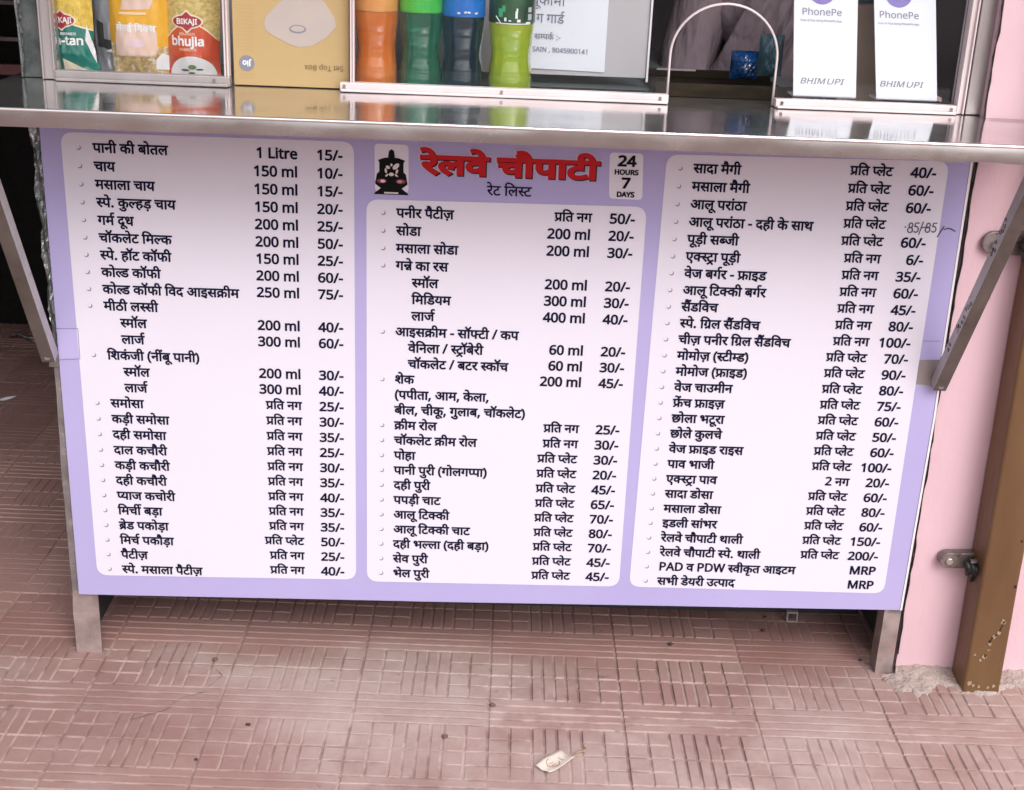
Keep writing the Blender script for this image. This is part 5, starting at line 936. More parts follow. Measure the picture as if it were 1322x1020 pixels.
# glass: a plain left pane, and one wide pane cut round the arched hatch
def pane(poly, y0=.0565, t=.004):
    mb = MB(); mb.prism(poly, y0, y0 + t); 
    return mb.build('glass_pane', glassm, kiosk)
pane([(.0236, ZS + .004), (.3084, ZS + .004), (.3084, 1.999), (.0236, 1.999)])
hx0, hx1, hz = 1.0665, 1.2505, 1.178
hcx, hr = (hx0 + hx1) / 2, (hx1 - hx0) / 2
arch = [(hx0, ZS + .0015)] + [(hcx + hr * math.cos(math.pi - math.pi * k / 28), hz + (1.2655 - hz) * math.sin(math.pi * k / 28)) for k in range(29)] + [(hx1, ZS + .0015)]
poly = [(.5286, ZS + .004), (hx0, ZS + .004)] + arch[1:-1] + [(hx1, ZS + .004), (1.5654, ZS + .004), (1.5654, 1.999), (.5286, 1.999)]
pane(poly)
mb = MB(); mb.tube([(x, .0585, z) for x, z in arch], .0022, 8); mb.build('hatch_trim', aluw, kiosk, smooth=True)
# interior: counter top, partition, back shelf and walls
mb = MB(); mb.box(.013, 1.591, .202, .93, 1.086, ZS); mb.build('inner_counter', slate, kiosk)
mb = MB(); mb.box(-.002, .012, .10, 1.9, 1.10, 2.59); mb.box(1.607, 1.62, .10, 1.9, 1.10, 2.59); mb.box(.012, 1.607, 1.89, 1.9, 0, 2.59); mb.box(-.002, .012, .96, 1.9, 0, 1.10); mb.box(1.607, 1.62, .96, 1.9, 0, 1.10)
mb.build('inner_wall', sheetin, kiosk)
mb = MB(); mb.box(.600, 1.0475, .232, .236, ZS + .018, 1.70); mb.build('partition_sheet', plasticg, kiosk, bevel=.001)
mb = MB(); mb.box(1.0478, 1.0512, .226, .240, ZS + .012, 1.70); mb.build('partition_edge', boardedge, kiosk)
mb = MB(); mb.box(.02, .60, .34, .35, ZS + .001, 1.62); mb.build('inner_divider', mat('divider_grey', (.22, .23, .26), .5, var=(.30, .31, .34), vscale=4), kiosk)

# ================================================================ RATE BOARD
board = thing('rate_board', 'lavender printed price list board covering the front of the counter', 'sign')
n2 = smooth_noise(31)
def bend(p):
    x, y, z = p
    return (x, y - .0018 * n2(x * 1.5, z * 1.8) - .0008, z)
BX0, BX1 = .0035, 1.5905
outline = [(BX0, .1335), (.62, .1385), (.66, .1385), (1.5925, .1480), (1.5965, .55), (1.5955, .6135), (1.5555, .6150), (1.5545, .6630), (1.5930, .6650), (1.5895, 1.066), (BX0 - .001, 1.066)]
def flat_sheet(name, poly, y, mats, parent, thick=0, cuts=True):
    bm = bmesh.new(); vs = [bm.verts.new((x, y, z)) for x, z in poly]; f = bm.faces.new(vs)
    if thick:
        r = bmesh.ops.extrude_face_region(bm, geom=[f]); nv_ = [v for v in r['geom'] if isinstance(v, bmesh.types.BMVert)]
        for v in nv_: v.co.y += thick
    for k in range(1, 40):
        g = bm.verts[:] + bm.edges[:] + bm.faces[:]
        bmesh.ops.bisect_plane(bm, geom=g, plane_co=(k * .04, 0, 0), plane_no=(1, 0, 0))
    for k in range(1, 27):
        g = bm.verts[:] + bm.edges[:] + bm.faces[:]
        bmesh.ops.bisect_plane(bm, geom=g, plane_co=(0, 0, k * .04), plane_no=(0, 0, 1))
    bmesh.ops.recalc_face_normals(bm, faces=bm.faces[:])
    if not thick:
        for f in bm.faces:
            if f.normal.y > 0: f.normal_flip()
    for v in bm.verts: v.co = Vector(bend(v.co))
    me = bpy.data.meshes.new(name); bm.to_mesh(me); bm.free()
    for m in mats: me.materials.append(m)
    for p in me.polygons:
        p.use_smooth = abs(p.normal.y) > .8
        if thick and abs(p.normal.y) < .5 and len(mats) > 1: p.material_index = 1
    me.set_sharp_from_angle(angle=rad(35))
    o = bpy.data.objects.new(name, me); C.objects.link(o); o.parent = parent
    return o
sheet = flat_sheet('board_sheet', outline, 0, [lavender, boardedge], board, .005)
# white folded edge down the right side of the sheet
mb = MB()
for z0, z1, xa, xb in ((.148, .55, 1.5930, 1.5970), (.55, .6130, 1.5970, 1.5960), (.6655, 1.066, 1.5935, 1.5900)): mb.add([(xa, -.0012, z0), (xa + .0042, -.0005, z0), (xb + .0042, -.0005, z1), (xb, -.0012, z1), (xa, .005, z0), (xa + .0042, .005, z0), (xb + .0042, .005, z1), (xb, .005, z1)], [(0, 1, 2, 3), (1, 5, 6, 2), (0, 4, 5, 1), (3, 2, 6, 7)])
mb.build('folded_edge', boardedge, board, warp=bend)
# joints and patches of film on the left and right margins
mb = MB()
for pts in ([(.004, .669), (.041, .670)], [(.041, .670), (.0405, .613)], [(.0405, .613), (.004, .610)], [(1.5562, .6995), (1.587, .7005)], [(1.586, .63), (1.5865, .615)]):
    mb.ribbon([(x, -.0006, z) for x, z in pts], .0012)
mb.build('film_seam', mat('seam_line', (.25, .20, .36), .6), board, warp=bend)
for pl in ([(.005, .6118), (.0398, .6142), (.0402, .6685), (.005, .6675)],):
    flat_sheet('film_patch', pl, -.0003, [mat('lavender_patch', (.465, .415, .70), .38)], board)

def rounded(pl, r, n=7):
    tl, tr, br_, bl_ = pl; cs = [bl_, br_, tr, tl]; out = []
    for i, p in enumerate(cs):
        a, b = Vector(cs[i - 1]), Vector(cs[(i + 1) % 4]); p = Vector(p)
        da, db = (a - p).normalized() * r, (b - p).normalized() * r
        for k in range(n + 1):
            t = k / n; out.append(tuple((p + da) * (1 - t) ** 2 + (p + db) * t ** 2 + 2 * t * (1 - t) * p))
    return out
EM = .0240
def put(x, z, y=-.0013):
    return lambda u, v, l: (x + u, y - l, z + v)
for ci, (xs, rows) in enumerate(MENU):
    pc = [list(p) for p in PANELS[ci]]
    if ci: pc[2][1] -= .003; pc[3][1] -= .003
    lp = flat_sheet('list_panel', rounded(pc, .022), -.0005, [panelw], board)
    lt = MB()
    xb, xn, xu, xp = xs
    for i, (nm, unit, price, zn, zp) in enumerate(rows):
        dx = 0
        bullet = True
        if nm[0] == '>': dx = .0272 if ci == 0 else (.0285 if i < 7 else .0235); bullet = False
        if nm[0] == '=': bullet = False
        nm = nm.lstrip('>=')
        zb = zn - .31 * EM - .0005; zq = zp - .345 * EM
        write(lt, nm, put(xn + dx, zb), EM, 'l')
        if unit:
            dev = unit[0] == 'प' or 'नग' in unit
            write(lt, unit, put(xu, zp - .31 * EM if dev else zq), EM * (.97 if dev else 1.0), 'r', 31 if dev else 36)
        if price: write(lt, price, put(xp, zq), EM * .98, 'r', 36, 1.03)
        if bullet:
            lt.disc((xb, -.0010, zn - .001), .0042, .0004, 12, 2)
            lt.disc((xb - .0012, -.0012, zn + .0004), .0036, .0001, 12, 1)
    lt.build('lettering', [ink, panelw, bulletd], lp, warp=bend)
# pen-written price that runs over the printed one
hw = MB()
def stroke(pts, x, z, k=1., wdt=.0019): hw.ribbon([(x + px * k, -.0013 - .00001 * i, z + pz * k) for i, (px, pz) in enumerate(pts)], wdt)
def circ(cx, cz, rx, rz, a0=0, a1=6.4, n=14): return [(cx + rx * math.cos(a0 + (a1 - a0) * i / n), cz + rz * math.sin(a0 + (a1 - a0) * i / n)) for i in range(n + 1)]
def eight(x, z, k=1): stroke(circ(.004, .0125, .0032, .0042, -1, 5.4), x, z, k); stroke(circ(.0035, .004, .0042, .0046, 1.2, 7.6), x, z, k)
def five(x, z, k=1): stroke([(.008, .017), (.002, .0165), (.001, .0105)] + circ(.0035, .0055, .0042, .0052, 1.9, -2.4), x, z, k)
eight(1.499, .8985); five(1.509, .8985); stroke([(.0, -.003), (.005, .019)], 1.519, .8985); stroke([(0, .0085), (.010, .0105)], 1.5215, .8985)
eight(1.530, .9000, .95); five(1.5405, .9000, .95); stroke([(.0, -.007), (.009, .012)], 1.5525, .8990); stroke([(0, .008), (.006, .0105), (.012, .0095), (.020, .0055)], 1.5625, .8975)
stroke([(0, 0), (.0008, .002)], 1.493, .9065)
hw.build('handwritten_price', greyink, board, warp=bend)
# heading
hd = MB()
HX, HZ = .7985, .9712
for wd_i, (txt, x0) in enumerate((('रेलवे चौपाटी', HX),)):
    for e, dx, dz, yy, mi in ((84, .0, .0, -.0008, 2), (52, .0014, -.0016, -.0013, 1), (45, 0, 0, -.0019, 0)):
        write(hd, txt, put(x0 + dx, HZ + dz, yy),   .0475, 'c', e, 1.45, mi, n=4)
hd.build('heading', [redink, black, mat('heading_glow', (.60, .50, .66), .5)], board, warp=bend)
sb = MB(); write(sb, 'रेट लिस्ट', put(.7990, .9370), .0255, 'c', 16); sb.build('subtitle', ink, board, warp=bend)
# 24 hours badge
bd = flat_sheet('hours_badge', rounded(PANELS[4], .008), -.0005, [panelw], board)
bt = MB(); cx_ = .9990
write(bt, '24', put(cx_, .9960), .0240, 'c', 45, 1.15); write(bt, 'HOURS', put(cx_, .9812), .0115, 'c', 55, 1.06)
write(bt, '7', put(cx_ + .0005, .9580), .0240, 'c', 45, 1.15); write(bt, 'DAYS', put(cx_ + .001, .9425), .0118, 'c', 55, 1.06)
bt.build('lettering', black, bd, warp=bend)
# locomotive emblem
em = flat_sheet('emblem_badge', rounded(PANELS[3], .008), -.0005, [panelw], board)
eb = MB(); ex, ez = .5960, .9360; k = .00086     # units: 1/1000 of the badge crop
def epoly(pts, y, mi): eb.prism([(ex + x * k, ez + z * k) for x, z in pts], y, y + .0003, mi)
def sym(h): return h + [(-x, z) for x, z in reversed(h)]
epoly(sym([(5, 83), (4, 80), (5, 76), (7, 73), (6, 70), (4, 68)])[::-1], -.0012, 0)
epoly([(0, 86), (-5, 82), (-6, 76), (-4, 70), (-4, 66), (4, 66), (4, 70), (6, 76), (5, 82)], -.0010, 0)
epoly([(-27, 64), (-24, 59), (24, 59), (27, 64), (14, 68.5), (0, 70), (-14, 68.5)], -.0012, 0)
epoly([(-24, 60), (-24, 34), (24, 34), (24, 60)][::1], -.0014, 0)
epoly([(-29, 36), (-32, 18), (32, 18), (29, 36), (25, 40), (-25, 40)], -.0010, 0)
epoly([(-32, 22), (-32, 16), (-20, 7), (20, 7), (32, 16), (32, 22)], -.0013, 0)
epoly([(-18, 10), (-34, -3), (-34, -5), (34, -5), (34, -3), (18, 10)], -.0011, 0)
epoly([(-14, 0), (-14, -3), (14, -3), (14, 0)], -.0014, 1)
for s_ in (-1, 1):
    epoly([(s_ * 19 + 10 * math.cos(t), 22 + 4.6 * math.sin(t)) for t in [2 * math.pi * i / 16 for i in range(16)]], -.0016, 2)
    epoly([(s_ * 19 + 5 * math.cos(t) - s_ * 2, 22 + 3.0 * math.sin(t)) for t in [2 * math.pi * i / 12 for i in range(12)]], -.0018, 1 if s_ < 0 else 3)
for cx2, cz2, a, b_, ang in ((9, 52, 8, 4.6, .75), (-7, 50, 4.5, 3.2, -.4), (-11, 43, 2.2, 5, .2), (11, 42, 2.2, 4.5, -.3), (0, 36, 5, 3.6, 0), (-9, 34, 4, 1.8, .7), (10, 34, 4, 1.8, -.7), (0, 55, 2, 3, 0)):
    epoly([(cx2 + a * math.cos(t) * math.cos(ang) - b_ * math.sin(t) * math.sin(ang), cz2 + a * math.cos(t) * math.sin(ang) + b_ * math.sin(t) * math.cos(ang)) for t in [2 * math.pi * i / 14 for i in range(14)]], -.0018, 1)
eb.build('locomotive_emblem', [black, mat('emblem_cream', (.72, .62, .62), .5), mat('emblem_red', (.22, .03, .05), .5), mat('emblem_pink', (.5, .3, .33), .5)], em, warp=bend)
# ================================================================ PIPE ON THE WALL
pipe = thing('drain_pipe', 'square brown painted metal pipe fixed upright on the pink wall', 'pipe')
mb = MB(); px0, px1, py0, py1 = 1.7215, 1.7945, -.0545, .0145
n = 34; r6 = random.Random(6); ring = []
for i in range(n + 1):
    z = .0 + 2.54 * (i / n); o_ = -.0085 * min(1, z / .8)
    j = lambda: r6.uniform(-.0006, .0006)
    ring.append([(px0 + o_ + j(), py0 + j(), z), (px1 + o_ + j(), py0 + j(), z), (px1 + o_, py1, z), (px0 + o_ + j(), py1, z)])
mb.add([p for q_ in ring for p in q_], [(i * 4 + k, i * 4 + (k + 1) % 4, (i + 1) * 4 + (k + 1) % 4, (i + 1) * 4 + k) for i in range(n) for k in range(4)])
mb.build('pipe_body', pipem, pipe, bevel=.006, segs=3)
# chips, drips and small holes on its face
mb = MB()
def blob(x, z, r, mi, y=None):
    y = py0 - .0009 if y is None else y; q_ = []
    for k in range(9):
        a = 2 * math.pi * k / 9; rr = r * r6.uniform(.6, 1.25); q_.append((x + rr * math.cos(a), z + rr * math.sin(a) * 1.2))
    mb.prism(q_, y, y + .0012, mi)
for x, z, r, mi in ((1.776, .158, .0048, 0), (1.7765, .158, .0026, 1), (1.772, .134, .004, 0), (1.763, .125, .0042, 0), (1.760, .124, .0022, 1), (1.757, .115, .003, 1), (1.758, .110, .0034, 0), (1.7575, .097, .003, 0), (1.7575, .099, .0018, 1), (1.752, .081, .0045, 0), (1.7535, .083, .0026, 1), (1.745, .073, .0026, 0), (1.732, .020, .0045, 0), (1.741, .016, .003, 0), (1.752, .014, .0035, 0), (1.770, .012, .003, 0), (1.781, .016, .003, 0), (1.786, .235, .0025, 1), (1.781, .33, .0022, 1), (1.733, .085, .0025, 0)):
    blob(x, z, r, mi)
for (x, z), (x2, z2) in (((1.7765, .153), (1.772, .137)), ((1.770, .132), (1.764, .127)), ((1.7595, .121), (1.757, .114))):
    mb.ribbon([(x, py0 - .0011, z), ((x + x2) / 2 - .001, py0 - .0011, (z + z2) / 2), (x2, py0 - .0011, z2)], .0016, 1)
mb.build('paint_chips', [chipm, pipehole], pipe)
def clamp(z, big):
    t = MB(); x0 = 1.652 if not big else 1.640; w_ = .016 if not big else .021
    poly = [(1.7195, z - w_), (1.7195, z + w_ * 1.05)] + [(x0 + .018 - w_ * math.sin(a), z + w_ * math.cos(a)) for a in [math.pi * k / 10 for k in range(11)]]
    t.prism(poly[::-1], -.004 if not big else .006, .0155, 0)
    o = t.build('pipe_clamp', clampm, pipe, bevel=.002)
    t = MB(); t.disc((x0 + .020, -.008, z - .001), .0075, .006, 6); t.build('screw', screwm, o, bevel=.001)
    t = MB(); rr = random.Random(int(z * 100))
    for k in range(5):
        xx = 1.695 + rr.uniform(0, .016); t.tube([(xx, -.012 - rr.uniform(0, .012), z + .014 - k * .003), (xx + .006, -.022 - rr.uniform(0, .01), z - .004), (xx + .010, -.014, z - .022 - rr.uniform(0, .014))], [.006, .0075, .004], 7)
    t.build('tape_wrap', tape, o, smooth=True)
clamp(.2600, False); clamp(.8820, True)
t = MB(); t.box(1.704, 1.7195, -.028, -.018, .268, .2735); t.box(1.7195, 1.81, -.060, -.0575, .865, .90); t.build('strap', clampm, pipe)

# ================================================================ SNACK PACKETS
def packet(name, label, cx, y0, z0, W, H, T, mats, seed, lean=0., edge=None, front=None, backm=0):
    """a pillow pack: front surface height field; prints lie on it.  mats[0] is the film"""
    root = thing(name, label, 'snack packet', group='snack packets in the left window')
    nz1 = smooth_noise(seed)
    def surf(u, v):
        uu = abs(u); puff = (1 - uu ** 2.6) * (min(1, v * 5.) ** .6) * (min(1, (1 - v) * 6) ** .6)
        wr = .0028 * nz1(u * 4, v * 5) + .0010 * math.sin(u * 5 + v * 11) * abs(u) 
        return y0 - T * max(0, puff) - wr * (.35 + puff)
    def xz(u, v):
        e0, e1 = edge(v) if edge else (-1, 1)
        s_ = e0 + (e1 - e0) * (u + 1) / 2
        return cx + W / 2 * s_ + lean * v * H, z0 + v * H
    def y_at(x, z):
        v = (z - z0) / H; e0, e1 = edge(min(1, max(0, v))) if edge else (-1, 1)
        s_ = (x - cx - lean * v * H) / (W / 2); u = (s_ - e0) / (e1 - e0) * 2 - 1
        return surf(max(-1, min(1, u)), max(0, min(1, v)))
    mb = MB(); nu, nv_ = 64, 84
    vs = [(*[xz(-1 + 2 * i / nu, j / nv_)[0]], surf(-1 + 2 * i / nu, j / nv_), z0 + H * j / nv_) for j in range(nv_ + 1) for i in range(nu + 1)]
    N = len(vs)
    vs += [(x, 2 * y0 - y + .0012, z) for x, y, z in vs]
    f = [(j * (nu + 1) + i, j * (nu + 1) + i + 1, (j + 1) * (nu + 1) + i + 1, (j + 1) * (nu + 1) + i) for j in range(nv_) for i in range(nu)]
    for q_ in f:
        c_ = [sum(vs[i][a] for i in q_) / 4 for a in (0, 2)]
        mb.add([], [], 0)
    o_ = len(mb.v); mb.v += vs
    for q_ in f:
        c_ = (sum(vs[i][0] for i in q_) / 4, sum(vs[i][2] for i in q_) / 4)
        mb.f.append(tuple(i + o_ for i in q_)); mb.m.append(front(*c_) if front else 0)
        mb.f.append(tuple(i + N + o_ for i in reversed(q_))); mb.m.append(backm)
    mb.build('pouch', mats, root, smooth=True)
    return root, y_at
def decal(mb, poly, y_at, lift, mi, sub=.0035):
    """a printed patch laid on the packet: outline filled with small triangles that follow the film"""
    bm = bmesh.new(); f = bm.faces.new([bm.verts.new((x, 0, z)) for x, z in poly])
    xs = [p[0] for p in poly]; zs = [p[1] for p in poly]
    k = min(xs) + sub
    while k < max(xs):
        bmesh.ops.bisect_plane(bm, geom=bm.verts[:] + bm.edges[:] + bm.faces[:], plane_co=(k, 0, 0), plane_no=(1, 0, 0)); k += sub
    k = min(zs) + sub
    while k < max(zs):
        bmesh.ops.bisect_plane(bm, geom=bm.verts[:] + bm.edges[:] + bm.faces[:], plane_co=(0, 0, k), plane_no=(0, 0, 1)); k += sub
    bm.verts.index_update()
    for f in bm.faces:
        if f.normal.y > 0: f.normal_flip()
    mb.add([(v.co.x, y_at(v.co.x, v.co.z) - lift, v.co.z) for v in bm.verts], [tuple(v.index for v in f.verts) for f in bm.faces], mi)
    bm.free()
def onfilm(x, z, y_at, lift, rot=0.):
    c_, s_ = math.cos(rot), math.sin(rot)
    def P(u, v, l):
        xx, zz = x + u * c_ - v * s_, z + u * s_ + v * c_; return (xx, y_at(xx, zz) - lift - l, zz)
    return P
def ell(cx, cz, a, b, n=24): return [(cx + a * math.cos(2 * math.pi * k / n), cz + b * math.sin(2 * math.pi * k / n)) for k in range(n)]
def badge(cx, cz, a, b, peak):
    """pointed oval: an ellipse with a peak above and below"""
    out = []
    for k in range(40):
        t = 2 * math.pi * k / 40; c_, s_ = math.cos(t), math.sin(t)
        z = b * (abs(s_) ** 1.0) * (1 if s_ > 0 else -1) * .82; pk = peak * max(0, 1 - abs(c_) * 3.2) * (1 if s_ > 0 else -1)
        out.append((cx + a * c_, cz + z + pk))
    return out
noodle = mat('noodle_print', (.80, .58, .10), .3, var=(.52, .34, .05), vscale=130, stretch=(1, 1, .6), coat=.5, dirt=(.24, .16, .03), dscale=170, dlo=.60, dhi=.66)
noodle2 = mat('bhujia_print', (.70, .54, .22), .3, var=(.42, .31, .09), vscale=150, stretch=(.7, 1, 1.2), coat=.5, dirt=(.16, .12, .03), dscale=120, dlo=.6, dhi=.66)
tealf = mat('teal_film', (.0, .20, .155), .22, var=(.0, .15, .12), vscale=12, coat=.9, bump=.002, bscale=38)
redf = mat('orange_red_film', (.62, .10, .025), .22, var=(.50, .05, .015), vscale=12, coat=.9, bump=.002, bscale=38)
redd = mat('badge_red', (.36, .02, .03), .3, coat=.5)
cream = mat('cream_print', (.80, .70, .55), .35)
whitef = mat('white_film', (.78, .78, .80), .3, coat=.4)
orangef = mat('orange_film', (.78, .42, .035), .22, var=(.70, .35, .025), vscale=10, coat=.9, bump=.002, bscale=36)
pinkf = mat('pale_pink_film', (.72, .55, .50), .3, var=(.66, .45, .36), vscale=18, coat=.6)
chips = mat('chips_seen_through', (.62, .45, .20), .3, var=(.28, .17, .06), vscale=95, coat=.6, dirt=(.72, .62, .48), dscale=80, dlo=.52, dhi=.6)
silverf = mat('silver_film', (.42, .43, .48), .3, .3, var=(.30, .31, .36), vscale=20)
greenleaf = mat('leaf_print', (.12, .22, .08), .4)
Z0 = ZS + .001
# teal and yellow packet, left
def edgeA(v):
    r_ = .80 + .28 * max(0, 1 - v * 4.2) ** 1.0
    return (-1, r_ + (.04 if v > .30 else 0))
def frontA(x, z):
    b_ = 1.1905 - .012 * math.sin((x - .018) * 40) if x < .05 else 1.1905 - .0075 - (x - .05) * .10
    return 0 if z < 1.1905 - .35 * max(0, x - .035) + (.0) else 1
rA, yA = packet('snack_packet', 'teal and yellow snack packet with a red badge in the window corner', .036, .105, Z0, .092, .205, .020, [tealf, noodle], 3, 0, edgeA, frontA)
mb = MB()
zc = lambda x: 1.1905 - .35 * max(0, x - .035)
pts = [(x, zc(x)) for x in [-.006 + .0035 * k for k in range(24)]]
decal(mb, [(x, z - .0013) for x, z in pts] + [(x, z + .0013) for x, z in reversed(pts)], yA, .0009, 1)
decal(mb, badge(.026, 1.1935, .0255, .0145, .006), yA, .0014, 1); decal(mb, badge(.026, 1.1935, .0225, .0120, .005), yA, .0024, 0)
write(mb, 'BIKAJI', onfilm(.027, 1.1895, yA, .0034), .0125, 'c', 30, 1.0, 2)
write(mb, 'tana-tan', onfilm(.0605, 1.1530, yA, .0012), .0195, 'r', 34, 1.0, 2)
write(mb, 'BIKANERI', onfilm(.050, 1.1690, yA, .0012), .006, 'r', 20, 1.0, 2)
decal(mb, [(.066, 1.188), (.063, 1.160), (.070, 1.140), (.0775, 1.122), (.0765, 1.140), (.0722, 1.158)], yA, .0010, 2)
decal(mb, [(.0235, 1.1295), (.055, 1.1135), (.066, 1.1100), (.0235, 1.1100)], yA, .0010, 1)
mb.build('printing', [redd, cream, whitef], rA)
# grey-blue packet behind it
rS, yS = packet('snack_packet', 'grey blue packet with dark print behind the teal and orange packets', .100, .150, Z0, .070, .20, .016, [silverf], 8)
mb = MB(); decal(mb, [(.070, 1.145), (.083, 1.145), (.083, 1.186), (.070, 1.192)], yS, .0010, 0); decal(mb, [(.083, 1.145), (.104, 1.136), (.112, 1.139), (.098, 1.158), (.083, 1.160)], yS, .0010, 0)
decal(mb, [(.085, 1.139), (.118, 1.134), (.118, 1.140), (.100, 1.145)], yS, .0014, 1); decal(mb, [(.072, 1.228), (.118, 1.228), (.118, 1.236), (.072, 1.236)], yS, .0012, 1)
mb.build('printing', [mat('dark_green_print', (.02, .03, .025), .4), whitef], rS)
# orange packet, middle
def edgeB(v): return (-.98 + .10 * max(0, 1 - v * 3), 1 - .03 * math.sin(v * 9))
def frontB(x, z): return 0 if z > 1.158 + .004 * math.sin(x * 90) else 1
rB, yB = packet('snack_packet', 'orange snack packet with white script and chips showing at its bottom', .1520, .112, Z0, .106, .21, .024, [orangef, chips], 5, .01, edgeB, frontB)
mb = MB()
decal(mb, [(.112, 1.1365), (.183, 1.1375), (.186, 1.176), (.180, 1.1905), (.150, 1.1915), (.117, 1.1890), (.114, 1.170)], yB, .0010, 0)
write(mb, 'सेवई मिक्स', onfilm(.1500, 1.1795, yB, .0016, -.02), .0150, 'c', 26, 1.1, 1)
decal(mb, ell(.151, 1.1600, .016, .0075), yB, .0016, 3)
decal(mb, [(.126, 1.214), (.176, 1.216), (.182, 1.232), (.130, 1.231)], yB, .0010, 0)
decal(mb, [(.122, 1.2065), (.170, 1.2070), (.170, 1.2110), (.124, 1.2105)], yB, .0012, 2)
decal(mb, [(.106, 1.2345), (.205, 1.2360), (.205, 1.2460), (.106, 1.2445)], yB, .0013, 4)
decal(mb, [(.180, 1.115), (.202, 1.114), (.203, 1.138), (.192, 1.143), (.182, 1.132)], yB, .0012, 1)
mb.build('printing', [pinkf, whitef, mat('warm_cream', (.80, .60, .36), .35), mat('pale_mauve', (.68, .50, .54), .35), redd], rB)
# red packet, right
def edgeC(v): return (-1 + .05 * max(0, 1 - v * 4), .96 - .04 * math.sin(v * 8))
def frontC(x, z):
    zt = 1.1960 - 1.6 * (x - .243) ** 2 * 9 if abs(x - .243) > .022 else 1.200
    return 0 if z < zt else 1
rC, yC = packet('snack_packet', 'orange red snack packet with a red badge next to the yellow carton', .2455, .110, Z0, .094, .21, .022, [redf, noodle2], 7, 0, edgeC, frontC)
mb = MB()
pts = [(x, 1.1960 - 14.4 * (x - .243) ** 2) for x in [.2015 + .004 * k for k in range(22)]]
decal(mb, [(x, z - .0014) for x, z in pts] + [(x, z + .0014) for x, z in reversed(pts)], yC, .0009, 1)
decal(mb, badge(.2390, 1.1990, .0275, .0150, .0075), yC, .0016, 1); decal(mb, badge(.2390, 1.1990, .0245, .0122, .0062), yC, .0026, 0)
write(mb, 'BIKAJI', onfilm(.2390, 1.1950, yC, .0036), .0120, 'c', 30, 1.05, 2)
write(mb, 'bhujia', onfilm(.2380, 1.1590, yC, .0012), .0200, 'c', 42, .98, 2)
write(mb, 'BIKANERI', onfilm(.2385, 1.1760, yC, .0012), .0062, 'c', 24, 1.0, 3); write(mb, 'NAMKEEN', onfilm(.2385, 1.1500, yC, .0012), .0062, 'c', 24, 1.0, 3)
decal(mb, [(.2040, Z0 + .004)] + [(.2440 + .0400 * math.cos(t), 1.1080 + .0330 * math.sin(t)) for t in [math.pi - math.pi * k / 16 for k in range(17)]] + [(.2840, Z0 + .004)], yC, .0011, 2)
decal(mb, ell(.2440, 1.1220, .0070, .0042), yC, .0016, 4); decal(mb, ell(.2310, 1.1165, .0075, .0018), yC, .0016, 5); decal(mb, ell(.2560, 1.1180, .0065, .0018), yC, .0016, 5); decal(mb, ell(.2420, 1.1115, .0060, .0016), yC, .0016, 5)
mb.build('printing', [redd, cream, whitef, mat('peach_print', (.75, .50, .38), .35), greenleaf, mat('shadow_print', (.10, .09, .09), .4)], rC)

# ================================================================ YELLOW CARTON
ct = thing('carton', 'yellow product carton standing upside down on the shelf between packets and bottles', 'carton')
ym = mat('yellow_card', (.45, .315, .145), .45, var=(.41, .285, .13), vscale=4, coat=.15)
mb = MB(); mb.box(.3205, .5180, .0635, .150, ZS + .0012, 1.375); mb.build('box', ym, ct, bevel=.0012)
mb = MB(); yc = .0628
mb.disc((.3432, yc, 1.1362), .0132, .0005, 32, 1)
up = lambda x, z: (lambda u, v, l: (x - u, yc - .0008 - l, z - v))         # print is upside down
write(mb, 'Jio', up(.3432, 1.1405), .0125, 'c', 34, 1.0, 2)
write(mb, 'Set Top Box', up(.5085, 1.1370), .0120, 'l', 10, 1.0, 3)
for i in range(6):
    for j in range(15):
        if j < 13 and 1.150 < 1.156 + j * .0062: mb.disc((.3300 + i * .0050, yc + .0002, 1.1575 + j * .0062), .0008, .0002, 6, 4)
for i in range(5):
    for j in range(2): mb.disc((.3330 + i * .0050, yc + .0002, 1.1125 + j * .005), .0008, .0002, 6, 4)
# picture of a rounded grey device with a small oval mark
dv = [(.3780, 1.2150), (.3745, 1.2030), (.3760, 1.1930), (.3900, 1.1830), (.4200, 1.1690), (.4350, 1.1660), (.4550, 1.1690), (.4800, 1.1840), (.4960, 1.2030), (.4930, 1.2180), (.4780, 1.2400), (.4600, 1.2560), (.4230, 1.2560), (.4000, 1.2380)]
mb.prism(dv, yc, yc + .0005, 5)
mb.prism([(.4130 + .0145 * math.cos(t) + .018, 1.1960 + .0070 * math.sin(t)) for t in [2 * math.pi * k / 20 for k in range(20)]], yc - .0004, yc, 1)
mb.prism([(.4130 + .0115 * math.cos(t) + .018, 1.1965 + .0048 * math.sin(t)) for t in [2 * math.pi * k / 20 for k in range(20)]], yc - .0007, yc - .0004, 5)
mb.build('printing', [ym, mat('print_grey_blue', (.20, .20, .25), .45), whitef, mat('print_brown', (.20, .13, .06), .5), mat('print_ochre', (.34, .22, .09), .5), mat('device_grey', (.40, .34, .32), .45, var=(.46, .38, .33), vscale=5)], ct)

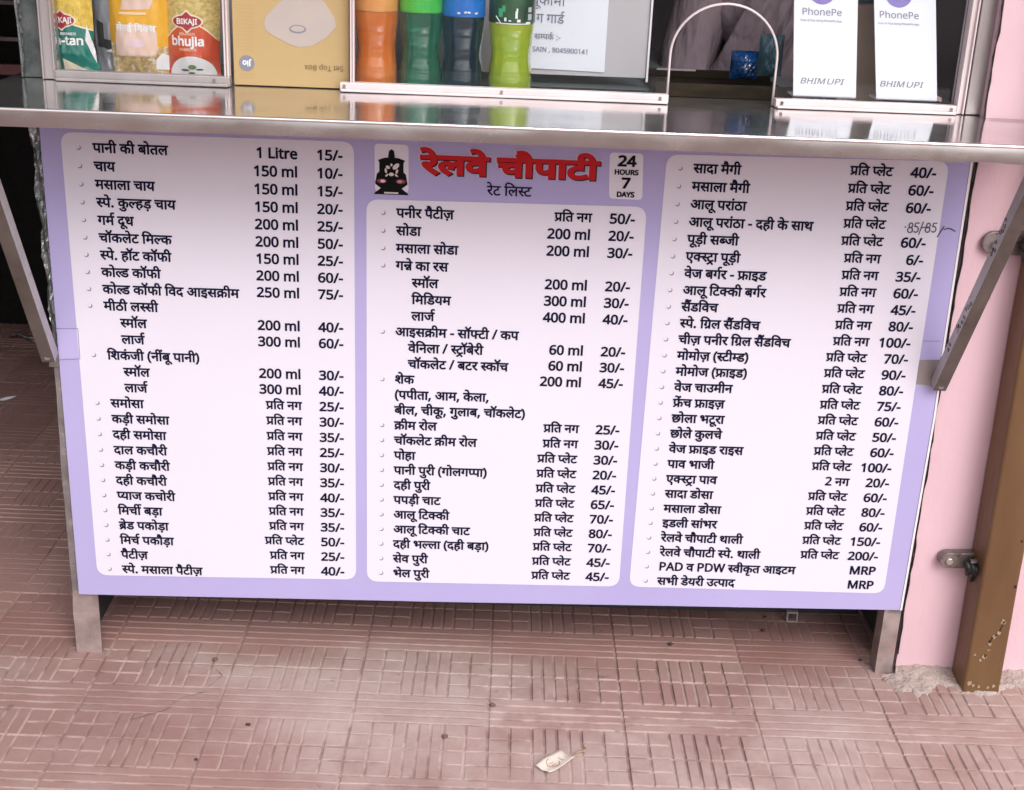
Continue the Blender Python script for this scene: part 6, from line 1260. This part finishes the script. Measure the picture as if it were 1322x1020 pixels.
# ================================================================ BOTTLES
def bottle(label, cx, cy, k, liquid, labm, capm, deco=None, lab=(.124, .172), flat=False):
    root = thing('drink_bottle', label, 'bottle', group='drink bottles in the window')
    prof = [(.026, 0, 0), (.0335, .002, 0), (.0358, .008, 0), (.0366, .022, 0), (.0360, .036, 0), (.0338, .050, 0), (.0326, .060, 0), (.0330, .070, 0), (.0352, .090, 0), (.0372, .108, 0), (.0378, .122, 0), (.0376, .172, 0), (.0365, .184, 0), (.030, .205, 0), (.019, .224, 0), (.0135, .232, 0), (.0135, .246, 0)]
    prof = [(r_ * k, z, m_) for r_, z, m_ in prof]
    fine = []
    for a_, b_ in zip(prof, prof[1:]):
        k_n = max(1, int((b_[1] - a_[1]) / .003))
        fine += [(a_[0] + (b_[0] - a_[0]) * q_ / k_n, a_[1] + (b_[1] - a_[1]) * q_ / k_n, 0) for q_ in range(k_n)]
    prof = [(r_ - .0007 * k * max(0, math.cos((z - .030) * 2 * math.pi / .022)) ** 6 * (1 if .028 < z < .112 else 0), z, m_) for r_, z, m_ in fine] + [prof[-1]]
    # fluting at the waist and foot
    mb = MB(); mb.lathe(prof, cx, cy, ZS + .0012, 48, 0); 
    for i, v in enumerate(mb.v):
        z = v[2] - ZS; a = math.atan2(v[1] - cy, v[0] - cx)
        am = .0006 * math.exp(-((z - .060) / .02) ** 2) * math.cos(a * 10) + .0012 * max(0, 1 - z / .02) * math.cos(a * 5)
        s_ = 1 + am / .034; mb.v[i] = (cx + (v[0] - cx) * s_, cy + (v[1] - cy) * s_, v[2])
    mb.build('bottle_body', liquid, root, smooth=True)
    mb = MB(); z0, z1 = lab; mb.lathe([(.0384 * k, z0), (.0388 * k, z0 + .003), (.0387 * k, z1 - .003), (.0383 * k, z1)], cx, cy, ZS + .0012, 48); o = mb.build('label', labm, root, smooth=True)
    mb = MB(); mb.lathe([(.0148, .243), (.0152, .245), (.0152, .262), (.0135, .264)], cx, cy, ZS + .0012, 28); mb.build('cap', capm, root, smooth=True, auto=40)
    return root, o
def liq(name, col, col2, t=.35): return mat(name, col, .06, var=col2, vscale=9, trans=t, ior=1.36, coat=1., spec=.6)
capw = mat('white_cap', (.7, .7, .7), .4)
bottle('orange soda bottle, first from the yellow carton', .5610, .110, .985, liq('orange_liquid', (.85, .27, .06), (.70, .17, .03), .35), mat('orange_label', (.70, .33, .10), .25, var=(.6, .25, .08), vscale=30, coat=.5), mat('orange_cap', (.7, .2, .03), .4), lab=(.1285, .176))
bottle('dark green lime soda bottle with a bright green label', .6380, .110, .985, liq('green_liquid', (.08, .48, .30), (.03, .26, .17), .8), mat('green_label', (.03, .42, .08), .25, var=(.12, .5, .05), vscale=20, coat=.5), mat('green_cap', (.02, .35, .05), .4), lab=(.1295, .176))
r_, lb = bottle('dark cola bottle with a blue label', .7105, .110, .985, liq('cola_liquid', (.02, .12, .19), (.008, .035, .06), .75), mat('blue_label', (.01, .13, .48), .25, var=(.02, .2, .6), vscale=16, coat=.5), mat('blue_cap', (.01, .08, .4), .4), lab=(.1255, .176))
mb = MB()
for a0 in (-.25, .05, .2, .55):
    pts = [(.7105 + .0388 * math.sin(a), .110 - .0388 * math.cos(a), ZS + .1345 + .0008 * math.sin(9 * a)) for a in [a0 + .03 * k for k in range(5)]]
    mb.tube(pts, .0016, 6)
mb.build('label_print', whitef, lb)
r_, lb = bottle('yellow green soda bottle with a black label, beside the notice', .7945, .112, 1.04, liq('lime_liquid', (.52, .60, .035), (.30, .50, .05), .4), mat('dark_label', (.012, .03, .02), .3, var=(.02, .10, .04), vscale=20, coat=.5), mat('lime_cap', (.02, .3, .08), .4), lab=(.118, .172))
mb = MB(); LR = .0408
def lp_(a, z): return (.7945 + LR * math.sin(a), .112 - LR * math.cos(a), ZS + z)
for a0, z0, w2, h2, mi in ((.20, .1225, .15, .0045, 0), (.12, .1285, .10, .012, 0), (.16, .139, .07, .006, 0), (-.35, .1235, .10, .006, 0), (-.16, .1235, .11, .002, 0), (.62, .119, .25, .004, 0), (.72, .126, .22, .010, 1), (.72, .139, .2, .008, 1), (-.62, .130, .2, .014, 2), (-.45, .139, .14, .01, 2)):
    n = 5; vs = [lp_(a0 + w2 * i / n, z) for z in (z0, z0 + h2) for i in range(n + 1)]
    mb.add(vs, [(i, i + 1, n + 2 + i, n + 1 + i) for i in range(n)], mi)
mb.tube([lp_(-.75 + .05 * k, .131 - .0022 * k) for k in range(6)], .0009, 5, 0)
mb.tube([lp_(-.75 + .05 * k, .1195) for k in range(32)], .0010, 5, 0)
mb.build('label_print', [whitef, mat('grey_print', (.45, .5, .5), .4), mat('mint_print', (.05, .35, .18), .4)], lb)

# ================================================================ NOTICE, STANDEES, THINGS BEHIND THE GLASS
nt_ = thing('paper_notice', 'white printed paper notice pasted inside the window behind the bottles', 'notice')
mb = MB(); mb.add([(.775 + (.1955 * i / 6), .2285 - .0006 * math.sin(i * 1.1 + j), 1.1245 + .24 * j / 6 + .0035 * (6 - i) / 6) for j in range(7) for i in range(7)], [(j * 7 + i, j * 7 + i + 1, (j + 1) * 7 + i + 1, (j + 1) * 7 + i) for j in range(6) for i in range(6)])
mb.build('paper', whitep, nt_, smooth=True)
mb = MB(); pp = lambda x, z: (lambda u, v, l: (x + u, .2272 - l * .5, z + v - u * .02))
pin = mat('faded_ink', (.16, .17, .26), .7)
write(mb, 'ड्यूकामा', pp(.8920, 1.2385), .0265, 'r', 2, .95); write(mb, 'ग गार्ड', pp(.8915, 1.2080), .0240, 'r', 2, .95); write(mb, 'सम्पर्क :-', pp(.8870, 1.1785), .0150, 'r', 2); write(mb, 'SAIN , 9045900141', pp(.9395, 1.1555), .0118, 'r', 8)
mb.build('lettering', pin, nt_)
def standee(label, x0, x1, xt, z0, cx, lx):
    root = thing('payment_standee', label, 'standee', group='white payment standees')
    H_, tilt = .245, .10
    def P(x, y, z): 
        t = (z - z0) / H_; return (x + xt * t, .0725 + y + .030 * t, z)
    mb = MB(); n = 6
    for (ya, yb) in ((0, .0035),):
        v = [P(x, ya, z0 + H_ * j / n) for j in range(n + 1) for x in (x0, x1)] + [P(x, yb, z0 + H_ * j / n) for j in range(n + 1) for x in (x0, x1)]
        m_ = 2 * (n + 1)
        f = [(2 * j, 2 * j + 1, 2 * j + 3, 2 * j + 2) for j in range(n)] + [(m_ + 2 * j + 1, m_ + 2 * j, m_ + 2 * j + 2, m_ + 2 * j + 3) for j in range(n)]
        f += [(2 * j, 2 * j + 2, m_ + 2 * j + 2, m_ + 2 * j) for j in range(n)] + [(2 * j + 1, m_ + 2 * j + 1, m_ + 2 * j + 3, 2 * j + 3) for j in range(n)] + [(0, m_, m_ + 1, 1), (2 * n, 2 * n + 1, m_ + 2 * n + 1, m_ + 2 * n)]
        mb.add(v, f)
    mb.box(x0, x1, .0755, .118, z0 - .002, z0 + .0008)
    mb.build('card', mat('standee_white', (.78, .80, .88), .35, coat=.2), root)
    mb = MB(); st = lambda x, z: (lambda u, v, l: P(x + u, -.0007 - l, z + v))
    pr = MB()
    pr.v = []; o_ = [(cx + .0245 * math.cos(t), 1.2930 + .0245 * math.sin(t)) for t in [2 * math.pi * k / 36 for k in range(36)]]
    pr.add([P(x, -.0006, z) for x, z in o_], [tuple(range(36))], 1)
    write(pr, 'पे', (lambda u, v, l: P(cx + u, -.0010 - l, 1.2825 + v)), .036, 'c', 30, 1., 2)
    write(pr, 'PhonePe', st(cx, 1.2510), .0155, 'c', 8, 1.08, 0)
    write(pr, 'Scan & Pay Using PhonePe App', st(cx - .001, 1.2405), .0049, 'c', 4, 1.0, 0)
    write(pr, 'BHIM', st(cx - .0270, 1.1370), .0140, 'l', 6, 1.25, 3, slant=.25) if False else None
    write(pr, 'BHIM', st(cx - .0375, 1.1370), .0135, 'l', 6, 1.25, 3, slant=.25)
    write(pr, 'UPI', st(cx + .0085, 1.1370), .0135, 'l', 6, 1.35, 3, slant=.25)
    pr.build('printing', [mat('violet_grey_ink', (.26, .24, .34), .5), mat('violet_print', (.24, .19, .52), .4), whitef, mat('pale_grey_ink', (.20, .21, .24), .5)], root)
standee('white payment card standee standing next to the arched hatch', 1.2885, 1.3985, -.019, 1.1165, 1.3365, 0)
standee('white payment card standee standing next to the steel post by the pink wall', 1.4345, 1.5415, -.031, 1.1165, 1.4770, 0)
# brown carton and blue pouch between the standees
bc = thing('carton', 'plain brown carton seen between the two payment standees', 'carton')
mb = MB(); mb.box(1.385, 1.470, .150, .24, ZS + .001, 1.268); mb.build('box', mat('brown_card', (.34, .235, .16), .6, var=(.26, .19, .15), vscale=7), bc, bevel=.002)
def pouch(label, cx, cy, z0, w_, h_, d_, m_, seed):
    root = thing('plastic_pouch', label, 'pouch'); nn = smooth_noise(seed); mb = MB(); nu, nv_ = 18, 18
    for sgn in (-1, 1):
        o_ = len(mb.v)
        for j in range(nv_ + 1):
            for i in range(nu + 1):
                u, v = -1 + 2 * i / nu, j / nv_; pf = (1 - abs(u) ** 2.5) * (math.sin(math.pi * min(1, max(0, v * .96 + .02))) ** .5)
                mb.v.append((cx + u * w_ / 2, cy + sgn * (d_ * pf / 2 + .006 * pf * nn(u * 6, v * 8)), z0 + h_ * v))
        for j in range(nv_):
            for i in range(nu):
                q_ = (o_ + j * (nu + 1) + i, o_ + j * (nu + 1) + i + 1, o_ + (j + 1) * (nu + 1) + i + 1, o_ + (j + 1) * (nu + 1) + i)
                mb.f.append(q_ if sgn < 0 else q_[::-1]); mb.m.append(0)
    mb.build('film', m_, root, smooth=False); return root
cyan = mat('cyan_film', (.02, .33, .45), .2, var=(.01, .14, .25), vscale=30, coat=.8)
navy = mat('blue_film', (.008, .06, .22), .16, var=(.005, .02, .07), vscale=26, coat=.9, dirt=(.35, .45, .55), dscale=22, dlo=.64, dhi=.7)
pouch('cyan plastic pouch lying on the brown carton', 1.427, .19, 1.2695, .075, .05, .05, cyan, 2)
pouch('shiny dark blue plastic pouch inside the hatch opening', 1.2225, .205, ZS + .027, .050, .050, .04, navy, 4)
pouch('pale blue plastic pouch behind the glass between the hatch and a payment standee', 1.276, .235, ZS + .030, .045, .075, .04, mat('pale_blue_film', (.10, .19, .24), .25, var=(.05, .10, .14), vscale=25, coat=.5), 6)
tray = thing('cash_tray', 'dark wooden tray on the counter inside the hatch', 'tray')
mb = MB(); mb.box(1.056, 1.300, .135, .330, ZS + .001, ZS + .012); mb.build('tray_base', woodd, tray, bevel=.002)
mb = MB(); mb.box(1.056, 1.300, .132, .1345, ZS + .001, ZS + .0245); mb.build('tray_side', woodd, tray)
mb = MB(); mb.box(1.056, 1.300, .3305, .336, ZS + .001, ZS + .026); mb.build('tray_side', woodd, tray, bevel=.0015)
mb = MB(); mb.box(1.076, 1.150, .30, .303, ZS + .0265, ZS + .030); mb.build('metal_rule', alu, tray)

# ================================================================ PERSON BEHIND THE HATCH
def person():
    root = thing('person', 'person in a mauve grey jacket standing behind the hatch, only the torso in view', 'person')
    px, py = 1.415, .62
    J = dict(pelvis=(0, 0, .92), waist=(0, -.01, 1.06), chest=(0, -.03, 1.27), neckb=(0, -.01, 1.43), neck=(0, -.03, 1.50), head=(0, -.055, 1.585), crown=(0, -.05, 1.68),
             ls=(-.17, 0, 1.39), le=(-.235, .0, 1.12), lw=(-.235, -.06, .88), rs=(.17, 0, 1.39), re=(.235, .0, 1.12), rw=(.235, -.06, .88),
             lh=(-.095, 0, .88), lk=(-.10, -.01, .48), la=(-.105, .02, .09), lt=(-.11, -.13, .045), rh=(.095, 0, .88), rk=(.10, -.01, .48), ra=(.105, .02, .09), rt=(.11, -.13, .045))
    Rr_ = dict(pelvis=.14, waist=.13, chest=.155, neckb=.085, neck=.052, head=.085, crown=.06, ls=.068, le=.045, lw=.028, rs=.068, re=.045, rw=.028, lh=.09, lk=.058, la=.038, lt=.032, rh=.09, rk=.058, ra=.038, rt=.032)
    E_ = [('pelvis', 'waist'), ('waist', 'chest'), ('chest', 'neckb'), ('neckb', 'neck'), ('neck', 'head'), ('head', 'crown'), ('chest', 'ls'), ('ls', 'le'), ('le', 'lw'), ('chest', 'rs'), ('rs', 're'), ('re', 'rw'), ('pelvis', 'lh'), ('lh', 'lk'), ('lk', 'la'), ('la', 'lt'), ('pelvis', 'rh'), ('rh', 'rk'), ('rk', 'ra'), ('ra', 'rt')]
    def skin(name, keys, edges, radf, m_, parent, lvl=2, extra=None):
        pts = [J[k] for k in keys]; rr = [radf(k) for k in keys]; ed = [(keys.index(a), keys.index(b)) for a, b in edges]
        if extra: pts, rr, ed = extra(pts, rr, ed)
        me = bpy.data.meshes.new(name); me.from_pydata([(px + x, py + y, z) for x, y, z in pts], ed, []); me.update()
        o = bpy.data.objects.new(name, me); C.objects.link(o); o.parent = parent
        me.materials.append(m_)
        sk = o.modifiers.new('skin', 'SKIN')
        bm = bmesh.new(); bm.from_mesh(me); lay = bm.verts.layers.skin.verify()
        for i, v in enumerate(bm.verts): v[lay].radius = rr[i]; v[lay].use_root = (i == 0)
        bm.to_mesh(me); bm.free()
        ss = o.modifiers.new('sub', 'SUBSURF'); ss.levels = ss.render_levels = lvl
        return o
    def fingers(pts, rr, ed):
        for wn, sx in (('lw', 1), ('rw', -1)):
            w0 = keys.index(wn); wx, wy, wz = J[wn]
            palm = len(pts); pts.append((wx + sx * .01, wy - .025, wz - .055)); rr.append((.034, .02)); ed.append((w0, palm))
            for f, (dx, L) in enumerate(((-.028, .065), (-.010, .078), (.010, .074), (.028, .060))):
                a = len(pts); pts.append((wx + sx * .01, wy - .035 + dx, wz - .100)); rr.append((.009, .009)); ed.append((palm, a))
                pts.append((wx + sx * .014, wy - .038 + dx, wz - .100 - L * .55)); rr.append((.0085, .0085)); ed.append((a, a + 1))
                pts.append((wx + sx * .026, wy - .040 + dx, wz - .100 - L * .92)); rr.append((.007, .007)); ed.append((a + 1, a + 2))
            a = len(pts); pts.append((wx + sx * .014, wy - .065, wz - .055)); rr.append((.011, .011)); ed.append((palm, a))
            pts.append((wx + sx * .022, wy - .080, wz - .092)); rr.append((.009, .009)); ed.append((a, a + 1))
        return pts, rr, ed
    keys = list(J)
    skinm = mat('skin', (.30, .17, .11), .55, var=(.26, .14, .09), vscale=12)
    body = skin('body', keys, E_, lambda k: (Rr_[k] * .92, Rr_[k] * (.68 if k in ('pelvis', 'waist', 'chest') else .92)), skinm, root, 2, fingers)
    # face and hair
    for sx in (-1, 1):
        mb = MB(); mb.lathe([(.004, -.004), (.010, 0), (.004, .004)], px + sx * .030, py - .132, 1.595, 12); mb.build('eye', mat('eye_dark', (.03, .02, .02), .2), body, smooth=True)
    mb = MB(); mb.tube([(px, py - .128, 1.598), (px, py - .150, 1.565), (px, py - .138, 1.556)], [.008, .014, .011], 8); mb.tube([(px - .024, py - .128, 1.530), (px, py - .136, 1.528), (px + .024, py - .128, 1.530)], [.004, .008, .004], 8)
    for sx in (-1, 1): mb.tube([(px + sx * .083, py - .05, 1.615), (px + sx * .093, py - .045, 1.59), (px + sx * .084, py - .055, 1.56)], [.010, .016, .008], 8)
    mb.build('face_features', skinm, body, smooth=True)
    mb = MB(); n1_, n2_ = 24, 10
    vs = [(px + .096 * math.sin(b_) * math.cos(a), py - .040 + .108 * math.sin(b_) * math.sin(a), 1.605 + .105 * math.cos(b_)) for b_ in [(.02 + 1.55 * j / n2_) for j in range(n2_ + 1)] for a in [2 * math.pi * i / n1_ for i in range(n1_)]]
    mb.add(vs, [(j * n1_ + i, (j + 1) * n1_ + i, (j + 1) * n1_ + (i + 1) % n1_, j * n1_ + (i + 1) % n1_) for j in range(n2_) for i in range(n1_)])
    hair = mb.build('hair', mat('hair_black', (.012, .01, .01), .5, bump=.004, bscale=80), root, smooth=True)
    # jacket: a folded shell round the torso
    jm = mat('jacket_cloth', (.27, .205, .235), .75, var=(.20, .15, .172), vscale=6, bump=.024, bscale=8, stretch=(2.2, 2.2, .7), spec=.2)
    mb = MB(); na, nz_ = 120, 90; fold = smooth_noise(17)
    for j in range(nz_ + 1):
        z = .80 + .66 * j / nz_
        t = (z - .8) / .66
        rx = .205 - .02 * math.sin(t * 3.1) - (.10 * max(0, (t - .82) / .18) ** 1.6); ry = .150 - .01 * math.sin(t * 3.1) - (.06 * max(0, (t - .82) / .18) ** 1.6)
        for i in range(na):
            a = 2 * math.pi * i / na; x, y = math.cos(a), math.sin(a)
            # deep drape folds run from the upper right down to the lower left across the front
            d = x * .9 - t * 1.25
            f_ = .018 * math.sin(d * 17 + .8 * fold(x * 3, t * 5)) + .010 * math.sin(d * 31 + 1.3) + .006 * fold(x * 6 + 2, t * 9)
            if y < 0: f_ -= .034 * math.exp(-((d + .62) / .035) ** 2) + .030 * math.exp(-((d + .42) / .02) ** 2)
            k = 1 + f_ / .16 * (1 if y < .3 else .4)
            mb.v.append((px + rx * x * k, py - .01 + ry * y * k, z))
    mb.f = [(j * na + i, j * na + (i + 1) % na, (j + 1) * na + (i + 1) % na, (j + 1) * na + i) for j in range(nz_) for i in range(na)]; mb.m = [0] * len(mb.f)
    mb.build('jacket', jm, root, smooth=True)
    mb = MB()
    for k_ in ('l', 'r'):
        s_, e_, w_ = (Vector(J[k_ + q_]) + Vector((px, py, 0)) for q_ in 'sew')
        pts = [s_ + (e_ - s_) * t for t in (0, .2, .4, .6, .8, .95)] + [e_ + (w_ - e_) * t for t in (.08, .3, .5, .7, .92)]
        mb.tube([p + Vector((0, .004 * math.sin(i * 2.1), 0)) for i, p in enumerate(pts)], [.078, .074, .068, .066, .062, .060, .058, .054, .050, .046, .040], 18)
    mb.build('sleeves', jm, root, smooth=True)
    mb = MB()
    for k_ in ('l', 'r'):
        h_, n_, a__ = (Vector(J[k_ + q_]) + Vector((px, py, 0)) for q_ in 'hka')
        mb.tube([h_ + Vector((0, 0, .06)), h_, (h_ + n_) / 2, n_, (n_ + a__) / 2, a__ + Vector((0, 0, .02))], [.105, .104, .085, .072, .064, .058], 18)
    mb.build('trousers', mat('trouser_cloth', (.05, .05, .06), .8), root, smooth=True)
    return root
person()

# ================================================================ LITTER AND SMALL THINGS ON THE PAVING
tg = thing('paper_tag', 'crumpled cream paper tag with string lying on the paving tiles', 'litter')
mb = MB()
q_ = [(.8755, -.3300), (.8990, -.3490), (.9060, -.3430), (.9465, -.3030), (.9240, -.2765)]
cs = [((.8755, -.3290), (.9225, -.2775)), ((.9010, -.3480), (.9470, -.3035))]
n = 8; vs = []
for j in range(n + 1):
    for i in range(n + 1):
        s_, t_ = i / n, j / n
        x = (cs[0][0][0] * (1 - s_) + cs[0][1][0] * s_) * (1 - t_) + (cs[1][0][0] * (1 - s_) + cs[1][1][0] * s_) * t_
        y = (cs[0][0][1] * (1 - s_) + cs[0][1][1] * s_) * (1 - t_) + (cs[1][0][1] * (1 - s_) + cs[1][1][1] * s_) * t_
        vs.append((x + .001 * math.sin(t_ * 9), y, .0035 + .0022 * math.sin(s_ * 5 + t_ * 3) + .002 * math.cos(t_ * 6)))
mb.add(vs, [(j * (n + 1) + i + (n + 1), j * (n + 1) + i + (n + 1) + 1, j * (n + 1) + i + 1, j * (n + 1) + i) for j in range(n) for i in range(n)])
o = mb.build('paper', mat('tag_paper', (.74, .66, .58), .7, var=(.66, .56, .48), vscale=40), tg, smooth=True)
sm = o.modifiers.new('thick', 'SOLIDIFY'); sm.thickness = .0006
mb = MB()
def tagp(s_, t_): 
    x = (cs[0][0][0] * (1 - s_) + cs[0][1][0] * s_) * (1 - t_) + (cs[1][0][0] * (1 - s_) + cs[1][1][0] * s_) * t_
    y = (cs[0][0][1] * (1 - s_) + cs[0][1][1] * s_) * (1 - t_) + (cs[1][0][1] * (1 - s_) + cs[1][1][1] * s_) * t_
    return (x, y, .0042 + .0022 * math.sin(s_ * 5 + t_ * 3) + .002 * math.cos(t_ * 6))
mb.tube([tagp(.45 + .20 * math.cos(a), .48 + .30 * math.sin(a)) for a in [.2 + .3 * k for k in range(16)]], .0006, 5)
mb.tube([tagp(.32 + .045 * k, .42) for k in range(5)], .0005, 5); mb.tube([tagp(.34 + .04 * k, .58) for k in range(5)], .0005, 5); mb.tube([tagp(.75, .3 + .06 * k) for k in range(7)], .0005, 5)
mb.build('printing', mat('tag_ink', (.30, .15, .13), .6), tg)
mb = MB(); mb.tube([(.944, -.298, .004), (.952, -.290, .006), (.958, -.283, .004), (.966, -.280, .003), (.971, -.276, .003), (.967, -.271, .004)], .0018, 6); mb.build('string', chipm, tg, smooth=True)
rt = thing('steel_ring', 'small square steel ring standing on the tiles in the shadow under the board', 'metal scrap')
mb = MB(); cx_, cy_, hs_ = 1.4400, .205, .0105
for s_ in (-1, 1): mb.box(cx_ + s_ * hs_ - .0012, cx_ + s_ * hs_ + .0012, cy_ - .006, cy_ + .006, .0, .0235); mb.box(cx_ - hs_ + .0013, cx_ + hs_ - .0013, cy_ - .006, cy_ + .006, (.0 if s_ < 0 else .0211), (.0024 if s_ < 0 else .0235))
mb.build('ring', mat('scrap_steel', (.6, .55, .54), .4, .6), rt)
def clod(label, x, y, r, m_, seed, name='pebble', cat='pebble'):
    mb = MB(); rr = random.Random(seed); n1_, n2_ = 10, 6; vs = []; r *= .72
    for j in range(n2_ + 1):
        b_ = math.pi * j / n2_
        for i in range(n1_):
            a = 2 * math.pi * i / n1_; k = r * (1 + (rr.uniform(-.28, .28) if 0 < j < n2_ else 0)); vs.append((x + k * 1.25 * math.sin(b_) * math.cos(a), y + k * math.sin(b_) * math.sin(a), r * .55 + k * .7 * math.cos(b_)))
    mb.add(vs, [(j * n1_ + i, (j + 1) * n1_ + i, (j + 1) * n1_ + (i + 1) % n1_, j * n1_ + (i + 1) % n1_) for j in range(n2_) for i in range(n1_)])
    o = mb.build(name, m_, smooth=True); return tag(o, label, cat, 'crumbs and pebbles on the paving')
pbd = mat('dark_pebble', (.06, .045, .04), .8); pbr = mat('brown_clod', (.17, .10, .08), .9)
clod('black crumb on the red tiles in front of the third list column', 1.1670, .0925, .0065, pbd, 1)
clod('dark pebble in the shadow under the board, nearer the camera than the steel ring', 1.372, .158, .0055, pbd, 2)
clod('brown clod at the upper end of the crack in the paving', .260, -.010, .0062, pbr, 3)
clod('dark pebble on the dusty tiles between the crack and the paper tag', .361, -.223, .0050, pbd, 4)
clod('flat brown smear of mud on the dusty tiles between the board and the paper tag', .802, -.142, .0062, pbr, 5)
clod('thin brown crumb on the tiles next to the paper tag', .717, -.245, .0060, pbr, 6)
clod('black crumb at the foot of the counter leg beside the pink wall', 1.5480, .052, .0045, pbd, 7)
clod('small dark pebble on the tiles farthest out in front of the board', .289, -.33, .0040, pbd, 8)
clod('tiny dark crumb level with the steel ring in the shadow under the board', 1.386, .215, .0040, pbd, 9)
# scraps far back in the passage
sc = thing('metal_scrap', 'dull bent metal bracket on the dark passage floor', 'metal scrap')
mb = MB(); mb.tube([(-.77, 1.90, .01), (-.76, 1.88, .022), (-.74, 1.89, .020), (-.71, 1.88, .012), (-.67, 1.88, .012)], .006, 8); mb.tube([(-.71, 1.87, .012), (-.69, 1.86, .009), (-.66, 1.87, .009)], .005, 8); mb.build('bracket', clampm, sc, smooth=True)
sp_ = thing('paper_scrap', 'torn white scrap of paper lying on the dark passage floor', 'litter')
mb = MB(); mb.add([(-.625, 1.335, .004), (-.600, 1.350, .010), (-.578, 1.372, .006), (-.590, 1.352, .004), (-.606, 1.338, .003)], [(0, 1, 2, 3, 4)]); mb.add([(-.615, 1.30, .004), (-.60, 1.305, .006), (-.596, 1.32, .004)], [(0, 1, 2)]); mb.build('paper', whitep, sp_)
